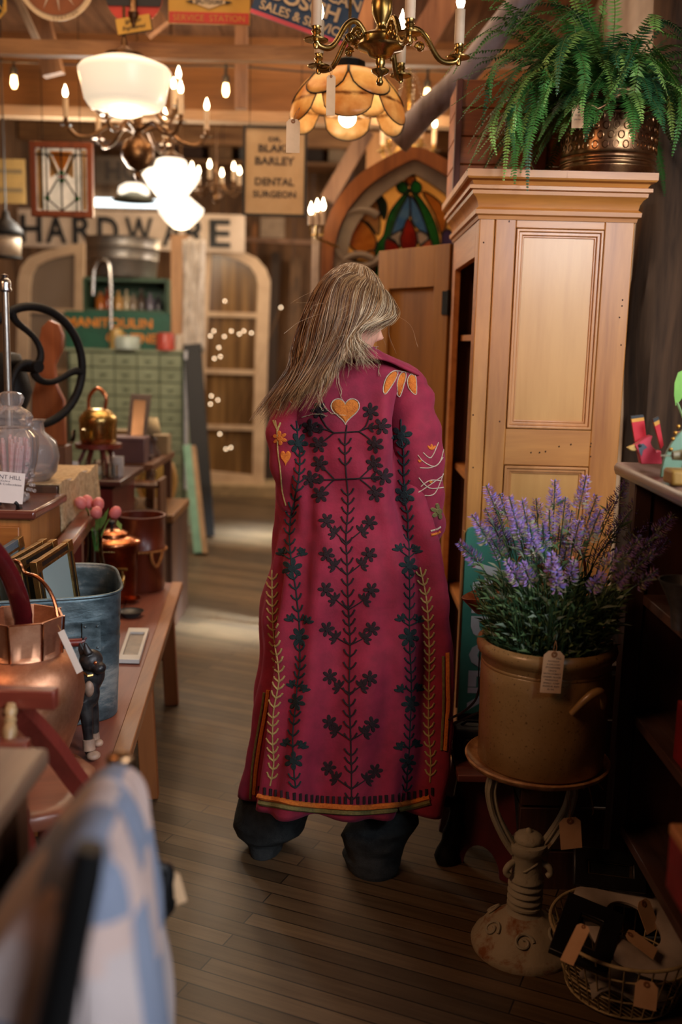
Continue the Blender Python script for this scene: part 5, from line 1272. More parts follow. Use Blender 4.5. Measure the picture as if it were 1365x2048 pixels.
# zinc boiler
tcx, tcy, trz = -.885, 2.585, R(17)
tub = thing('zinc_boiler', 'oblong dented grey zinc wash boiler holding picture frames', 'tub', (tcx, tcy, .451), trz)
def stad(a_, L, Wd, rr, n=72):
    out = []
    for i in range(n):
        t = 2 * pi * i / n; ct, st2 = cos(t), sin(t); e = .42
        out.append((math.copysign(abs(ct) ** e, ct) * L / 2, math.copysign(abs(st2) ** e, st2) * Wd / 2))
    return out
TM = Matrix.Translation((tcx, tcy, .451)) @ Matrix.Rotation(trz, 4, 'Z')
rows = []
zs = [0, .004, .03, .10, .18, .20, .205, .21, .235, .24, .245, .27, .275, .28, .33, .342]
for q in range(73):
    row = []
    for k_, z in enumerate(zs):
        gr = .003 if z in (.205, .24, .275) else 0; f = .955 + .045 * z / .342; x, y = stad(0, .58 * f + gr, .40 * f + gr, 0)[q % 72]; dn = .003 * MN.noise(V((x * 6, y * 6, z * 8))); row.append(TM @ V((x * (1 + dn), y * (1 + dn), z)))
    rows.append(row)
mb = MB().grid(rows); o = stad(0, .553, .382, 0); mb.add([TM @ V((x, y, .004)) for x, y in o], [tuple(range(71, -1, -1))])
mb.build('vessel', M_zinc, tub, smooth=50, solid=.002)
MB().tube([TM @ V((x, y, .342)) for x, y in stad(0, .584, .404, 0)], .0045, 8, closed=True).build('rolled_rim', M_zinc, tub)
hb_ = P(150, 1262, 2.41); Rz = Matrix.Translation(TM @ V((.17, -.20, .24))) @ Matrix.Rotation(trz, 4, 'Z')
mb = MB(); mb.box((.035, -.003, 0), (.045, .006, .075), Rz); mb.box((-.075, -.003, 0), (.045, .006, .075), Rz)
for x in (.02, .05, -.06, -.09):
    for z in (-.028, .028): mb.sph((x, -.007, z), (.004, .003, .004), 8, 5, Rz)
mb.build('handle_plate', M_zinc, tub)
mb = MB().tube([Rz @ V(p) for p in ((-.06, -.01, 0), (-.055, -.035, 0), (-.02, -.045, 0), (.015, -.035, 0), (.02, -.01, 0))], .004, 8); mb.tube([Rz @ V((-.05, -.043, 0)), Rz @ V((.01, -.043, 0))], .011, 10); mb.build('handle', M_cherry, tub)
# frames in the boiler
M_fgold = metal('brass_frame', 'c9a468', '8a6a3c', .28, 20, .05); M_fblk = plain('black_frame', '1b1a19', .3); M_mat_grey = plain('grey_mount_board', '8d9a96', .6, c2='7d8a88', scale=2)
def lean_frame(A, B, Hh, label, mat_in, name='picture_frame', bw=.028, mats=None):
    A, B = V(A), V(B); x = (B - A); W_ = x.length; x.normalize(); dn = V((0, 0, -1)) + V((0.10, -.02, 0)); dn = (dn - x * dn.dot(x)).normalized(); y = x.cross(dn)
    Mx = Matrix(((x.x, y.x, dn.x, A.x), (x.y, y.y, dn.y, A.y), (x.z, y.z, dn.z, A.z), (0, 0, 0, 1)))
    t = thing(name, label, 'picture frame', tuple(A)); o = [(0, 0), (W_, 0), (W_, Hh), (0, Hh)]; f = lambda b: [(b, b), (W_ - b, b), (W_ - b, Hh - b), (b, Hh - b)]
    MB().ring(o, f(bw * .3), .016, Mx).build('outer_band', (mats or (M_fgold, M_fblk))[0], t, bev=.001); MB().ring(f(bw * .3), f(bw * .75), .012, Mx).build('centre_band', (mats or (M_fgold, M_fblk))[1], t); MB().ring(f(bw * .75), f(bw), .015, Mx).build('inner_band', M_fgold, t)
    MB().prism(f(bw), .004, Mx).build('mount', mat_in, t)
    mb = MB()
    for cx2, cz2 in ((bw / 2, bw / 2), (W_ - bw / 2, bw / 2)): mb.box((cx2, 0, cz2), (bw * 1.1, .019, bw * 1.1), Mx)
    mb.build('corner_clasp', M_fgold, t, bev=.001)
lean_frame(P(66, 1126, 2.44), P(138, 1079, 2.66), .27, 'black and brass picture frame with grey mount, frontmost in the zinc boiler', M_mat_grey)
lean_frame(P(34, 1122, 2.47), P(108, 1079, 2.69), .26, 'brass edged frame second from the front in the zinc boiler', M_fblk)
lean_frame(P(14, 1120, 2.50), P(88, 1078, 2.72), .26, 'brass edged frame third from the front in the zinc boiler', M_fblk)
lean_frame(P(-30, 1118, 2.54), P(40, 1073, 2.74), .26, 'slate grey frame standing at the left of the zinc boiler', M_mat_grey, mats=(plain('slate_frame', '59636a', .5), plain('slate_frame', '59636a', .5)))

# dog doorstop
dx, dy = P(197, 1500, 2.24).x, 2.27
dog = thing('dog_doorstop', 'black and white cast-iron bulldog doorstop standing on the bench', 'ornament', (dx - .05, dy + .05, .451))
def dp_(px, py, y=0): return P(px, py, dy + y)
db = MB()
bodyp = smooth_path([dp_(182, 1322, .02), dp_(178, 1352, .02), dp_(176, 1385, .03), dp_(168, 1410, .08), dp_(150, 1420, .14)], 5)
db.tube(bodyp, [.018 + .016 * sin(pi * min(1, i / 9)) + .004 for i in range(len(bodyp))], 16)
db.sph(dp_(178, 1385, .0), (.026, .026, .04), 16, 12)
for pts_, rs in (([(168, 1400, -.01), (174, 1440, -.015), (177, 1480, -.015), (179, 1502, -.018), (190, 1512, -.03)], (.02, .015, .011, .012, .010)), ([(182, 1400, .02), (188, 1440, .03), (190, 1470, .03), (192, 1485, .03), (198, 1487, .02)], (.018, .013, .010, .010, .008)),
                 ([(150, 1425, .12), (142, 1450, .11), (136, 1470, .11), (135, 1500, .10), (138, 1506, .09)], (.022, .014, .009, .008, .008))):
    ps = smooth_path([dp_(*p) for p in pts_], 5); db.tube(ps, [rs[min(len(rs) - 1, i // 5)] + (rs[min(len(rs) - 1, i // 5 + 1)] - rs[min(len(rs) - 1, i // 5)]) * (i % 5) / 5 for i in range(len(ps))], 12)
db.sph(dp_(182, 1320, 0), (.028, .03, .026), 16, 12)
db.sph(dp_(199, 1336, -.015), (.016, .018, .014), 14, 10)
for px, y in ((160, .0), (170, -.02)):
    a, b = dp_(px + 8, 1308, y), dp_(px, 1285, y); db.tube([a, (a + b) / 2 + V((-.002, 0, 0)), b], [.011, .008, .003], 8)
M_dogb = metal('worn_black_iron', '1a1a1c', '33302e', .28, 30, .15, .5, metal_=.2); M_dogw = plain('worn_ivory_paint', 'b08c74', .5, c2='7c6454', scale=30)
dob = db.build('dog_body', M_dogb, dog, smooth=180); rm = dob.modifiers.new('remesh', 'REMESH'); rm.mode = 'VOXEL'; rm.voxel_size = .003; rm.use_smooth_shade = True
db2 = MB(); db2.tube([dp_(177, 1478, -.017), dp_(179, 1500, -.02)], [.0145, .015], 12); db2.sph(dp_(187, 1511, -.033), (.017, .019, .010), 12, 8); db2.sph(dp_(197, 1486, .018), (.012, .014, .009), 12, 8); db2.tube([dp_(189, 1465, .028), dp_(192, 1484, .028)], [.012, .011], 10); db2.tube([dp_(136, 1470, .108), dp_(135, 1500, .10)], [.0115, .0105], 10)
db2.sph(dp_(178, 1378, -.022), (.012, .01, .02), 12, 8); db2.build('white_markings', M_dogw, dog, smooth=60)
mb = MB(); mb.tube([dp_(168, 1345, -.012), dp_(176, 1352, -.02), dp_(186, 1350, -.015)], .0035, 6); mb.build('collar', M_fgold, dog)
mb = MB(); mb.sph(dp_(191, 1326, -.024), (.005, .004, .005), 10, 6); mb.build('eye', M_coppol, dog)

# lidded copper urn with spigot, brown bucket
uc = V((P(226, 1190, 3.72).x, 3.72, .451))
urn = thing('copper_urn', 'lidded copper pot with a brass spigot at the far end of the bench', 'pot', tuple(uc))
MB().lathe([(0, 0), (.088, 0), (.09, .01), (.094, .10), (.097, .185), (.101, .19), (.101, .215), (.104, .222), (.10, .224), (0, .222)], tuple(uc), 48).build('vessel', metal('deep_copper', '8f4a2c', '5c2a1a', .22, 8, .06), urn, smooth=50)
ld = MB().lathe([(.108, .222), (.11, .228), (.106, .236), (.08, .248), (.062, .25), (.06, .262), (.045, .27), (.02, .276), (.0, .277)], tuple(uc), 48).build('lid', M_coppol, urn, smooth=50)
MB().lathe([(.006, .275), (.006, .29), (.013, .296), (.012, .305), (0, .31)], tuple(uc), 16).build('knob', M_black, ld)
sp_ = P(283, 1150, 3.64); mb = MB(); mb.tube([(uc.x + .05, 3.64, sp_.z), (uc.x + .065, 3.60, sp_.z), (uc.x + .07, 3.575, sp_.z - .012), (uc.x + .07, 3.572, sp_.z - .03)], [.008, .009, .008, .007], 10); mb.tube([(uc.x + .063, 3.605, sp_.z), (uc.x + .063, 3.605, sp_.z + .025)], .005, 8); mb.tube([(uc.x + .045, 3.605, sp_.z + .028), (uc.x + .082, 3.605, sp_.z + .028)], .005, 8); mb.build('spigot', M_brass, urn)
mb = MB()
for i in range(9): a = -2.0 + i * .09; mb.sph((uc.x + .1035 * cos(a), uc.y + .1035 * sin(a), uc.z + .207), (.004, .002, .003), 6, 4)
mb.build('embossing', M_brass, urn)
bc = V((P(282, 1190, 3.9).x + .005, 3.9, .451))
bk_ = thing('wooden_bucket', 'reddish brown round wooden bucket with rope loop behind the copper pot', 'bucket', tuple(bc))
MB().lathe([(0, 0), (.086, 0), (.09, .01), (.09, .16), (.094, .165), (.094, .178), (.09, .182), (.092, .29), (.096, .294), (.096, .302), (.088, .302), (.084, .05), (0, .04)], tuple(bc), 40).build('vessel', wood('bucket_wood', '6e2e1a', '42180f', .35, 'Z', .5, coat=.2), bk_, smooth=50)
M_rope = plain('rope', 'a86f38', .9, c2='7c4a22', scale=90, bump=.3)
mb = MB().tube([(bc.x + .097 * cos(t), bc.y + .097 * sin(t), .451 + .165) for t in [2 * pi * i / 40 for i in range(40)]], .006, 8, closed=True)
mb.tube(smooth_path([(bc.x + .055, bc.y - .085, .62), (bc.x + .06, bc.y - .10, .59), (bc.x + .075, bc.y - .09, .56), (bc.x + .088, bc.y - .06, .59), (bc.x + .09, bc.y - .04, .62)], 5), .007, 8); mb.build('rope', M_rope, bk_)
c = PZ(262, 1232, .451); one(MB().lathe([(0, 0), (.03, 0), (.045, .02), (.047, .02), (.03, .006), (0, .005)], (c.x, c.y, .451), 30), 'small_dish', plain('dark_pewter', '3a3a38', .4), 'small dark shallow dish on the bench behind the zinc boiler', 'dish')
c = PZ(258, 1212, .451); one(MB().lathe([(0, 0), (.025, 0), (.04, .016), (.042, .016), (.025, .005), (0, .004)], (c.x - .01, c.y + .06, .451), 30), 'small_dish', M_coppol, 'small copper dish on the bench just behind the dark one', 'dish')
a, b, c2, d = [PZ(x, y, .453) for x, y in ((258, 1262), (298, 1263), (279, 1327), (236, 1326))]
wf = thing('white_tile_frame', 'white framed picture lying flat on the bench beside the zinc boiler', 'picture frame', tuple((a + b + c2 + d) / 4))
q = [a, b, c2, d]; cen = (a + b + c2 + d) / 4; inn4 = [cen + (p - cen) * .72 for p in q]
mb = MB(); vs = q + inn4 + [p + V((0, 0, .012)) for p in q] + [p + V((0, 0, .012)) for p in inn4]
mb.add(vs, [(8 + i, 8 + (i + 1) % 4, 12 + (i + 1) % 4, 12 + i) for i in range(4)] + [(i, (i + 1) % 4, 8 + (i + 1) % 4, 8 + i) for i in range(4)] + [(4 + i, 4 + (i + 1) % 4, 12 + (i + 1) % 4, 12 + i) for i in range(4)]); mb.build('frame', M_white, wf)
MB().add([p + V((0, 0, .004)) for p in inn4], [(0, 1, 2, 3)]).build('picture', plain('sepia_print', '8a7258', .4, c2='5c4c3a', scale=20), wf)

# tulips in a glass vase
vx = P(190, 1060, 3.35); vs_ = thing('glass_vase', 'pale glass vase of pink tulips standing behind the copper pot', 'vase', (vx.x, 3.35, .451))
MB().lathe([(0, 0), (.03, 0), (.034, .01), (.034, .22), (.026, .26), (.024, .33), (.028, .345), (.025, .345), (.021, .33), (.023, .26), (.03, .22), (.03, .012), (0, .01)], (vx.x, 3.35, .451), 28).build('vessel', glass('tinted_vase_glass', (.78, .9, .88), .05, alpha=.4), vs_, smooth=60)
M_tul = plain('tulip_pink', 'e0837c', .5, c2='cc6a6c', scale=14); M_stem = plain('tulip_green', '7c9a4a', .5, c2='567834')
tu = thing('tulip_bunch', 'five pink tulips drooping over the glass vase', 'flowers', (vx.x, 3.35, .75))
sm_ = MB()
for px, py, Y in ((162, 1007, 3.3), (176, 1005, 3.36), (197, 1010, 3.34), (193, 1026, 3.28), (230, 1026, 3.32)):
    t = P(px, py, Y); b0 = V((vx.x + ru(-.01, .01), 3.35, .72)); mid = V(((t.x + b0.x) / 2 + (t.x - b0.x) * .1, (t.y + b0.y) / 2, t.z - .02)) if abs(px - 190) < 25 else V((t.x * .6 + b0.x * .4, 3.34, t.z - .035))
    sm_.tube(smooth_path([b0, mid, t - V((0, 0, .015))], 6), .0028, 6)
    d = V((t.x - mid.x, t.y - mid.y, abs(t.z - mid.z) + .01)).normalized(); x_, y_, z_ = frame_from(d); Mx = Matrix(((x_.x, y_.x, z_.x, t.x), (x_.y, y_.y, z_.y, t.y), (x_.z, y_.z, z_.z, t.z), (0, 0, 0, 1)))
    MB().lathe([(0, -.022), (.010, -.02), (.0175, -.008), (.0185, .006), (.015, .018), (.007, .026), (0, .024)], (0, 0, 0), 18, Mx, rfun=lambda a, j, r: r * (1 + .10 * abs(sin(a * 1.5)))).build('tulip_head', M_tul, tu, smooth=60)
for a0, a1 in (((200, 1055, 3.33), (218, 1015, 3.3)), ((200, 1060, 3.33), (212, 1022, 3.28)), ((195, 1060, 3.33), (202, 1030, 3.3)), ((235, 1040, 3.32), (243, 1062, 3.3))):
    a, b = P(*a0), P(*a1); d = b - a; sd = V((1, 0, 0)) * .010; sm_.add([a, a + d * .4 + sd, b, a + d * .4 - sd], [(0, 1, 2, 3)])
sm_.build('stems', M_stem, tu)

# ---- pew with dark red rail
pw = thing('pew_back', 'dark red-brown sloping pew back rail behind the zinc boiler', 'pew', (-1.0, 3.0, 0))
a, b = P(118, 1112, 2.85), P(186, 1020, 3.55)
mb = MB().bar(a, b, .06, .045, (0, 0, 1)); mb.build('rail', M_cherryX, pw, bev=.01)
mb = MB()
for t in (.12, .5, .88):
    p = a.lerp(b, t); mb.bar(p, (p.x, p.y, .452), .03, .03)
mb.build('baluster', M_cherry, pw)
MB().bar((a.x, a.y, .47), (b.x, b.y, .47), .03, .03, (0, 0, 1)).build('lower_rail', M_cherryX, pw)

# ---- saddle-seat armchair at the left edge (red-brown)
ac = thing('windsor_armchair', 'red-brown armchair with turned spindles and saddle seat at the left edge', 'chair', (-.62, 1.8, 0))
t1, t2 = P(-60, 1392, 1.62), P(114, 1397, 1.62); MB().bar(t1, t2, .034, .028, (0, 1, 0)).build('top_rail', M_cherryX, ac, bev=.003)
l1, l2 = P(-60, 1494, 1.55), P(58, 1497, 1.55); MB().bar(l1, l2, .026, .03, (0, 1, 0)).build('lower_rail', M_cherryX, ac, bev=.003)
for px in (-40, 22):
    a, b = P(px, 1408, 1.6), P(px - 4, 1486, 1.56); pts = [a.lerp(b, i / 12) for i in range(13)]
    MB().tube(pts, [.008, .009, .011, .010, .008, .011, .008, .011, .012, .012, .011, .009, .009], 12).build('spindle', wood('spindle_maple', 'a8875c', '7c603e', .4, 'Z'), ac)
ar = smooth_path([P(20, 1408, 1.64), P(60, 1445, 1.66), P(105, 1495, 1.70), P(145, 1550, 1.74), P(185, 1605, 1.76), P(200, 1640, 1.76)], 5); mb = MB()
for i in range(len(ar) - 1): mb.bar(ar[i], ar[i + 1], .03, .035, (0, 1, 0))
mb.build('arm_bow', M_cherry, ac, smooth=60)
sz = .50; seat = []; sc0 = P(45, 1625, 1.82)
n = 40; rows = []
for i in range(n + 1):
    a = 2 * pi * i / n; e = 1 + .10 * cos(2 * a) - .05 * cos(6 * a); row = []
    for r_, z in ((.0, -.006), (.5, -.008), (.8, .0), (.96, .002), (1.0, -.006), (.97, -.03), (0, -.035)): row.append((sc0.x - .08 + .19 * r_ * e * cos(a), 1.86 + .20 * r_ * e * sin(a), sc0.z + .04 + z))
    rows.append(row)
MB().grid(rows).build('seat', wood('saddle_seat_wood', '7a4630', '5a3022', .4, 'X', .5, coat=.2), ac, smooth=60)
for px, py, Y, bx_, by_ in ((92, 1640, 1.92, 125, 1.98), (50, 1660, 1.72, 30, 1.6)):
    a = P(px - 6, 1618, Y); b = V((a.x + .06 * (1 if px > 60 else .2), Y + .04, 0.0)); pts = [a.lerp(b, i / 16) for i in range(17)]
    MB().tube(pts, [.013, .016, .021, .024, .026, .022, .014, .018, .014, .019, .024, .026, .024, .020, .017, .015, .014], 14).build('leg', M_cherry, ac, smooth=60)
a = V((sc0.x - .2, 1.95, sc0.z)); MB().tube([a, V((a.x - .04, 2.0, 0))], .02, 12).build('leg', M_cherry, ac); MB().tube([V((a.x, 1.72, sc0.z)), V((a.x - .04, 1.66, 0))], .02, 12).build('leg', M_cherry, ac)
one(MB().box((-.72, 2.05, .17), (.42, .26, .02)), 'low_shelf_board', plain('dusty_teal_board', '5f7a74', .8, c2='4a605c', scale=30), 'dusty grey-green board resting low behind the turned chair leg', 'board', bev=.002)

one(MB().box((-.72, 2.06, .078), (.30, .20, .156)), 'storage_box', M_black, 'black box under the dusty grey-green board', 'box')
# ---- table at the near left edge
tb = thing('side_table', 'blurred worn wooden table corner at the near left edge', 'table', (-.7, 1.0, 0))
MB().box((-.73, 1.02, .852), (.64, .66, .03)).build('tabletop', wood('worn_table_top', '8a6f58', '5a4436', .45, 'Y', .4, coat=.2), tb, bev=.008)
MB().box((-.73, 1.02, .79), (.56, .58, .09)).build('apron', M_walnut, tb)
for x in (-.45, -1.0):
    for y in (.76, 1.28): MB().bar((x, y, .84), (x, y, 0), .045, .045).build('leg', M_walnut, tb)

# ---- quilt over a black chair back
F_, N_ = P(240, 1535, 1.20), P(186, 1700, .80)
qc = thing('black_chair', 'black painted chair whose back carries the patchwork quilt', 'chair', ((F_.x + N_.x) / 2 + .2, 1.0, 0))
M_blk = plain('black_paint', '0f0e0e', .4, c2='0a0a0a')
post = smooth_path([V((N_.x - .085, .735, 0.0)), V((N_.x - .06, .735, .40)), V((N_.x - .03, .735, .8)), P(182, 1692, .735)], 6)
MB().tube(post, [.018] * 12 + [.017, .0165, .016, .015, .0145, .014, .012][: len(post) - 12], 14).build('back_post', M_blk, qc)
pf = smooth_path([V((F_.x - .05, 1.25, 0)), V((F_.x - .03, 1.25, .4)), P(241, 1518, 1.25)], 6); MB().tube(pf, .013, 14).build('back_post', M_blk, qc); MB().sph(P(241, 1519, 1.25), (.02, .015, .012), 14, 8).build('finial', M_brass_old, qc)
MB().tube([N_ - V((0, .02, .02)), F_ - V((0, -.03, .02))], .012, 10).build('back_rail', M_blk, qc)
MB().box((N_.x - .28, 1.0, .44), (.42, .44, .03)).build('seat', M_blk, qc, bev=.01)
for x in (N_.x - .46,):
    for y in (.82, 1.18): MB().tube([(x, y, .44), (x, y, 0)], .016, 10).build('leg', M_blk, qc)
MB().tube([(N_.x - .07, .77, .25), (F_.x - .04, 1.25, .25)], .009, 8).build('stretcher', M_blk, qc)
M_qw = plain('quilt_cream', 'b9aaa6', .9, c2='a89894', scale=5, bump=.15, bscale=60); M_qb = plain('quilt_blue', '7e8698', .9, c2='6c7486', scale=5, bump=.15, bscale=60); M_qp = plain('quilt_pink', 'bfa69c', .9, c2='b0968c', scale=5, bump=.15, bscale=60)
sect = [(-.26, -.62), (-.235, -.5), (-.205, -.4), (-.175, -.3), (-.145, -.21), (-.112, -.14), (-.08, -.085), (-.048, -.04), (-.018, -.006), (.004, 0), (.016, -.012), (.026, -.045), (.034, -.09), (.040, -.14), (.045, -.2), (.050, -.27), (.055, -.36), (.058, -.46), (.060, -.56), (.062, -.66)]
sp2 = smooth_path([V((a, 0, b)) for a, b in sect], 3); nj = len(sp2); NI = 34; qv = []
for i in range(NI + 1):
    s_ = i / NI; c = F_.lerp(N_, s_ * 1.02); c.z += .012 * sin(pi * s_)
    for j, q in enumerate(sp2):
        end = min(1, i / 3, (NI - i) / 3); n_ = .010 * MN.noise(V((s_ * 5, j * .12, 0))) + .004 * sin(s_ * 26 + q.z * 18)
        qv.append((c.x + q.x + n_, c.y + .01 * MN.noise(V((j * .2, s_, 4))), c.z + q.z + .5 * n_ - .012 * (1 - end)))
qm = MB(); 
for i in range(NI):
    for j in range(nj - 1):
        k_ = i * nj + j; A_ = (i // 9 + j // 8) % 2; cc_ = M_qb if (j // 7 + (i // 12)) % 2 else (M_qw if (j // 14) % 2 else M_qp)
        qm.f.append([k_, k_ + nj, k_ + nj + 1, k_ + 1]); qm.m.append(qm.mi(cc_))
base_ = NI * nj; last_ = list(range(base_, base_ + nj))
for k_ in range(1, 8):      # the quilt is folded over the near end of the rail
    f = 1 - k_ / 7; new = []
    for j in range(nj):
        p = qv[base_ + j]; x = N_.x + (p[0] - N_.x) * f; qv.append((x, p[1] + .004 - .03 * (1 - f * f) + .008 * MN.noise(V((x * 12, p[2] * 6, 7))), p[2] + .008 * (1 - f))); new.append(len(qv) - 1)
    for j in range(nj - 1):
        zz = qv[new[j]][2]; cc_ = (M_qb if int((N_.z - zz) / .055 + 1.2) % 3 == 1 else (M_qw if int((N_.z - zz) / .08) % 2 else M_qp)); qm.f.append([last_[j], new[j], new[j + 1], last_[j + 1]]); qm.m.append(qm.mi(cc_))
    last_ = new
qm.v = qv
qo = one(qm, 'quilt', M_qw, 'blue and cream patchwork quilt draped over the black chair back', 'quilt', smooth=180, solid=.014)
price_tag(tuple(P(337, 1748, 1.32)), .03, .052, R(20), R(-14), 'tan tag tied with twine beside the quilt', string_to=tuple(P(330, 1718, 1.32)))
MB().tube(smooth_path([V((F_.x - .045, 1.25, .72)), P(322, 1738, 1.30), P(330, 1770, 1.30), P(332, 1800, 1.3), P(326, 1822, 1.30), V((F_.x - .045, 1.25, .60))], 4), .012, 10).build('curved_arm', M_blk, qc)

# ================================================================ dresser, lace table and their wares
dz_ = .95
dr1 = thing('dresser', 'polished red-brown dresser at the left edge under the apothecary jar', 'dresser', (-1.35, 2.95, 0))
xr = P(72, 1037, 2.82).x; mb = MB(); mb.box(((-2.3 + xr) / 2, 2.98, dz_ - .014), (2.3 + xr, .34, .028)); mb.build('top', wood('dresser_top', '6e3a2c', '47221b', .25, 'X', .4, coat=.5), dr1, bev=.008)
MB().box(((-2.28 + xr) / 2 - .01, 2.98, .735), (2.26 + xr, .30, .37)).build('body', wood('oak_side', 'a8703a', '7a4a22', .5, 'Z', .5), dr1)
for x in (xr - .40, -2.25):
    for y in (2.86, 3.1): MB().bar((x, y, .56), (x, y, 0), .05, .05).build('leg', M_walnut, dr1)
for i in range(1):
    d_ = MB().box(((-2.2 + xr) / 2, 2.826, .78 - .27 * i), (2.1 + xr, .012, .24)).build('drawer', wood('oak_front', 'a5682f', '76451c', .45, 'X', .5, coat=.2), dr1, bev=.003)
    MB().sph((xr - .2, 2.81, .78 - .27 * i), .014, 12, 8).build('knob', M_brass, d_)
xr2 = P(116, 1000, 3.17).x
t2 = thing('lace_table', 'wooden table behind the dresser spread with lace', 'table', (-1.3, 3.4, 0))
MB().box(((-2.3 + xr2) / 2, 3.42, .955), (2.3 + xr2, .50, .03)).build('tabletop', M_walnut, t2, bev=.004)
MB().box(((-2.3 + xr2) / 2 - .02, 3.42, .88), (2.2 + xr2, .44, .12)).build('apron', wood('table_oak', 'a06a34', '724620', .5, 'Z', .5), t2)
for x in (xr2 - .38, -2.2):
    for y in (3.2, 3.64): MB().bar((x, y, .85), (x, y, 0), .05, .05).build('leg', wood('table_oak', 'a06a34', '724620', .5, 'Z', .5), t2)
rows = []
for i in range(31):
    y = 3.165 + .50 * i / 30; row = []
    for j in range(26):
        t = j / 25
        if t < .6: p = (xr2 - .62 + (.62) * t / .6, y, .973)
        else: dpt = (t - .6) / .4 * .21; p = (xr2 + .006 + .010 * sin(i * .9) * (t - .6) / .4 + .01 * (t - .6), y + .004 * sin(j), .973 - dpt + .008 * sin(i * .5))
        row.append(p)
    rows.append(row)
M_lace = plain('ecru_lace', 'c9ad86', .95, c2='a3875f', scale=60, bump=.5, bscale=90)
one(MB().grid(rows), 'lace_runner', M_lace, 'ecru lace runner hanging over the table end by the tulips', 'runner', smooth=60, solid=.003)

# apothecary jar with candy sticks
ja = V((P(27, 1000, 2.98).x, 2.98, dz_ + .001))
jar = thing('apothecary_jar', 'cut-glass lidded apothecary jar filled with pink and white candy sticks', 'jar', tuple(ja))
def cut(a, j, r): return r * (1 + .018 * math.copysign(1, sin(a * 10))) if j > 3 else r
M_cg = glass('cut_glass', (.96, .94, .93), .12, alpha=.22)
_nt = M_cg.node_tree; _d = _nt.nodes.new('ShaderNodeBsdfDiffuse'); _d.inputs[0].default_value = (.75, .7, .68, 1); _m = _nt.nodes.new('ShaderNodeMixShader'); _m.inputs[0].default_value = .16
_o = _nt.nodes['Material Output']; _src = _o.inputs[0].links[0].from_socket; link(_nt, _src, _m.inputs[1]); link(_nt, _d.outputs[0], _m.inputs[2]); link(_nt, _m.outputs[0], _o.inputs[0])
MB().lathe([(0, .004), (.045, .002), (.05, .01), (.03, .03), (.034, .045), (.06, .07), (.072, .12), (.078, .17), (.076, .20), (.06, .218), (.055, .222), (.052, .218), (.07, .195), (.07, .12), (.05, .075), (0, .06)], tuple(ja), 60, rfun=cut).build('vessel', M_cg, jar, smooth=30)
MB().lathe([(.06, .224), (.064, .232), (.06, .245), (.064, .255), (.056, .268), (.04, .278), (.03, .285), (.036, .295), (.04, .31), (.034, .322), (.018, .328), (0, .33)], tuple(ja), 48, rfun=lambda a, j, r: r * (1 + .03 * sin(a * 12))).build('lid', M_cg, jar, smooth=30)
mp_ = plain('candy_pink', 'd88a92', .4, c2='ead2cc', scale=60)
for i in range(44):
    a, r_ = ru(0, 6.3), math.sqrt(rnd()) * .05; p = ja + V((r_ * cos(a), r_ * sin(a), .07)); q = ja + V((r_ * 1.2 * cos(a + .2), r_ * 1.2 * sin(a + .2), ru(.15, .195)))
    o = one(MB().tube([p, q], .0045, 8), 'candy_stick', mp_, 'pink and white candy stick standing inside the apothecary jar', 'candy', 'candy sticks in the apothecary jar')
gj = V((P(68, 975, 3.25).x, 3.25, .975))
gd = thing('glass_decanter', 'round clear glass jug with loop handle right behind the candy jar', 'jug', tuple(gj))
MB().lathe([(0, 0), (.05, 0), (.075, .03), (.085, .08), (.075, .13), (.04, .16), (.035, .19), (.045, .2), (.042, .2), (.03, .19), (.035, .16), (.07, .13), (.08, .08), (.07, .03), (0, .006)], tuple(gj), 40).build('vessel', M_cg, gd, smooth=60)
# black easel and card
cd2 = thing('sign_card', 'white antiques shop card on a small black easel', 'card', tuple(P(15, 1010, 2.88)))
cM = facing(P(5, 974, 2.87), R(0), R(-10), R(4)); MB().box((0, 0, 0), (.125, .002, .09), cM).build('card', plain('card_white', 'e2e0de', .6, c2='dad8d6'), cd2)
mb = MB(); add_text(mb, 'MOUNT HILL', cM @ Matrix.Translation((-.0, -.0012, .03)), width=.105, height=.012, th=.0003); add_text(mb, 'Antiques & Collectibles', cM @ Matrix.Translation((0, -.0012, .0085)), width=.11, height=.008, th=.0003)
add_text(mb, 'Sales', cM @ Matrix.Translation((.006, -.0012, .0185)), width=.03, height=.005, th=.0003, shear=.3); mb.build('lettering', plain('card_ink', '4a4c58', .7), cd2, smooth=0)
e0 = P(30, 1015, 2.86); mb = MB(); mb.bar((e0.x - .09, 2.85, e0.z - .012), (e0.x + .012, 2.85, e0.z - .008), .012, .012); mb.tube(smooth_path([(e0.x + .01, 2.845, e0.z - .006), (e0.x + .018, 2.83, e0.z + .012), (e0.x + .012, 2.825, e0.z + .022)], 4), .005, 8); mb.tube([(e0.x + .01, 2.85, e0.z - .01), (e0.x + .024, 2.84, dz_ + .003)], .005, 8); mb.tube([(e0.x - .07, 2.85, e0.z - .01), (e0.x - .08, 2.84, dz_ + .003)], .005, 8); mb.tube([(e0.x - .05, 2.88, dz_ + .003), (e0.x - .05, 2.87, e0.z + .08)], .004, 8)
one(mb, 'card_easel', M_black, 'small black easel holding the white shop card', 'easel')
# beaded glass and string of sparkles on dresser
mb = MB()
for i in range(26): mb.sph((P(62, 1000, 2.98).x + ru(-.015, .015), 2.96 + ru(-.02, .02), dz_ + .008 + i * .0048), .006, 8, 6)
one(mb, 'glass_beads', M_cg, 'hanging strand of faceted glass beads beside the white card', 'beads')
c = PZ(88, 943, .976); one(MB().tube([c + V((-.13, 0, .012)), c + V((.02, 0, .012)), c + V((.045, 0, .012))], [.014, .014, .008], 14, flat=.9), 'rolling_pin', M_walnut, 'brown turned wooden rod lying on the lace table', 'rolling pin')
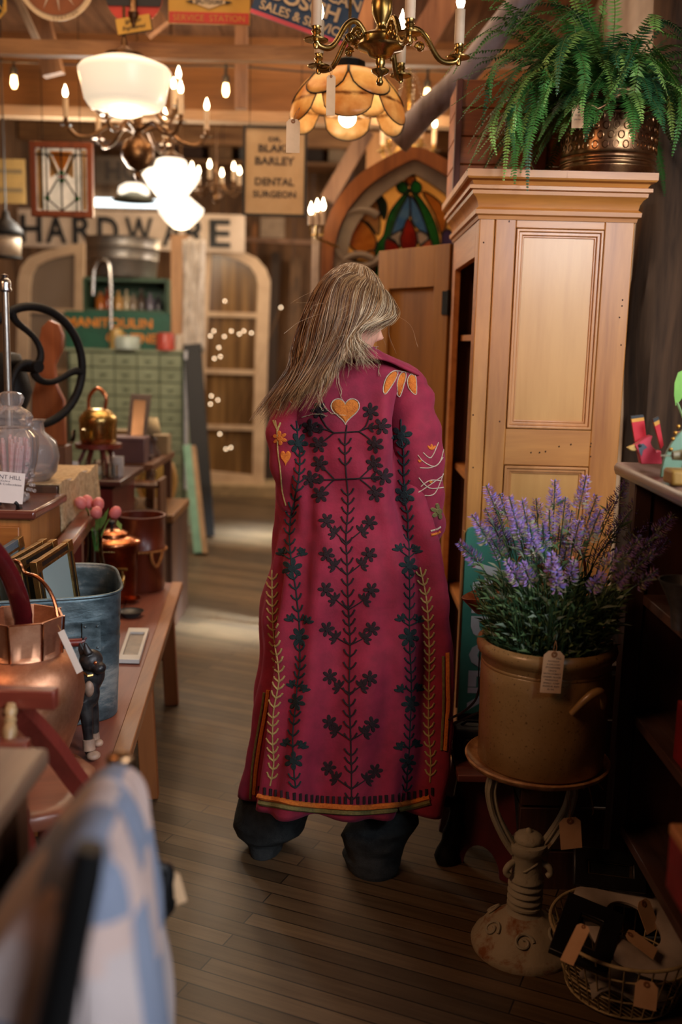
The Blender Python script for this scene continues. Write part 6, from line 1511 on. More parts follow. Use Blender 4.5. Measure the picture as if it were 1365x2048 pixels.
# chrome and glass column
p = P(14, 560, 3.15); cc_ = V((P(16, 780, 3.15).x, 3.15, .976)); cl_ = thing('glass_column', 'tall slim glass column with chrome finial behind the candy jar', 'dispenser', tuple(cc_))
H_ = p.z - cc_.z; MB().lathe([(0, 0), (.04, 0), (.042, .015), (.012, .03), (.011, H_ - .03), (0, H_ - .03)], tuple(cc_), 24).build('column', metal('frosted_steel', 'b8b4ac', '96938c', .25), cl_, smooth=50)
MB().lathe([(0, H_ - .035), (.02, H_ - .035), (.022, H_ - .03), (.018, H_ - .02), (.02, H_ - .01), (.016, H_), (.010, H_ + .006), (.012, H_ + .015), (0, H_ + .02)], tuple(cc_), 24).build('finial', M_chrome, cl_, smooth=50)

# big cast-iron wheel of a coffee grinder
wc_ = P(68, 733, 3.62); gr = thing('coffee_grinder', 'cast-iron coffee grinder with a large black curved-spoke flywheel', 'grinder', (wc_.x, 3.62, .976))
WM = Matrix.Translation(wc_) @ Matrix.Rotation(R(52), 4, 'Z')
Rw = .212
mb = MB().tube([WM @ V((Rw * cos(t), 0, Rw * sin(t))) for t in [2 * pi * i / 56 for i in range(56)]], .0155, 12, closed=True); 
for k_ in range(3):
    a = 2 * pi * k_ / 3 + .5; ps = []
    for i in range(16):
        t = i / 15; r_ = .02 + (Rw - .025) * t; aa = a + 1.5 * sin(t * pi * .55); ps.append(WM @ V((r_ * cos(aa), 0, r_ * sin(aa))))
    mb.tube(ps, [.016 - .005 * sin(pi * i / 15) for i in range(16)], 10)
mb.build('flywheel', M_iron, gr, smooth=60)
MB().tube([WM @ V((0, -.03, 0)), WM @ V((0, .16, 0))], .022, 16).build('axle', M_iron, gr)
bb = WM @ V((0, .17, 0)); MB().lathe([(0, 0), (.10, 0), (.10, .02), (.05, .05), (.04, .12), (.06, .18), (.09, .26), (.07, .34), (.05, bb.z - .976 + .04), (0, bb.z - .976 + .05)], (bb.x, bb.y, .976), 24).build('body', M_iron, gr, smooth=60)
# orange wood carved panel behind the wheel
out_ = [(65, 890), (66, 790), (80, 740), (78, 690), (85, 655), (100, 640), (118, 648), (128, 670), (126, 700), (112, 730), (115, 770), (130, 800), (132, 890)]
tb_ = thing('carved_panel', 'orange-brown waisted wooden panel standing behind the flywheel', 'panel', tuple(P(98, 890, 4.0)))
MB().prism(pxpoly(out_, 4.0), .03, Matrix.Translation((0, 4.0, 0))).build('board', wood('orange_wood', 'a3582a', '6e3518', .45, 'Z', .4, coat=.2), tb_, bev=.004)
z0 = P(98, 890, 4.0).z; MB().box((P(98, 890, 4.0).x, 4.0, z0 / 2), (.16, .1, z0)).build('pedestal', M_walnut, tb_)
# goblet, cups and small things behind
def lathe_thing(name, label, cat, c, prof, mat, n=28, group=None, smooth=60): return one(MB().lathe(prof, tuple(c), n), name, mat, label, cat, group, smooth=smooth)
lt = thing('mahogany_stand', 'dark red mahogany chest in the middle distance carrying the brass kettle', 'chest', (P(200, 990, 4.15).x, 4.35, 0))
a, b = P(115, 958, 4.1), P(243, 962, 4.1); MB().box(((a.x + b.x) / 2, 4.33, a.z - .012), (b.x - a.x, .5, .024)).build('top', wood('mahogany_top', '4a2a24', '2c1614', .3, 'X', .4, coat=.3), lt, bev=.004)
MB().box(((a.x + b.x) / 2 - .01, 4.33, a.z / 2 - .02), (b.x - a.x - .06, .44, a.z - .04)).build('case', wood('mahogany', '5c1e1a', '3c100e', .35, 'Z', .5, coat=.3), lt)
ZT = a.z + .001
def on(px, Y=4.2): q = P(px, 950, Y); return V((q.x, Y, ZT))
lathe_thing('wine_goblet', 'clear stemmed goblet left of the brass kettle', 'goblet', on(130, 4.14), [(0, 0), (.035, 0), (.005, .008), (.005, .10), (.02, .12), (.045, .16), (.048, .20), (.045, .2), (.04, .16), (0, .13)], M_glass)
for i, (px, Y, r_, h_, lab) in enumerate(((143, 4.12, .03, .07, 'white china mug left of the stool legs'), (168, 4.25, .02, .045, 'small clear tumbler under the left of the stool'), (182, 4.15, .022, .075, 'clear glass beaker under the middle of the stool'), (200, 4.15, .024, .08, 'tall clear glass under the stool'), (214, 4.18, .022, .06, 'short clear glass under the stool'), (226, 4.14, .022, .06, 'clear glass jar just right of the stool'), (236, 4.22, .026, .085, 'white cup at the right end of the tray'))):
    lathe_thing('glass_cup', lab, 'cup', on(px, Y), [(0, 0), (r_ * .8, 0), (r_, .01), (r_, h_), (r_ * .9, h_), (r_ * .85, .012), (0, .01)], plain('white_china', 'c9c6c2', .25) if ('mug' in lab or 'white' in lab) else M_glass, 20)
stl = thing('small_stool', 'dark three-legged splayed stool under the brass kettle', 'stool', tuple(on(198, 4.3)))
zt3 = P(198, 886, 4.3).z; c = on(198, 4.3); MB().lathe([(0, zt3 - ZT - .02), (.10, zt3 - ZT - .02), (.10, zt3 - ZT), (0, zt3 - ZT)], tuple(c), 30).build('seat', M_cherry, stl)
for ang in (R(200), R(250), R(300), R(340), R(90)): MB().bar((c.x + .05 * cos(ang), c.y + .05 * sin(ang), zt3 - .015), (c.x + .11 * cos(ang), c.y + .09 * sin(ang), ZT), .016, .016).build('leg', M_cherry, stl)
kt = thing('brass_kettle', 'round polished brass kettle with tall looped handle on the small stool', 'kettle', (c.x, c.y, zt3))
MB().lathe([(0, 0), (.07, 0), (.078, .01), (.08, .09), (.082, .10), (.078, .115), (.055, .14), (.03, .15), (0, .152)], (c.x, c.y, zt3), 40).build('vessel', M_brass, kt, smooth=50)
MB().tube(smooth_path([(c.x - .04, c.y, zt3 + .14), (c.x - .035, c.y, zt3 + .20), (c.x, c.y, zt3 + .235), (c.x + .035, c.y, zt3 + .20), (c.x + .03, c.y, zt3 + .14)], 6), .008, 10).build('handle', M_coppol, kt)
MB().tube(smooth_path([(c.x - .02, c.y - .08, zt3 + .02), (c.x - .03, c.y - .11, zt3 + .04), (c.x - .03, c.y - .12, zt3 + .07)], 5), .009, 10).build('spout', M_brass, kt)
# purple box, small standing mirror and things to the right of the kettle
sb = thing('hinged_box', 'plum-brown wooden box right of the brass kettle', 'box', tuple(P(257, 935, 4.7))); p0 = P(257, 905, 4.7)
tb5 = thing('display_table', 'long tan display table beyond the mahogany chest', 'table', (p0.x, 5.0, 0)); ztab = P(257, 932, 4.7).z
MB().box((p0.x - .045, 5.07, ztab - .015), (.30, .6, .03)).build('tabletop', M_walnut, tb5)
for x in (-.17, .08):
    for y in (4.82, 5.3): MB().bar((p0.x + x, y, ztab - .02), (p0.x + x, y, 0), .04, .04).build('leg', M_walnut, tb5)
MB().box((p0.x - .03, 4.87, ztab + .058), (.17, .14, .115)).build('case', plain('plum_box', '5c4448', .4), sb, bev=.004)
MB().box((p0.x - .03, 4.87, ztab + .12), (.175, .145, .01)).build('lid', plain('plum_box_lid', '7c6468', .35), sb)
mr = thing('dressing_mirror', 'narrow dark framed standing mirror behind the plum box', 'mirror', tuple(P(277, 885, 4.95)))
c4 = [P(262, 788, 5.0), P(302, 790, 5.0), P(290, 890, 4.9), P(252, 888, 4.9)]; cen = sum(c4, V()) / 4; i4 = [cen + V(((p - cen).x * .62, (p - cen).y * .62, (p - cen).z * .78)) for p in c4]
mb = MB(); back = [p + V((0, .02, 0)) for p in c4]; mb.add(c4 + i4 + back, [(i, (i + 1) % 4, 4 + (i + 1) % 4, 4 + i) for i in range(4)] + [(i, 8 + i, 8 + (i + 1) % 4, (i + 1) % 4) for i in range(4)] + [(8, 9, 10, 11)]); mb.build('frame', M_dkwood, mr)
MB().add([p + V((0, .002, 0)) for p in i4], [(0, 1, 2, 3)]).build('mirror_glass', metal('mirror_silver', 'b0a08a', '9a8a74', .08, 3, 0), mr)
mb = MB().box((cen.x, 4.97, ztab + .012), (.14, .1, .022)); mb.bar((cen.x, 5.0, ztab), (cen.x, 5.0, c4[3].z + .01), .05, .02); mb.build('stand', M_dkwood, mr)
p = P(313, 885, 5.1); lp_ = thing('table_lamp', 'little dark table lamp with cream shade right of the standing mirror', 'lamp', (p.x - .03, 5.1, ztab))
MB().lathe([(0, 0), (.045, 0), (.05, .02), (.03, .05), (.035, .09), (.012, .11), (.01, .13), (0, .13)], (p.x - .03, 5.1, ztab), 24).build('base', M_dkwood, lp_, smooth=50); MB().lathe([(.055, .12), (.035, .2)], (p.x - .03, 5.1, ztab), 24).build('shade', plain('cream_shade', 'b8a47c', .8), lp_, smooth=50, solid=.003)
for i, (px, py, w_, h_) in enumerate(((238, 850, .13, .12), (318, 850, .10, .10))):
    q = P(px, py, 5.22); one(MB().box((q.x, 5.25, ztab + .25 * 0 + h_ / 2 + .001), (w_, .12, h_)), 'cardboard_box', plain('tan_card', '8a7454', .8), ('tan box standing behind the brass kettle', 'tan box half hidden behind the small lamp')[i], 'box')
# low glassware shelf, oval chair, trunk
gs = thing('glassware_rack', 'low wooden rack of glassware beyond the copper pot', 'rack', tuple(P(265, 1060, 4.6) - V((0, 0, P(265, 1060, 4.6).z))))
q = P(262, 960, 4.6)
for z in (q.z - .03, q.z - .17, .35): MB().box((q.x, 4.68, z), (.26, .16, .016)).build('shelf', M_walnut, gs)
for x in (-.13, .13): MB().box((q.x + x, 4.68, q.z / 2), (.016, .16, q.z)).build('side', M_walnut, gs)
for i, (dx_, zz) in enumerate(((-.09, 0), (-.03, 0), (.03, 0), (.09, 0), (-.07, -.14), (.0, -.14), (.07, -.14))):
    lathe_thing('glass_stopper', 'round clear glass stopper in a row on the low wooden rack', 'stopper', (q.x + dx_, 4.65, q.z - .022 + zz), [(0, 0), (.012, 0), (.006, .02), (.018, .035), (.02, .05), (.012, .065), (0, .07)], M_glass, 16, 'glass stoppers on the low rack')
ov = thing('balloon_back_chair', 'tan upholstered balloon-back chair in the middle distance', 'chair', tuple(V((P(310, 960, 5.4).x, 5.5, 0))))
q = P(312, 962, 5.75); mb = MB().sph((q.x, 5.77, q.z), (.10, .03, .15), 24, 16); mb.build('back_pad', plain('mustard_cloth', '9a7c3c', .9), ov)
MB().tube([(q.x + .11 * cos(t), 5.77, q.z + .16 * sin(t)) for t in [2 * pi * i / 30 for i in range(30)]], .014, 8, closed=True).build('back_frame', wood('gilt_wood', 'a8844c', '7c5c30', .4), ov)
sz2 = q.z - .2; MB().box((q.x - .03, 5.57, sz2), (.36, .38, .06)).build('seat', plain('mustard_cloth', '9a7c3c', .9), ov, bev=.02)
for x in (-.18, .12):
    for y in (5.42, 5.74): MB().bar((q.x + x, y, sz2), (q.x + x, y, 0), .03, .03).build('leg', wood('gilt_wood', 'a8844c', '7c5c30', .4), ov)
tr_ = thing('storage_chest', 'dark brown wooden trunk behind the bucket end of the bench', 'trunk', (P(290, 1100, 4.8).x, 4.9, 0)); q = P(228, 1012, 4.75); q2 = P(350, 1012, 4.95)
MB().box((-.99, 5.02, q.z / 2 - .04), (.33, .5, q.z - .09)).build('case', M_inner, tr_); MB().box((-.99, 5.02, q.z - .06), (.35, .53, .04)).build('lid', wood('trunk_lid', '7c5630', '543618', .5, 'Y', .5), tr_, bev=.005)
one(MB().box((P(358, 1010, 6.3).x, 6.3, .16), (.10, .14, .32), taper=.8), 'blue_canister', plain('dark_blue_enamel', '2a3a52', .4), 'dark blue canister on the floor by the green cabinet', 'canister', bev=.01)
a, b = P(376, 893, 7.0), P(398, 1052, 6.6); lb_ = thing('green_board', 'narrow pale green edged board leaning at the cabinet corner', 'board', (b.x, b.y, 0)); b.z = .01
MB().bar(b, a, .055, .06, (0, 1, 0)).build('board', plain('pale_green_paint', '6f9a82', .6), lb_); MB().bar(b + V((.045, -.005, 0)), a + V((.04, -.005, 0)), .03, .05, (0, 1, 0)).build('raw_edge', wood('raw_edge_wood', 'a0805a', '7c6040', .6), lb_)
a, b = P(385, 690, 7.6), P(412, 1040, 7.2); b.z = .01
one(MB().bar(b, a, .13, .05, (0, 1, 0)), 'black_shutter', M_black, 'tall black shutter leaning beside the green cabinet', 'shutter')

# ================================================================ green drawer cabinet and stack
gx0, gx1 = P(137, 860, 7.6).x, P(370, 860, 7.6).x; gz1 = P(250, 704, 7.6).z
gc = thing('drawer_cabinet', 'big sage green many-drawered hardware cabinet', 'cabinet', ((gx0 + gx1) / 2, 7.8, 0))
M_sage = plain('sage_cabinet_paint', '8a9478', .55, c2='767f64', scale=6); M_sagedk = plain('sage_groove', '3c4a38', .7)
MB().box(((gx0 + gx1) / 2, 7.92, gz1 / 2), (gx1 - gx0, .62, gz1)).build('case', M_sagedk, gc)
mb = MB().box((gx1 + .004, 7.92, gz1 / 2), (.008, .63, gz1)); mb.box(((gx0 + gx1) / 2, 7.92, gz1 + .01), (gx1 - gx0 + .03, .66, .02)); mb.build('side_and_top', M_sage, gc)
NC, NR = 5, 12; dw, dh = (gx1 - gx0 - .04) / NC, (gz1 - .06) / NR
for i in range(NC):
    for j in range(NR):
        x, z = gx0 + .02 + dw * (i + .5), .05 + dh * (j + .5)
        d_ = MB().box((x, 7.602, z), (dw - .008, .02, dh - .008)).build('drawer', M_sage, gc, bev=.002)
        MB().tube([(x - .02, 7.59, z), (x - .012, 7.578, z - .004), (x + .012, 7.578, z - .004), (x + .02, 7.59, z)], .004, 6).build('pull', M_sagedk, d_)
q = P(368, 790, 7.55); one(MB().box((q.x + .015, 7.56, .83), (.022, .03, 1.05)), 'white_batten', plain('white_batten_paint', 'c9ccd4', .4), 'thin white upright batten at the right edge of the green cabinet', 'batten')
# Manitoulin Chutneys board
c, w_, h_ = pin(130, 622, 342, 701, 7.72); c.z = gz1 + .021 + h_ / 2
ms = thing('painted_sign', 'dark green sign lettered MANITOULIN CHUTNEYS in orange', 'sign', (c.x, 7.47, gz1 + .02)); Mx = facing((c.x, 7.72, c.z), 0, 0, 0)
MB().box((0, 0, 0), (w_, .02, h_), Mx).build('board', plain('sign_green', '1f5a44', .5, c2='1a4c3a'), ms)
mb = MB(); add_text(mb, 'MANITOULIN', Mx @ Matrix.Translation((-w_ * .08, -.011, h_ * .2)), width=w_ * .82, height=h_ * .26, th=.003, offset=.03); add_text(mb, 'CHUTNEYS', Mx @ Matrix.Translation((w_ * .19, -.011, -h_ * .2)), width=w_ * .6, height=h_ * .26, th=.003, offset=.03)
mb.build('lettering', plain('sign_orange', 'e08a2c', .5), ms, smooth=0)
# crate of bottles, galvanised tub, on top of the cabinet
sh = thing('bottle_shelf', 'green open shelf box with bottles above the sign', 'shelf', (P(250, 620, 7.8).x, 7.8, gz1 + .02)); a, b = P(150, 557, 7.85), P(335, 557, 7.85)
zb = gz1 + .02; mb = MB(); X_ = (a.x + b.x) / 2 + .04; W2 = b.x - a.x - .08
mb.box((X_, 7.98, a.z), (W2, .34, .03)); mb.box((X_, 7.98, P(250, 622, 7.85).z), (W2, .34, .02)); mb.box((X_ - W2 / 2, 7.98, (a.z + zb) / 2), (.02, .34, a.z - zb)); mb.box((X_ + W2 / 2, 7.98, (a.z + zb) / 2), (.02, .34, a.z - zb)); mb.box((X_, 8.14, (a.z + zb) / 2), (W2, .015, a.z - zb)); mb.build('case', plain('green_shelf_paint', '3f5a42', .6), sh)
zsh = P(250, 622, 7.85).z + .011
for i, (px, c_, r_, h_) in enumerate(((200, 'b86a2c', .04, .13), (214, '8a3a22', .03, .16), (236, 'c99a5c', .035, .14), (252, 'b8a888', .03, .15), (266, '8a7c6c', .035, .12), (282, '4a3c34', .03, .16), (300, '6e6a78', .035, .13), (316, '2c2c34', .03, .12))):
    lathe_thing('bottle', ['amber squat', 'dark red', 'honey coloured', 'cream', 'grey-brown', 'dark brown', 'lilac grey', 'near black'][i] + ' bottle in the green shelf box above the sign', 'bottle', (P(px, 600, 7.88).x, 7.90, zsh), [(0, 0), (r_, 0), (r_, h_ * .6), (r_ * .35, h_ * .8), (r_ * .35, h_), (0, h_)], plain('bottle_' + c_, c_, .2), 16, 'bottles on the green shelf')
a2 = P(245, 553, 7.95); zt4 = a.z + .016; rt = 70 / FPX * 8.05
tb2 = thing('galvanised_tub', 'large grey galvanised wash tub atop the bottle shelf', 'tub', (a2.x, 7.98, zt4)); Ht = P(245, 470, 7.6).z - zt4
MB().lathe([(0, 0), (rt * .86, 0), (rt * .9, .02), (rt * .95, Ht * .45), (rt * .97, Ht * .47), (rt * .96, Ht * .5), (rt * .98, Ht * .75), (rt, Ht * .77), (rt * .99, Ht * .8), (rt, Ht), (rt * 1.03, Ht + .01), (rt * .98, Ht), (rt * .85, .03), (0, .02)], (a2.x, 7.98, zt4), 44).build('vessel', metal('galvanised_steel', '9c968e', '77726c', .42, 8, .1), tb2, smooth=50)
q = P(222, 622, 7.64); one(MB().tube(smooth_path([P(186, 590, 7.64), P(188, 545, 7.64), P(196, 524, 7.64), P(208, 520, 7.64), P(218, 530, 7.64), P(222, 580, 7.64), P(222, 622, 7.64), V((q.x, 7.64, gz1 + .02))], 6), .014, 8), 'steel_hook', M_chrome, 'tall bright bent steel hook standing in front of the galvanised tub', 'hook')
for i, (px, py0, r_, h_, c_, lab) in enumerate(((216, 665, .05, .15, 'c2a05c', 'yellow label jar standing before the green sign'), (238, 690, .10, .10, 'a9b8b0', 'pale glass bowl heaped before the green sign'), (318, 692, .07, .13, 'b84a3c', 'red and white tin at the right of the green sign'), (345, 690, .035, .12, 'c9b8a4', 'slim cream canister right of the red tin'))):
    q = P(px, py0, 7.35); 
    lathe_thing('tin_canister', lab, 'container', (q.x, 7.66 - .28 if False else 7.40 + .22 * 0, gz1 + .021) if False else (q.x, 7.63, gz1 + .021), [(0, 0), (r_, 0), (r_, h_ * .8), (r_ * .8, h_), (0, h_)], plain('tin_' + c_, c_, .35), 20)
# white post with cloth and papers
q = P(360, 560, 7.72); pc = thing('display_post', 'cream post hung with white lace cloths beside the galvanised tub', 'post', (q.x, 7.75, gz1 + .02)); zt5 = P(360, 470, 7.72).z
MB().box((q.x, 7.75, (zt5 + gz1 + .021) / 2), (.13, .10, zt5 - gz1 - .021)).build('post', wood('pale_post', 'c09468', '9c7048', .6), pc)
rows = []
for i in range(15):
    rows.append([(q.x + .03 + .012 * i, 7.66 + .02 * sin(i * 1.4 + j * .3), zt5 - .03 - j * .052 - .01 * sin(i)) for j in range(17)])
one(MB().grid(rows), 'lace_cloth', plain('white_lace', 'd9cfc4', .9, c2='b8aca0', scale=12), 'white lace cloth hanging on the cream post', 'cloth', smooth=60, solid=.004)
# ================================================================ lamps overhead
random.seed(3)
M_flame = glow('candle_bulb_glow', (1.0, 0.78, 0.48), 14); M_bulbw = glow('warm_bulb_glow', (1.0, 0.80, 0.52), 12); M_edison = glow('edison_glow', (1.0, 0.62, 0.26), 14)
M_opal = glow('lit_opal_glass', (1.0, 0.83, 0.60), 0.62, (.8, .72, .6)); M_opal2 = glow('bright_opal_glass', (1.0, 0.88, 0.70), 1.6, (.8, .72, .6))
M_candle = plain('candle_sleeve', 'd9bfa0', .5); M_bronze = metal('dark_bronze', '8a6848', '4c3626', .26, 12, .05)
def candle(parent, c, hc, scale=1.25, mat=None, real=0):
    o = MB().cyl(c, (c[0], c[1], c[2] + hc), .0105 * scale, n=14).build('candle_sleeve', M_candle, parent)
    t = V((c[0], c[1], c[2] + hc)); MB().lathe([(.004, 0), (.009, .006), (.0125, .018), (.0105, .032), (.005, .046), (.0012, .058), (0, .06)], tuple(t), 14, None).build('flame_bulb', mat or M_flame, o, smooth=60)
    if real: point('candle_light', t + V((0, 0, .03)), real, (1, .68, .38), .02)
def chandelier(name, label, c, Rr, n, metal_, tiers, hc, ball, top, group=None, a0=0, real=0, arm_r=.006, shape='S'):
    t = thing(name, label, 'chandelier', tuple(c), 0, group); c = V(c)
    MB().lathe(ball, tuple(c), 30).build('column', metal_, t, smooth=50)
    MB().tube([c + V((0, 0, ball[-1][1])), (c.x, c.y, top)], .004, 6).build('chain', metal_, t)
    for R_, dz, nn, off in tiers:
        for i in range(nn):
            a = a0 + off + 2 * pi * i / nn; u_ = V((cos(a), sin(a), 0))
            if shape == 'S': pts = [c + V((0, 0, dz - .02)) + u_ * .03, c + V((0, 0, dz + .005)) + u_ * R_ * .35, c + V((0, 0, dz - .055)) + u_ * R_ * .62, c + V((0, 0, dz - .065)) + u_ * R_ * .85, c + V((0, 0, dz - .02)) + u_ * R_]
            else: pts = [c + V((0, 0, dz + .01)) + u_ * .04, c + V((0, 0, dz + .048)) + u_ * R_ * .38, c + V((0, 0, dz + .035)) + u_ * R_ * .55, c + V((0, 0, dz - .025)) + u_ * R_ * .76, c + V((0, 0, dz - .028)) + u_ * R_ * .97, c + V((0, 0, dz)) + u_ * R_]
            ar = MB().tube(smooth_path(pts, 6), arm_r, 8)
            if shape != 'S':   # small scrolls
                for k_, (b, rr) in enumerate(((.36, .018), (.50, -.012))):
                    ps = [c + V((0, 0, dz + .02 - .016 * k_)) + u_ * (R_ * b + rr * (1 - i2 / 16) * cos(i2 * .6)) + V((0, 0, abs(rr) * (1 - i2 / 16) * sin(i2 * .6))) for i2 in range(14)]; ar.tube(ps, arm_r * .7, 6)
            arm = ar.build('arm', metal_, t, smooth=60); e = c + V((0, 0, dz)) + u_ * R_
            MB().lathe([(0, -.02), (.006, -.018), (.008, -.008), (.005, -.002), (.03, 0), (.031, .003), (.01, .006), (.012, .012), (.009, .016), (.0125, .022), (.010, .028), (.0125, .036), (0, .036)], tuple(e - V((0, 0, .02))), 20).build('candle_cup', metal_, arm, smooth=50)
            candle(arm, e + V((0, 0, .014)), hc, real=real if (i % 2 == 0) else 0)
    return t
c = P(762, 96, 2.78)
brass_ch = chandelier('brass_chandelier', 'gleaming brass five-arm candle chandelier hanging nearest the camera', c, .205, 5, M_brass, [(.205, .0, 5, 0)], .085,
    [(0, -.095), (.007, -.092), (.010, -.084), (.006, -.076), (.008, -.070), (.022, -.062), (.024, -.055), (.010, -.046), (.013, -.038), (.012, -.028), (.03, -.022), (.036, -.010), (.058, -.004), (.062, .004), (.058, .010), (.056, .022), (.060, .026), (.045, .034), (.018, .042), (.012, .055), (.015, .062), (.026, .085), (.028, .11), (.02, .14), (.014, .16), (.016, .165), (.012, .19), (.008, .21)], 3.4, shape='scroll', arm_r=.0075)
for (px, py, Y, w_, h_, sx_t, lab) in ((663, 150, 2.60, .022, .095, (662, 130), 'narrow cream tag tied under the brass chandelier, in front of the amber shade'), (587, 238, 2.75, .036, .085, (600, 215), 'wide cream tag hanging at the left rim of the amber shade')):
    p = P(px, py, Y); price_tag(tuple(p), w_, h_, 0, 0, lab, string_to=tuple(P(sx_t[0], sx_t[1], Y)), mat=plain('cream_tag', 'd8b890', .8))
c = P(276, 300, 5.2)
chandelier('bronze_chandelier', 'dark bronze ball chandelier with two tiers of lit candles', c, .35, 6, M_bronze, [(.345, .11, 6, .3), (.22, .22, 6, .8)], .095,
    [(0, -.15), (.012, -.145), (.02, -.12), (.012, -.10), (.05, -.085), (.078, -.045), (.082, -.01), (.07, .035), (.03, .06), (.02, .08), (.035, .10), (.02, .125), (.025, .16), (.035, .20), (.02, .24), (.012, .30), (.008, .36)], 3.4, real=1.6, arm_r=.0095)
c = P(432, 385, 7.2)
chandelier('small_chandelier', 'small glittering chandelier far back beside the dental sign', c, .17, 5, M_bronze, [(.17, .05, 6, .4)], .07, [(0, -.08), (.02, -.06), (.03, -.02), (.015, .02), (.02, .06), (.008, .12)], 3.4, real=.8)
c = P(815, 292, 5.7)
chandelier('crystal_chandelier', 'crystal-strung candle chandelier above the church window arch', c, .13, 4, M_brass, [(.15, .0, 5, .15)], .09, [(0, -.06), (.02, -.04), (.03, -.01), (.015, .03), (.02, .12), (.012, .25), (.02, .33), (.008, .4)], 3.4, real=1.5)
mb = MB()
for s_ in range(5):
    for i in range(16): a = s_ * 1.26; mb.sph((c.x + (.02 + .05 * abs(sin(i * .2))) * cos(a), c.y + (.02 + .05 * abs(sin(i * .2))) * sin(a), c.z + .40 - i * .024), .007, 8, 6)
one(mb, 'crystal_strands', glass('crystal', (.95, .93, .9), .02, alpha=.55), 'beaded crystal strands on the chandelier above the church window', 'crystals')
# triple candle lamp at the left of the arch
c = P(634, 450, 4.75); t = thing('candelabrum', 'three-candle brass lamp left of the church window arch', 'candelabrum', (c.x, c.y, c.z))
mb = MB().tube([(c.x, c.y, c.z), (c.x, c.y, c.z - .06)], .008, 8); 
for dx in (-.028, 0, .028): mb.tube(smooth_path([(c.x, c.y, c.z - .04), (c.x + dx, c.y, c.z - .045), (c.x + dx, c.y, c.z)], 4), .004, 6)
mb.tube([(c.x, c.y, c.z - .06), (c.x + .10, c.y + .18, c.z - .08)], .006, 6); mb.build('bracket', M_brass, t)
for dx, h_ in ((-.028, .045), (0, .06), (.028, .065)): candle(t, V((c.x + dx, c.y, c.z)), h_)
# opal glass pendants
def pendant(name, label, c, prof, mat, power=0, n=40):
    t = thing(name, label, 'pendant lamp', tuple(c)); c = V(c); MB().lathe(prof, tuple(c), n).build('glass_shade', mat, t, smooth=60)
    zt_ = prof[-1][1]; MB().lathe([(0, zt_ - .01), (prof[-1][0] * 1.05, zt_ - .01), (prof[-1][0] * 1.05, zt_ + .015), (.04, zt_ + .03), (.015, zt_ + .05), (.012, zt_ + .08), (0, zt_ + .08)], tuple(c), 24).build('fitter', M_bronze, t, smooth=40)
    MB().tube([c + V((0, 0, zt_ + .07)), (c.x, c.y, 3.4)], .008, 8).build('rod', M_bronze, t)
    if power: point('pendant_light', c - V((0, 0, .16)), power, (1, .74, .46), .12)
c = P(250, 172, 4.5)
pendant('opal_pendant', 'large glowing cream opal glass pendant lamp over the bronze chandelier', c, [(0, -.125), (.05, -.122), (.075, -.112), (.09, -.10), (.155, -.085), (.172, -.06), (.182, -.01), (.196, .045), (.197, .06), (.185, .075), (.15, .09), (.11, .105), (.08, .11)], M_opal, 8)
c = P(343, 362, 6.4)
pendant('opal_pendant', 'bright white opal glass pendant right below the bronze ball', c, [(0, -.13), (.06, -.12), (.10, -.08), (.15, -.02), (.178, .03), (.15, .06), (.11, .07), (.09, .12), (.07, .13)], M_opal2, 14)
c = P(362, 425, 8.2)
pendant('opal_pendant', 'farthest opal glass pendant hanging in front of the white store sign', c, [(0, -.13), (.06, -.12), (.12, -.07), (.17, -.01), (.18, .03), (.14, .06), (.09, .10), (.07, .12)], M_opal2, 12)
# green-grey factory shade at the slot window
c = P(268, 398, 9.4); t = thing('factory_lamp', 'shallow grey cone lamp hanging before the bright slot window', 'pendant lamp', tuple(c))
MB().lathe([(.20, -.02), (.12, .03), (.05, .06), (.03, .1)], tuple(c), 28).build('shade', plain('grey_green_enamel', '5c6258', .4), t, solid=.004); MB().tube([c + V((0, 0, .09)), (c.x, c.y, 3.4)], .008, 6).build('rod', M_iron, t)
MB().lathe([(.14, .05), (.13, .10), (.08, .13), (0, .14)], tuple(c), 24).build('dome', M_opal2, t, smooth=60)
# black wall lamp with milk glass at the left edge
c = P(12, 460, 5.6); t = thing('black_dome_lamp', 'black dome lamp with pale glass cylinder at the left edge', 'pendant lamp', tuple(c))
MB().lathe([(.09, -.03), (.088, .0), (.06, .035), (.025, .06), (.015, .10)], tuple(c), 28).build('shade', M_black, t, smooth=50, solid=.003); MB().lathe([(.075, -.14), (.078, -.03)], tuple(c), 24).build('glass_cylinder', plain('pale_glass_cylinder', 'b8a48c', .4), t, solid=.003); MB().lathe([(0, -.15), (.08, -.15), (.08, -.14), (0, -.14)], tuple(c), 24).build('base_ring', M_black, t)
MB().tube([c + V((0, 0, .09)), (c.x, c.y, 3.4)], .005, 6).build('rod', M_black, t)
# edison bulb string
ws = thing('string_lights', 'black string-light cable with glowing bare bulbs along the warm board', 'string lights', tuple(P(450, 130, 5.55)))
wp = [P(-40, 118, 5.55), P(28, 124, 5.55), P(240, 132, 5.55), P(452, 132, 5.55), P(660, 146, 5.55), P(855, 142, 5.55), P(960, 150, 5.55)]
MB().tube(smooth_path(wp, 8), .005, 6).build('cable', M_black, ws)
for px, py in ((28, 160), (452, 176), (855, 186)):
    b = P(px, py, 5.55); top = P(px, 128, 5.55); so = MB().tube([V((b.x, b.y, top.z)), b + V((0, 0, .055))], .008, 8); so.lathe([(0, .065), (.018, .06), (.02, .025), (.016, .02), (0, .02)], tuple(b), 18); s_ = so.build('socket', M_black, ws, smooth=40)
    MB().lathe([(.012, .022), (.015, .0), (.017, -.02), (.010, -.04), (0, -.044)], tuple(b), 18).build('bulb', M_edison, s_, smooth=60); point('string_bulb_light', b + V((0, -.05, -.02)), 3.5, (1, .50, .18), .02)
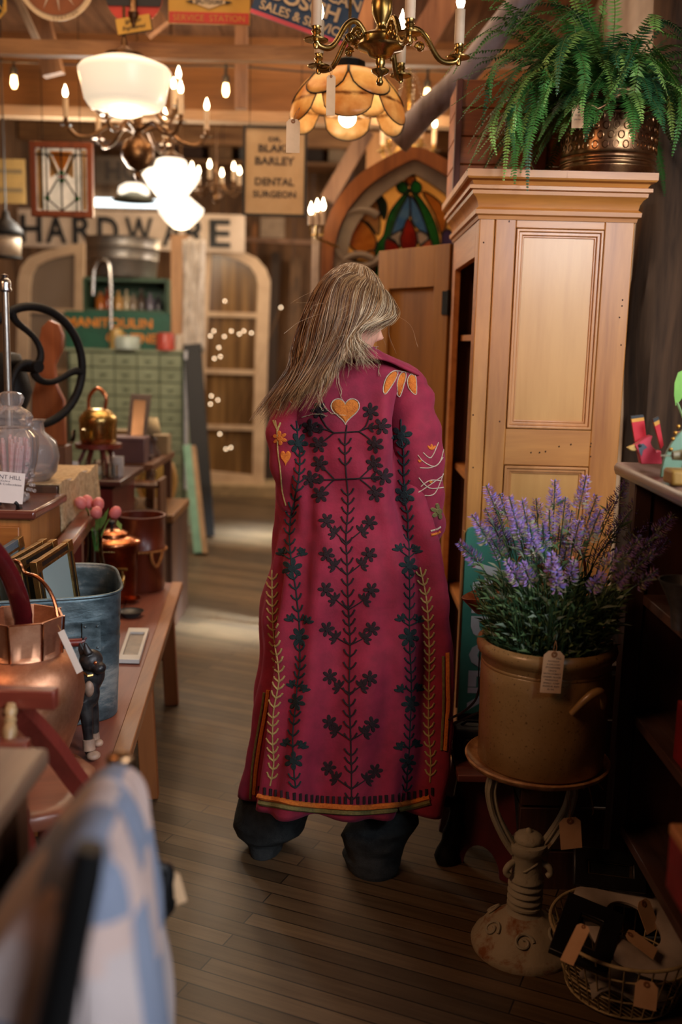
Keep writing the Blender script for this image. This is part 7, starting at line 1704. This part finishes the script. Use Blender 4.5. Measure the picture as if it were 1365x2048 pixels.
# leaded amber shade
c = P(696, 212, 3.55); am = thing('leaded_glass_lamp', 'scalloped amber leaded-glass hanging lampshade with painted scenes', 'pendant lamp', tuple(c))
def amber():
    m, nt, b = newmat('amber_glass'); vec = texco(nt); n = noise_(nt, vec, 10, 5, .6); g = ramp(nt, n, [(.35, 'cfa060'), (.6, 'ecd29a')])
    z = nt.nodes.new('ShaderNodeSeparateXYZ'); link(nt, vec, z.inputs[0]); n2 = noise_(nt, texco(nt, (1, 1, 2)), 28, 6, .7)
    bd_ = nt.nodes.new('ShaderNodeMapRange'); link(nt, z.outputs[2], bd_.inputs[0]); bd_.inputs[1].default_value = -.018; bd_.inputs[2].default_value = .02; bd_.inputs[3].default_value = 0; bd_.inputs[4].default_value = 1
    pp = nt.nodes.new('ShaderNodeMath'); pp.operation = 'PINGPONG'; link(nt, bd_.outputs[0], pp.inputs[0]); pp.inputs[1].default_value = .5
    mu = nt.nodes.new('ShaderNodeMath'); mu.operation = 'MULTIPLY'; link(nt, pp.outputs[0], mu.inputs[0]); link(nt, n2, mu.inputs[1])
    mx = nt.nodes.new('ShaderNodeMix'); mx.data_type = 'RGBA'; link(nt, ramp(nt, mu.outputs[0], [(.14, (0, 0, 0)), (.28, (1, 1, 1))]), mx.inputs[0]); link(nt, g, mx.inputs[6]); mx.inputs[7].default_value = (*rgb('7a4a20'), 1)
    tr = nt.nodes.new('ShaderNodeBsdfTranslucent'); link(nt, mx.outputs[2], tr.inputs[0]); link(nt, mx.outputs[2], b.inputs['Base Color']); b.inputs['Roughness'].default_value = .25
    ms_ = nt.nodes.new('ShaderNodeMixShader'); ms_.inputs[0].default_value = .55; link(nt, b.outputs[0], ms_.inputs[1]); link(nt, tr.outputs[0], ms_.inputs[2]); link(nt, ms_.outputs[0], nt.nodes['Material Output'].inputs[0]); return m
M_amber = amber()
def dome(a, t, k_=1.0): return c + V(((.045 + .155 * sin(min(t, 1.25) * pi / 2 * .86)) * cos(a) * k_, (.045 + .155 * sin(min(t, 1.25) * pi / 2 * .86)) * sin(a) * k_, .115 - .145 * (1 - cos(t * pi / 2)) / 1.0))
NS = 6; 
for s_ in range(NS):
    a0 = 2 * pi * s_ / NS + R(-90) + pi / NS; hw = pi / NS * .97; rows = []; edge = []
    for i in range(13):
        u_ = -1 + 2 * i / 12; tm = .46 + .40 * math.sqrt(max(0, 1 - u_ * u_)); rows.append([dome(a0 + u_ * hw * (1 if j > 0 else 1), tm * j / 8) for j in range(9)]); edge.append(rows[-1][-1])
    pn = MB().grid(rows).build('upper_panel', M_amber, am, smooth=60, solid=.002)
    MB().tube([rows[0][0]] + [rows[0][j] for j in range(1, 9)] + edge[1:] + [rows[-1][j] for j in range(7, -1, -1)], .0028, 6).build('lead_came', M_iron, pn)
    a1 = a0 + pi / NS; rows = []; edge = []
    for i in range(13):
        u_ = -1 + 2 * i / 12; tm = .86 + .34 * math.sqrt(max(0, 1 - u_ * u_)); t0_ = .46 + .40 * math.sqrt(max(0, 1 - (1 - abs(u_)) ** 2)) * .98; rows.append([dome(a1 + u_ * hw * .92, t0_ + (tm - t0_) * j / 5, .985) for j in range(6)]); edge.append(rows[-1][-1])
    pn = MB().grid(rows).build('scallop_panel', M_amber, am, smooth=60, solid=.002); MB().tube(edge, .0022, 6).build('lead_came', M_iron, pn)
MB().lathe([(.05, .105), (.056, .11), (.054, .14), (.03, .15), (.01, .155), (.01, .18), (0, .18)], tuple(c), 28, rfun=lambda a, j, r: r * (1 + .03 * sin(a * 20))).build('collar', M_iron, am)
MB().tube([c + V((0, 0, .17)), (c.x, c.y, 3.4)], .005, 6).build('chain', M_brass, am)
MB().sph(c + V((0, -.03, -.045)), .03, 18, 12).build('bulb', glow('frosted_bulb_glow', (1, .85, .65), 9), am); point('shade_light', c + V((0, 0, .04)), 2.6, (1, .76, .5), .03); 

# ================================================================ signs along the beam and on the walls
def board(name, label, px0, py0, px1, py1, Y, mat, rot=0, th_=.01, cat='sign', poly=None, frame=None):
    c, w_, h_ = pin(px0, py0, px1, py1, Y); t = thing(name, label, cat, (c.x, Y, c.z - h_ / 2)); Mx = facing((c.x, Y, c.z), 0, 0, R(rot))
    pl = poly(w_, h_) if poly else [(-w_ / 2, -h_ / 2), (w_ / 2, -h_ / 2), (w_ / 2, h_ / 2), (-w_ / 2, h_ / 2)]
    MB().prism(pl, th_, Mx).build('board', mat, t, bev=.001); return t, Mx, w_, h_
def circ_poly(r, n=48): return [(r * cos(2 * pi * i / n), r * sin(2 * pi * i / n)) for i in range(n)]
M_syel = plain('sign_yellow', 'c99a3c', .45, c2='b98c34', scale=6); M_sred = plain('sign_red', 'c23a2e', .45, c2='ac3026', scale=6); M_sblk = plain('sign_black', '1c1c20', .45); M_sblue = plain('sign_blue', '2b4560', .45, c2='243c56', scale=5); M_scr = plain('sign_cream', 'd8c09a', .6, c2='c4a880', scale=5)
t, Mx, w_, h_ = board('service_sign', 'yellow and red metal SPLITDORF service station sign on the beam', 337, -45, 500, 51, 4.52, M_syel)
mb = MB().box((0, -.007, -h_ / 2 + h_ * .13), (w_ * .98, .004, h_ * .24), Mx); mb.build('red_band', M_sred, t)
mb = MB(); add_text(mb, 'SERVICE  STATION', Mx @ Matrix.Translation((0, -.009, -h_ / 2 + h_ * .125)), width=w_ * .88, height=h_ * .14, th=.001); mb.build('lettering', plain('sign_gold', 'c08a34', .5), t, smooth=0)
mb = MB().prism([(-w_ * .24, 0), (0, -h_ * .15), (w_ * .24, 0), (0, h_ * .15)], .003, Mx @ Matrix.Translation((0, -.007, -h_ * .02))); mb.build('diamond', M_scr, t)
mb = MB(); add_text(mb, 'SPLITDORF', Mx @ Matrix.Translation((0, -.0095, -h_ * .02)), width=w_ * .34, height=h_ * .09, th=.001, offset=.02)
for s_ in (-1, 1): mb.prism([(s_ * w_ * .20, -h_ * .04), (s_ * w_ * .29, 0), (s_ * w_ * .20, h_ * .04)], .002, Mx @ Matrix.Translation((0, -.0095, -h_ * .02)))
mb.build('lettering', M_sblk, t, smooth=0)
mb = MB(); add_text(mb, 'Commonized', Mx @ Matrix.Translation((0, -.008, h_ * .24)), width=w_ * .8, height=h_ * .26, th=.002, shear=.3, offset=.02) if False else None
mb = MB(); ps = smooth_path([(-.36, 0, .18), (-.28, 0, .30), (-.2, 0, .2), (-.12, 0, .26), (-.04, 0, .19), (.06, 0, .26), (.14, 0, .19), (.22, 0, .25), (.30, 0, .18), (.36, 0, .17)], 5); mb.tube([Mx @ V((p.x * w_, -.009, p.z * h_ + .01)) for p in ps], .009, 8, flat=.4); mb.tube([Mx @ V((-.12 * w_, -.009, .185 * h_)), Mx @ V((.40 * w_, -.009, .17 * h_))], .007, 8, flat=.4); mb.build('script_swash', M_sred, t)
t, Mx, w_, h_ = board('dealer_sign', 'tilted dark blue BOSCH sales and service sign behind the brass chandelier', 516, -75, 722, 68, 4.2, M_sblue, rot=17.5)
MB().box((0, -.006, -h_ / 2 + h_ * .03), (w_, .006, h_ * .06), Mx).build('pink_edge', plain('sign_pink', 'd8505c', .5), t)
mb = MB(); add_text(mb, 'AMERICAN', Mx @ Matrix.Translation((w_ * .10, -.008, h_ * .13)), width=w_ * .78, height=h_ * .17, th=.002, offset=.02); add_text(mb, 'BOSCH', Mx @ Matrix.Translation((-w_ * .02, -.008, -h_ * .10)), width=w_ * .68, height=h_ * .22, th=.002, offset=.03); add_text(mb, 'SALES & SERVICE', Mx @ Matrix.Translation((0, -.008, -h_ * .33)), width=w_ * .86, height=h_ * .14, th=.002, offset=.02)
mb.build('lettering', plain('sign_buff', 'd0b48c', .5), t, smooth=0)
c, w_, h_ = pin(210, -70, 326, 46, 4.5); t = thing('round_sign', 'round red and black enamel sign with an ignition tag', 'sign', tuple(c)); Mx = facing(c)
n = 48; r_ = w_ / 2; low = [(r_ * cos(t_), r_ * sin(t_)) for t_ in [pi + pi * i / 24 + 0 for i in range(25)]]; MB().prism(circ_poly(r_), .008, Mx).build('disc', M_sred, t); MB().prism([(x * .995, z * .995) for x, z in [(r_ * cos(a), r_ * sin(a)) for a in [-.42 + (pi + .84) * i / 24 for i in range(25)]]], .004, Mx @ Matrix.Translation((0, -.006, 0))).build('black_field', M_sblk, t)
mb = MB().lathe([(.0, -.05), (.008, -.045), (.012, -.02), (.02, -.01), (.022, .01), (.014, .02), (.014, .08), (0, .09)], (0, -.015, -r_ * .72), 16, Mx); mb.build('spark_plug', M_bronze, t)
Mt = Mx @ Matrix.Translation((r_ * .0, -.014, -r_ * 1.02)) @ Matrix.Rotation(R(-10), 4, 'Y'); MB().box((0, 0, 0), (.145, .004, .062), Mt).build('tag_plate', M_syel, t)
MB().box((.004, .004, -.004), (.145, .003, .062), Mt).build('tag_shadow_plate', M_sblk, t)
mb = MB(); add_text(mb, 'Ignition', Mt @ Matrix.Translation((0, -.003, .013)), width=.07, height=.02, th=.001, shear=.3); add_text(mb, 'Engineered', Mt @ Matrix.Translation((0, -.003, -.013)), width=.10, height=.02, th=.001, shear=.3); mb.build('lettering', M_sblk, t, smooth=0)
c, w_, h_ = pin(32, -122, 192, 38, 4.55); t = thing('round_sign', 'large round brown sign with pale lettered ring and white rays', 'sign', tuple(c)); Mx = facing(c); r_ = w_ / 2
MB().prism(circ_poly(r_), .01, Mx).build('ring', M_scr, t); MB().prism(circ_poly(r_ * .87), .006, Mx @ Matrix.Translation((0, -.006, 0))).build('field', plain('rust_field', '8a4a20', .5), t)
mb = MB()
for i in range(12):
    a = 2 * pi * i / 12 + .1; mb.prism([(.1 * r_ * cos(a - .2), .1 * r_ * sin(a - .2)), (.5 * r_ * cos(a - .04), .5 * r_ * sin(a - .04)), (.48 * r_ * cos(a + .05), .48 * r_ * sin(a + .05)), (.8 * r_ * cos(a), .8 * r_ * sin(a)), (.4 * r_ * cos(a - .09), .4 * r_ * sin(a - .09))], .002, Mx @ Matrix.Translation((0, -.01, 0)))
mb.build('rays', plain('ray_white', 'c9b49c', .6), t)
mb = MB()
for i, ch in enumerate('STATION'):
    a = -pi / 2 - .08 + i * .11; add_text(mb, ch, Mx @ Matrix.Translation((r_ * .935 * cos(a), -.0055, r_ * .935 * sin(a))) @ Matrix.Rotation(-(a + pi / 2), 4, 'Y'), height=r_ * .07, th=.001)
mb.build('lettering', plain('faded_brown', '8a6a50', .6), t, smooth=0)
t, Mx, w_, h_ = board('small_enamel_sign', 'dark blue sign with yellow rim at the top left corner', -50, -60, 13, 38, 4.4, M_syel, poly=lambda w_, h_: [(-w_ / 2, -h_ / 2 + .03), (-w_ / 2 + .03, -h_ / 2), (w_ / 2 - .03, -h_ / 2), (w_ / 2, -h_ / 2 + .03), (w_ / 2, h_ / 2), (-w_ / 2, h_ / 2)])
MB().prism([(x * .86, z * .9) for x, z in [(-w_ / 2, -h_ / 2 + .03), (-w_ / 2 + .03, -h_ / 2), (w_ / 2 - .03, -h_ / 2), (w_ / 2, -h_ / 2 + .03), (w_ / 2, h_ / 2), (-w_ / 2, h_ / 2)]], .003, Mx @ Matrix.Translation((0, -.006, 0))).build('field', M_sblk, t)
mb = MB(); add_text(mb, 'N', Mx @ Matrix.Translation((w_ * .34, -.009, -h_ * .28)), height=.03, th=.001); mb.build('lettering', M_syel, t, smooth=0)
# dental sign
t, Mx, w_, h_ = board('dental_sign', 'framed cream sign reading DR. BLAKE BARLEY DENTAL SURGEON', 487, 251, 612, 434, 5.4, plain('faded_cream_sign', 'c2a884', .7, c2='aa8e68', scale=4))
o = [(-w_ / 2, -h_ / 2), (w_ / 2, -h_ / 2), (w_ / 2, h_ / 2), (-w_ / 2, h_ / 2)]; MB().ring(o, [(x * .93, z * .955) for x, z in o], .03, Mx).build('frame', M_black, t)
mb = MB()
for s_, z, ww, hh in (('DR.', .355, .20, .05), ('BLAKE', .255, .52, .085), ('BARLEY', .115, .62, .09), ('DENTAL', -.115, .62, .085), ('SURGEON', -.255, .68, .075)): add_text(mb, s_, Mx @ Matrix.Translation((0, -.006, z * h_)), width=ww * w_, height=hh * h_, th=.001, offset=.028)
mb.build('lettering', plain('faded_black_letter', '3c3430', .7), t, smooth=0)
for sx2 in (-.4, .4): MB().tube([Mx @ V((w_ * sx2, 0, h_ / 2)), V((Mx.translation.x + w_ * sx2, 5.4, 3.4))], .002, 5).build('hanging_wire', M_iron, t)
# HARDWARE
t, Mx, w_, h_ = board('hardware_sign', 'long white store sign lettered HARDWARE in black at the back', 36, 418, 490, 505, 9.3, plain('sign_white_weathered', 'd8c6b4', .7, c2='b8a490', scale=3), rot=.2)
mb = MB()
for i, ch in enumerate('HARDWARE'):
    pxs = (62, 112, 166, 216, 278, 345, 392, 440); q = P(pxs[i], 458, 9.28); add_text(mb, ch, facing((q.x, 9.29, Mx.translation.z - .005)), width=.19 if ch != 'W' else .25, height=h_ * .74, th=.008, offset=.022)
mb.build('lettering', plain('sign_letter_black', '14181c', .6), t, smooth=0)
for sx2 in (-.4, .4): MB().tube([Mx @ V((w_ * sx2, 0, h_ / 2)), V((Mx.translation.x + w_ * sx2, 9.3, 3.4))], .003, 5).build('hanging_wire', M_iron, t)
# second dim lettered sign and yellow board
t, Mx, w_, h_ = board('dim_sign', 'dim grey lettered board high behind the bronze chandelier', 190, 312, 330, 372, 9.6, plain('dim_grey_board', '6a5c50', .8, c2='4c4238', scale=4))
mb = MB(); add_text(mb, 'HOE', Mx @ Matrix.Translation((0, -.006, 0)), width=w_ * .7, height=h_ * .7, th=.003, offset=.03); mb.build('lettering', plain('faded_black_letter', '3c3430', .7), t, smooth=0)
t, Mx, w_, h_ = board('yellow_feed_sign', 'weathered yellow lettered board at the left edge', -60, 316, 52, 408, 6.2, plain('weathered_yellow', '8a6c38', .7, c2='6e5428', scale=5))
mb = MB(); add_text(mb, 'FEED MILL', Mx @ Matrix.Translation((w_ * .12, -.006, h_ * .22)), width=w_ * .6, height=h_ * .14, th=.001) if False else None
mb = MB(); [mb.box((w_ * .12, -.006, z * h_), (w_ * .66, .002, h_ * .09), Mx) for z in (.22, -.2)]; mb.build('faded_lines', plain('faded_line', '5c4a2c', .7), t)
# ================================================================ stained glass
def sglass(name, c, c2=None):
    if name in MATS: return MATS[name]
    m, nt, b = newmat(name); vec = texco(nt); col_ = ramp(nt, noise_(nt, vec, 9, 5, .6, .6), [(.35, c2 or c), (.65, c)]); tr = nt.nodes.new('ShaderNodeBsdfTranslucent'); link(nt, col_, tr.inputs[0]); link(nt, col_, b.inputs['Base Color']); b.inputs['Roughness'].default_value = .2
    ms_ = nt.nodes.new('ShaderNodeMixShader'); ms_.inputs[0].default_value = .6; link(nt, b.outputs[0], ms_.inputs[1]); link(nt, tr.outputs[0], ms_.inputs[2]); link(nt, ms_.outputs[0], nt.nodes['Material Output'].inputs[0]); MATS[name] = m; return m
GL = dict(cream=sglass('glass_cream', 'c9a874', 'b08c58'), amber=sglass('glass_amber', 'd99a3c', 'b8742a'), green=sglass('glass_green', '2f8f3c', '175c28'), blue=sglass('glass_blue', '4c86c9', '7aa8d0'), red=sglass('glass_red', 'b8341f', '8a2018'), peach=sglass('glass_peach', 'd8845c', 'c05c3c'), dark=sglass('glass_dark', '1f3a24', '14281a'), white=sglass('glass_white', 'cfc6bc', 'a8a49c'), lilac=sglass('glass_lilac', '6a5a8c', '5a4a7c'))
AY = 5.0; arch = thing('church_window', 'large pointed-arch stained glass church window in a timber frame', 'stained glass window', (.30, AY, 0))
M_aw = wood('arch_timber', 'a05f2c', '6e3c1a', .5, 'Z', .5); M_ag = plain('grey_stone_paint', '8c7c6a', .7, c2='75665a', scale=6)
def archline(rx, top_px, bot_z=.02, n=16, cxp=828, L=None):
    pass
def mir(pts, cx_=828): return pts + [(2 * cx_ - x, y) for x, y in reversed(pts[:-1])]
outer = [(642, 980), (643, 600), (643, 520), (648, 470), (662, 425), (685, 388), (715, 355), (755, 328), (800, 304), (828, 297)]
mid_ = [(668, 980), (668, 600), (667, 525), (673, 478), (688, 437), (708, 406), (738, 374), (775, 348), (808, 330), (828, 322)]
inn_ = [(700, 980), (697, 600), (695, 530), (700, 486), (712, 455), (732, 426), (758, 396), (790, 372), (812, 358), (828, 350)]
def px2(pts, Y): return [(P(x, y, Y).x, P(x, y, Y).z) for x, y in pts]
def sm_out(pts): return px2([(p.x, p.y) for p in smooth_path([V((x, y, 0)) for x, y in mir(pts)], 3)], AY)
o_, m_, i_ = sm_out(outer), sm_out(mid_), sm_out(inn_); TM0 = Matrix.Translation((0, AY, 0))
MB().ring(o_, m_, .10, TM0, closed=False).build('timber_frame', M_aw, arch, smooth=30); MB().ring(m_, i_, .06, TM0, closed=False).build('inner_frame', M_ag, arch, smooth=30)
MB().prism([(P(640, 980, AY).x, .0), (P(1016, 980, AY).x, .0), (P(1016, 980, AY).x, P(828, 975, AY).z), (P(640, 980, AY).x, P(828, 975, AY).z)], .12, TM0).build('sill_panel', M_aw, arch)
MB().prism(i_, .004, Matrix.Translation((0, AY + .012, 0))).build('field_glass', GL['cream'], arch)
def pane(pts, g, dy=0.0, smooth_=True, nm='pane'):
    pp = [(p.x, p.y) for p in smooth_path([V((x, y, 0)) for x, y in pts], 4, closed=True)] if smooth_ else pts
    pl = px2(pp, AY); o = MB().prism(pl, .004, Matrix.Translation((0, AY - dy, 0))).build(nm, GL[g], arch)
    MB().tube([(x, AY - dy, z) for x, z in pl], .0045, 6, closed=True).build('lead_line', M_iron, o)
pane([(712, 400), (740, 388), (752, 398), (760, 430), (757, 470), (735, 445), (705, 435)], 'cream', .004); pane([(697, 445), (712, 437), (735, 450), (752, 478), (748, 500), (722, 505), (700, 490)], 'amber', .006)
pane([(745, 384), (758, 388), (772, 404), (774, 424), (768, 440), (760, 420), (752, 396)], 'dark', .008)
pane([(822, 378), (800, 398), (778, 430), (768, 470), (752, 500), (750, 600), (770, 600), (772, 520), (782, 470), (796, 430), (815, 394)], 'green', .008)
pane([(820, 378), (840, 396), (866, 436), (880, 490), (882, 600), (868, 600), (862, 500), (852, 452), (838, 412)], 'green', .008)
pane([(812, 392), (790, 430), (776, 470), (776, 476), (800, 462), (818, 440), (820, 400)], 'blue', .007); pane([(822, 392), (836, 414), (850, 446), (860, 476), (840, 462), (824, 440), (821, 400)], 'blue', .007)
pane([(780, 474), (800, 462), (808, 470), (800, 492), (790, 482)], 'white', .009); pane([(832, 466), (846, 464), (858, 476), (842, 490), (836, 484)], 'white', .009)
pane([(816, 438), (830, 460), (834, 486), (822, 520), (806, 500), (800, 480), (806, 462)], 'red', .011); pane([(772, 480), (790, 486), (800, 500), (802, 540), (776, 560), (770, 520)], 'red', .010); pane([(862, 480), (846, 490), (834, 502), (836, 540), (860, 560), (866, 520)], 'peach', .010)
pane([(800, 362), (812, 368), (816, 380), (808, 388), (796, 382), (794, 370)], 'green', .012); pane([(830, 362), (842, 370), (842, 384), (830, 388), (822, 380), (823, 370)], 'green', .012); pane([(812, 356), (826, 352), (832, 360), (822, 372), (814, 366)], 'amber', .009)
pane([(884, 470), (898, 460), (910, 480), (904, 520), (888, 520)], 'lilac', .009); pane([(846, 384), (880, 404), (894, 440), (884, 470), (870, 430)], 'amber', .005)
pane([(690, 525), (715, 522), (740, 530), (744, 560), (700, 590), (684, 570)], 'dark', .012); pane([(697, 540), (718, 535), (730, 548), (728, 570), (700, 575)], 'peach', .016); pane([(735, 505), (750, 505), (750, 550), (738, 520)], 'amber', .01)
mb = MB()
for cx_, cy_, r_ in ((722, 478, 52), (718, 556, 42)):
    q = P(cx_, cy_, AY); rr = r_ / FPX * 5.1; mb.tube([(q.x + rr * cos(t_), AY - .02, q.z + rr * sin(t_)) for t_ in [pi * .3 + 1.5 * pi * i / 28 for i in range(29)]], .02, 8)
mb.build('tracery', M_ag, arch)
point('window_back_fill', (.25, 5.5, 2.1), 26, (1, .82, .6), .15); point('window_back_fill', (-.02, 5.45, 1.7), 9, (1, .82, .6), .1)  # added unseen lights behind the arch to make its glass shine
# white post beside arch
a = P(636, 455, 4.85); b_ = P(622, 700, 4.85); one(MB().box((a.x - .01, 4.88, a.z / 2), (.035, .04, a.z)), 'white_post', plain('white_post_paint', 'd0bca8', .5), 'slim white painted post at the left of the church window', 'post')
# deco leaded panel at left
t, Mx, w_, h_ = board('leaded_window', 'small leaded glass panel in reddish wood frame hanging at left', 60, 283, 188, 436, 5.3, GL['white'], th_=.004, cat='stained glass window')
o = [(-w_ / 2, -h_ / 2), (w_ / 2, -h_ / 2), (w_ / 2, h_ / 2), (-w_ / 2, h_ / 2)]; MB().ring(o, [(x * .82, z * .84) for x, z in o], .035, Mx).build('frame', wood('red_frame_wood', '8a4424', '5c2814', .4, 'Z', .5), t, bev=.003)
def pp_(pts, g, dy=.005):
    MB().prism([(x * w_, z * h_) for x, z in pts], .003, Mx @ Matrix.Translation((0, -dy, 0))).build('pane', GL[g], t); return
pp_([(0, .08), (-.18, .38), (0, .38)], 'amber'); pp_([(0, .08), (.18, .38), (0, .38)], 'amber'); pp_([(-.19, .02), (-.19, .38), (-.05, .10)], 'cream'); pp_([(.19, .02), (.19, .38), (.05, .10)], 'cream')
pp_([(0, .04), (-.05, .09), (0, .14), (.05, .09)], 'green', .008); pp_([(0, -.06), (-.05, -.01), (0, .04), (.05, -.01)], 'green', .008); pp_([(0, -.01), (-.04, .04), (0, .08), (.04, .04)], 'red', .011)
for s_ in (-1, 1): pp_([(s_ * .24, -.3), (s_ * .29, -.25), (s_ * .24, -.2), (s_ * .19, -.25)], 'green', .008); pp_([(s_ * .33, -.4), (s_ * .39, -.4), (s_ * .39, .4), (s_ * .33, .4)], 'cream')
mb = MB()
for pts in ([(0, -.42), (0, .42)], [(-.05, .04), (-.24, .36)], [(.05, .04), (.24, .36)], [(-.05, .02), (-.24, -.24)], [(.05, .02), (.24, -.24)], [(-.24, .42), (-.24, -.42)], [(.24, .42), (.24, -.42)], [(-.31, .42), (-.31, -.42)], [(.31, .42), (.31, -.42)], [(-.24, -.26), (0, -.42)], [(.24, -.26), (0, -.42)], [(-.41, .33), (.41, .33)]): mb.tube([Mx @ V((x * w_, -.012, z * h_)) for x, z in pts], .004, 6)
mb.build('lead_came', M_iron, t)
MB().tube([Mx @ V((-w_ * .3, 0, h_ / 2)), V((Mx.translation.x - w_ * .3, 5.3, 3.4))], .002, 5).build('hanging_wire', M_iron, t); MB().tube([Mx @ V((w_ * .3, 0, h_ / 2)), V((Mx.translation.x + w_ * .3, 5.3, 3.4))], .002, 5).build('hanging_wire', M_iron, t)
point('panel_back_fill', Mx.translation + V((0, .45, 0)), 40, (1, .92, .8), .15)  # added unseen light that brightens the leaded glass from behind

# ================================================================ half-arch white sashes at the back
M_wht = plain('aged_white_paint', 'd2b89a', .6, c2='b89c80', scale=5)
def sash(label, out_px, in_px, muntins, Y, pane_m):
    t = thing('arched_sash', label, 'window sash', (P(out_px[0][0], 900, Y).x, Y, 0)); o = px2(out_px, Y); i2 = px2(in_px, Y); Mx = Matrix.Translation((0, Y, 0))
    zb_ = min(z for x, z in o)
    MB().ring(o, i2, .06, Mx).build('frame', M_wht, t)
    MB().prism(i2, .006, Matrix.Translation((0, Y + .01, 0))).build('pane', pane_m, t)
    for (x0, x1, y) in muntins: MB().bar(P(x0, y, Y - .01), P(x1, y + 3, Y - .01), .045, .03, (0, 1, 0)).build('muntin', M_wht, t)
    return t
def pane_glass():
    m, nt, b = newmat('old_pane'); vec = texco(nt, (14, 14, .6)); b.inputs['Roughness'].default_value = .3; link(nt, ramp(nt, noise_(nt, vec, 1.2, 3), [(.4, '5c4226'), (.62, '8a6a42')]), b.inputs['Base Color']); return m
M_pane = pane_glass()
sash('tall white half-arched window sash standing right of the lace post', [(404, 488), (445, 493), (485, 503), (515, 517), (532, 537), (541, 562), (536, 700), (528, 980), (386, 965), (396, 700)], [(424, 508), (450, 512), (480, 522), (502, 534), (513, 552), (517, 570), (511, 700), (506, 950), (404, 940), (413, 700)],
     [(412, 516, 628), (410, 512, 742), (404, 508, 853)], 9.4, M_pane)
sash('white half-arched window sash left behind the black flywheel', [(170, 486), (130, 493), (90, 503), (60, 515), (44, 535), (38, 560), (30, 1008), (163, 1008)], [(152, 508), (120, 514), (95, 522), (76, 532), (66, 548), (62, 570), (52, 980), (146, 985)],
     [(60, 150, 620), (56, 150, 742)], 9.0, plain('milky_pane', '8a7a6a', .5, c2='7c6c5c', scale=2))
struct(MB().box((P(455, 985, 9.2).x, 9.45, .05), (.95, .5, .10)), 'trim_40', plain('pale_plinth', 'a8906c', .7))
# fairy lights hung near the sash
fl_ = thing('fairy_lights', 'strand of tiny glowing lights reflected around the right white sash', 'string lights', tuple(P(460, 700, 9.2)))
pts = [(450, 602), (421, 672), (428, 662), (449, 673), (463, 662), (479, 668), (488, 662), (503, 666), (438, 695), (429, 717), (441, 713), (423, 792), (436, 800), (421, 808), (440, 868), (462, 895), (452, 898), (562, 615)]
mbw = MB().tube([P(x, y, 9.25) for x, y in pts], .002, 4); mbw.build('wire', M_twine, fl_)
for x, y in pts: MB().sph(P(x, y, 9.23), .008, 8, 6).build('bulb', glow('fairy_glow', (1, .74, .48), 6), fl_)
# loft shelf with crates and odds behind the dental sign
q0, q1 = P(330, 300, 9.9), P(700, 300, 9.9)
lo = thing('high_shelf', 'long high wooden shelf along the back wall', 'shelf', ((q0.x + q1.x) / 2, 10.6, q0.z)); MB().box(((q0.x + q1.x) / 2, 10.6, q0.z - .015), (q1.x - q0.x, .5, .03)).build('board', M_beam, lo)
for x in (q0.x + .1, q1.x - .1): MB().box((x, 10.75, q0.z - .13), (.04, .4, .2)).build('bracket', M_walnut, lo)
labs = ['dark brown crate at the left end of the high back shelf', 'tan crate second on the high back shelf', 'grey tin box in the middle of the high back shelf', 'orange-brown crate right of the dental sign on the high shelf', 'small dark box near the right of the high back shelf', 'pale box at the right end of the high back shelf']
for i, (fx, w2, h2, c_) in enumerate(((.08, .26, .22, '4a3020'), (.26, .22, .28, '9a7048'), (.45, .28, .18, '6a6660'), (.66, .24, .25, 'a0602c'), (.80, .16, .16, '38281c'), (.93, .18, .24, 'b89a78'))):
    one(MB().box((q0.x + (q1.x - q0.x) * fx, 10.6, q0.z + h2 / 2 + .001), (w2, .3, h2)), 'storage_crate', plain('crate_' + c_, c_, .7), labs[i], 'crate', 'crates on the high back shelf', bev=.01)
for i, (px, py0, py1, w2, c_, lab) in enumerate(((548, 500, 700, .09, '3c2818', 'tall dark plank leaning on the back wall left of the church window'), (590, 510, 900, .12, '7c5a38', 'wide brown plank leaning beside the tall dark one'), (505, 440, 640, .05, 'a06838', 'narrow orange plank leaning above the white sash'), (612, 640, 900, .08, '5a2c1c', 'short reddish dark plank by the back wall'))):
    a = P(px, py0, 10.6); one(MB().bar((a.x, 10.35, 0.0), (a.x, 10.9, a.z), w2, .03, (0, 1, 0)), 'leaning_plank', wood('plank_' + c_, c_, '2c1c12', .6), lab, 'plank')
a = P(545, 455, 11.0); one(MB().box((a.x, 11.02, a.z), (.26, .01, .21)), 'pinned_card', plain('pinned_card', 'c9ae90', .8), 'pale square card hanging below the dental sign', 'card')
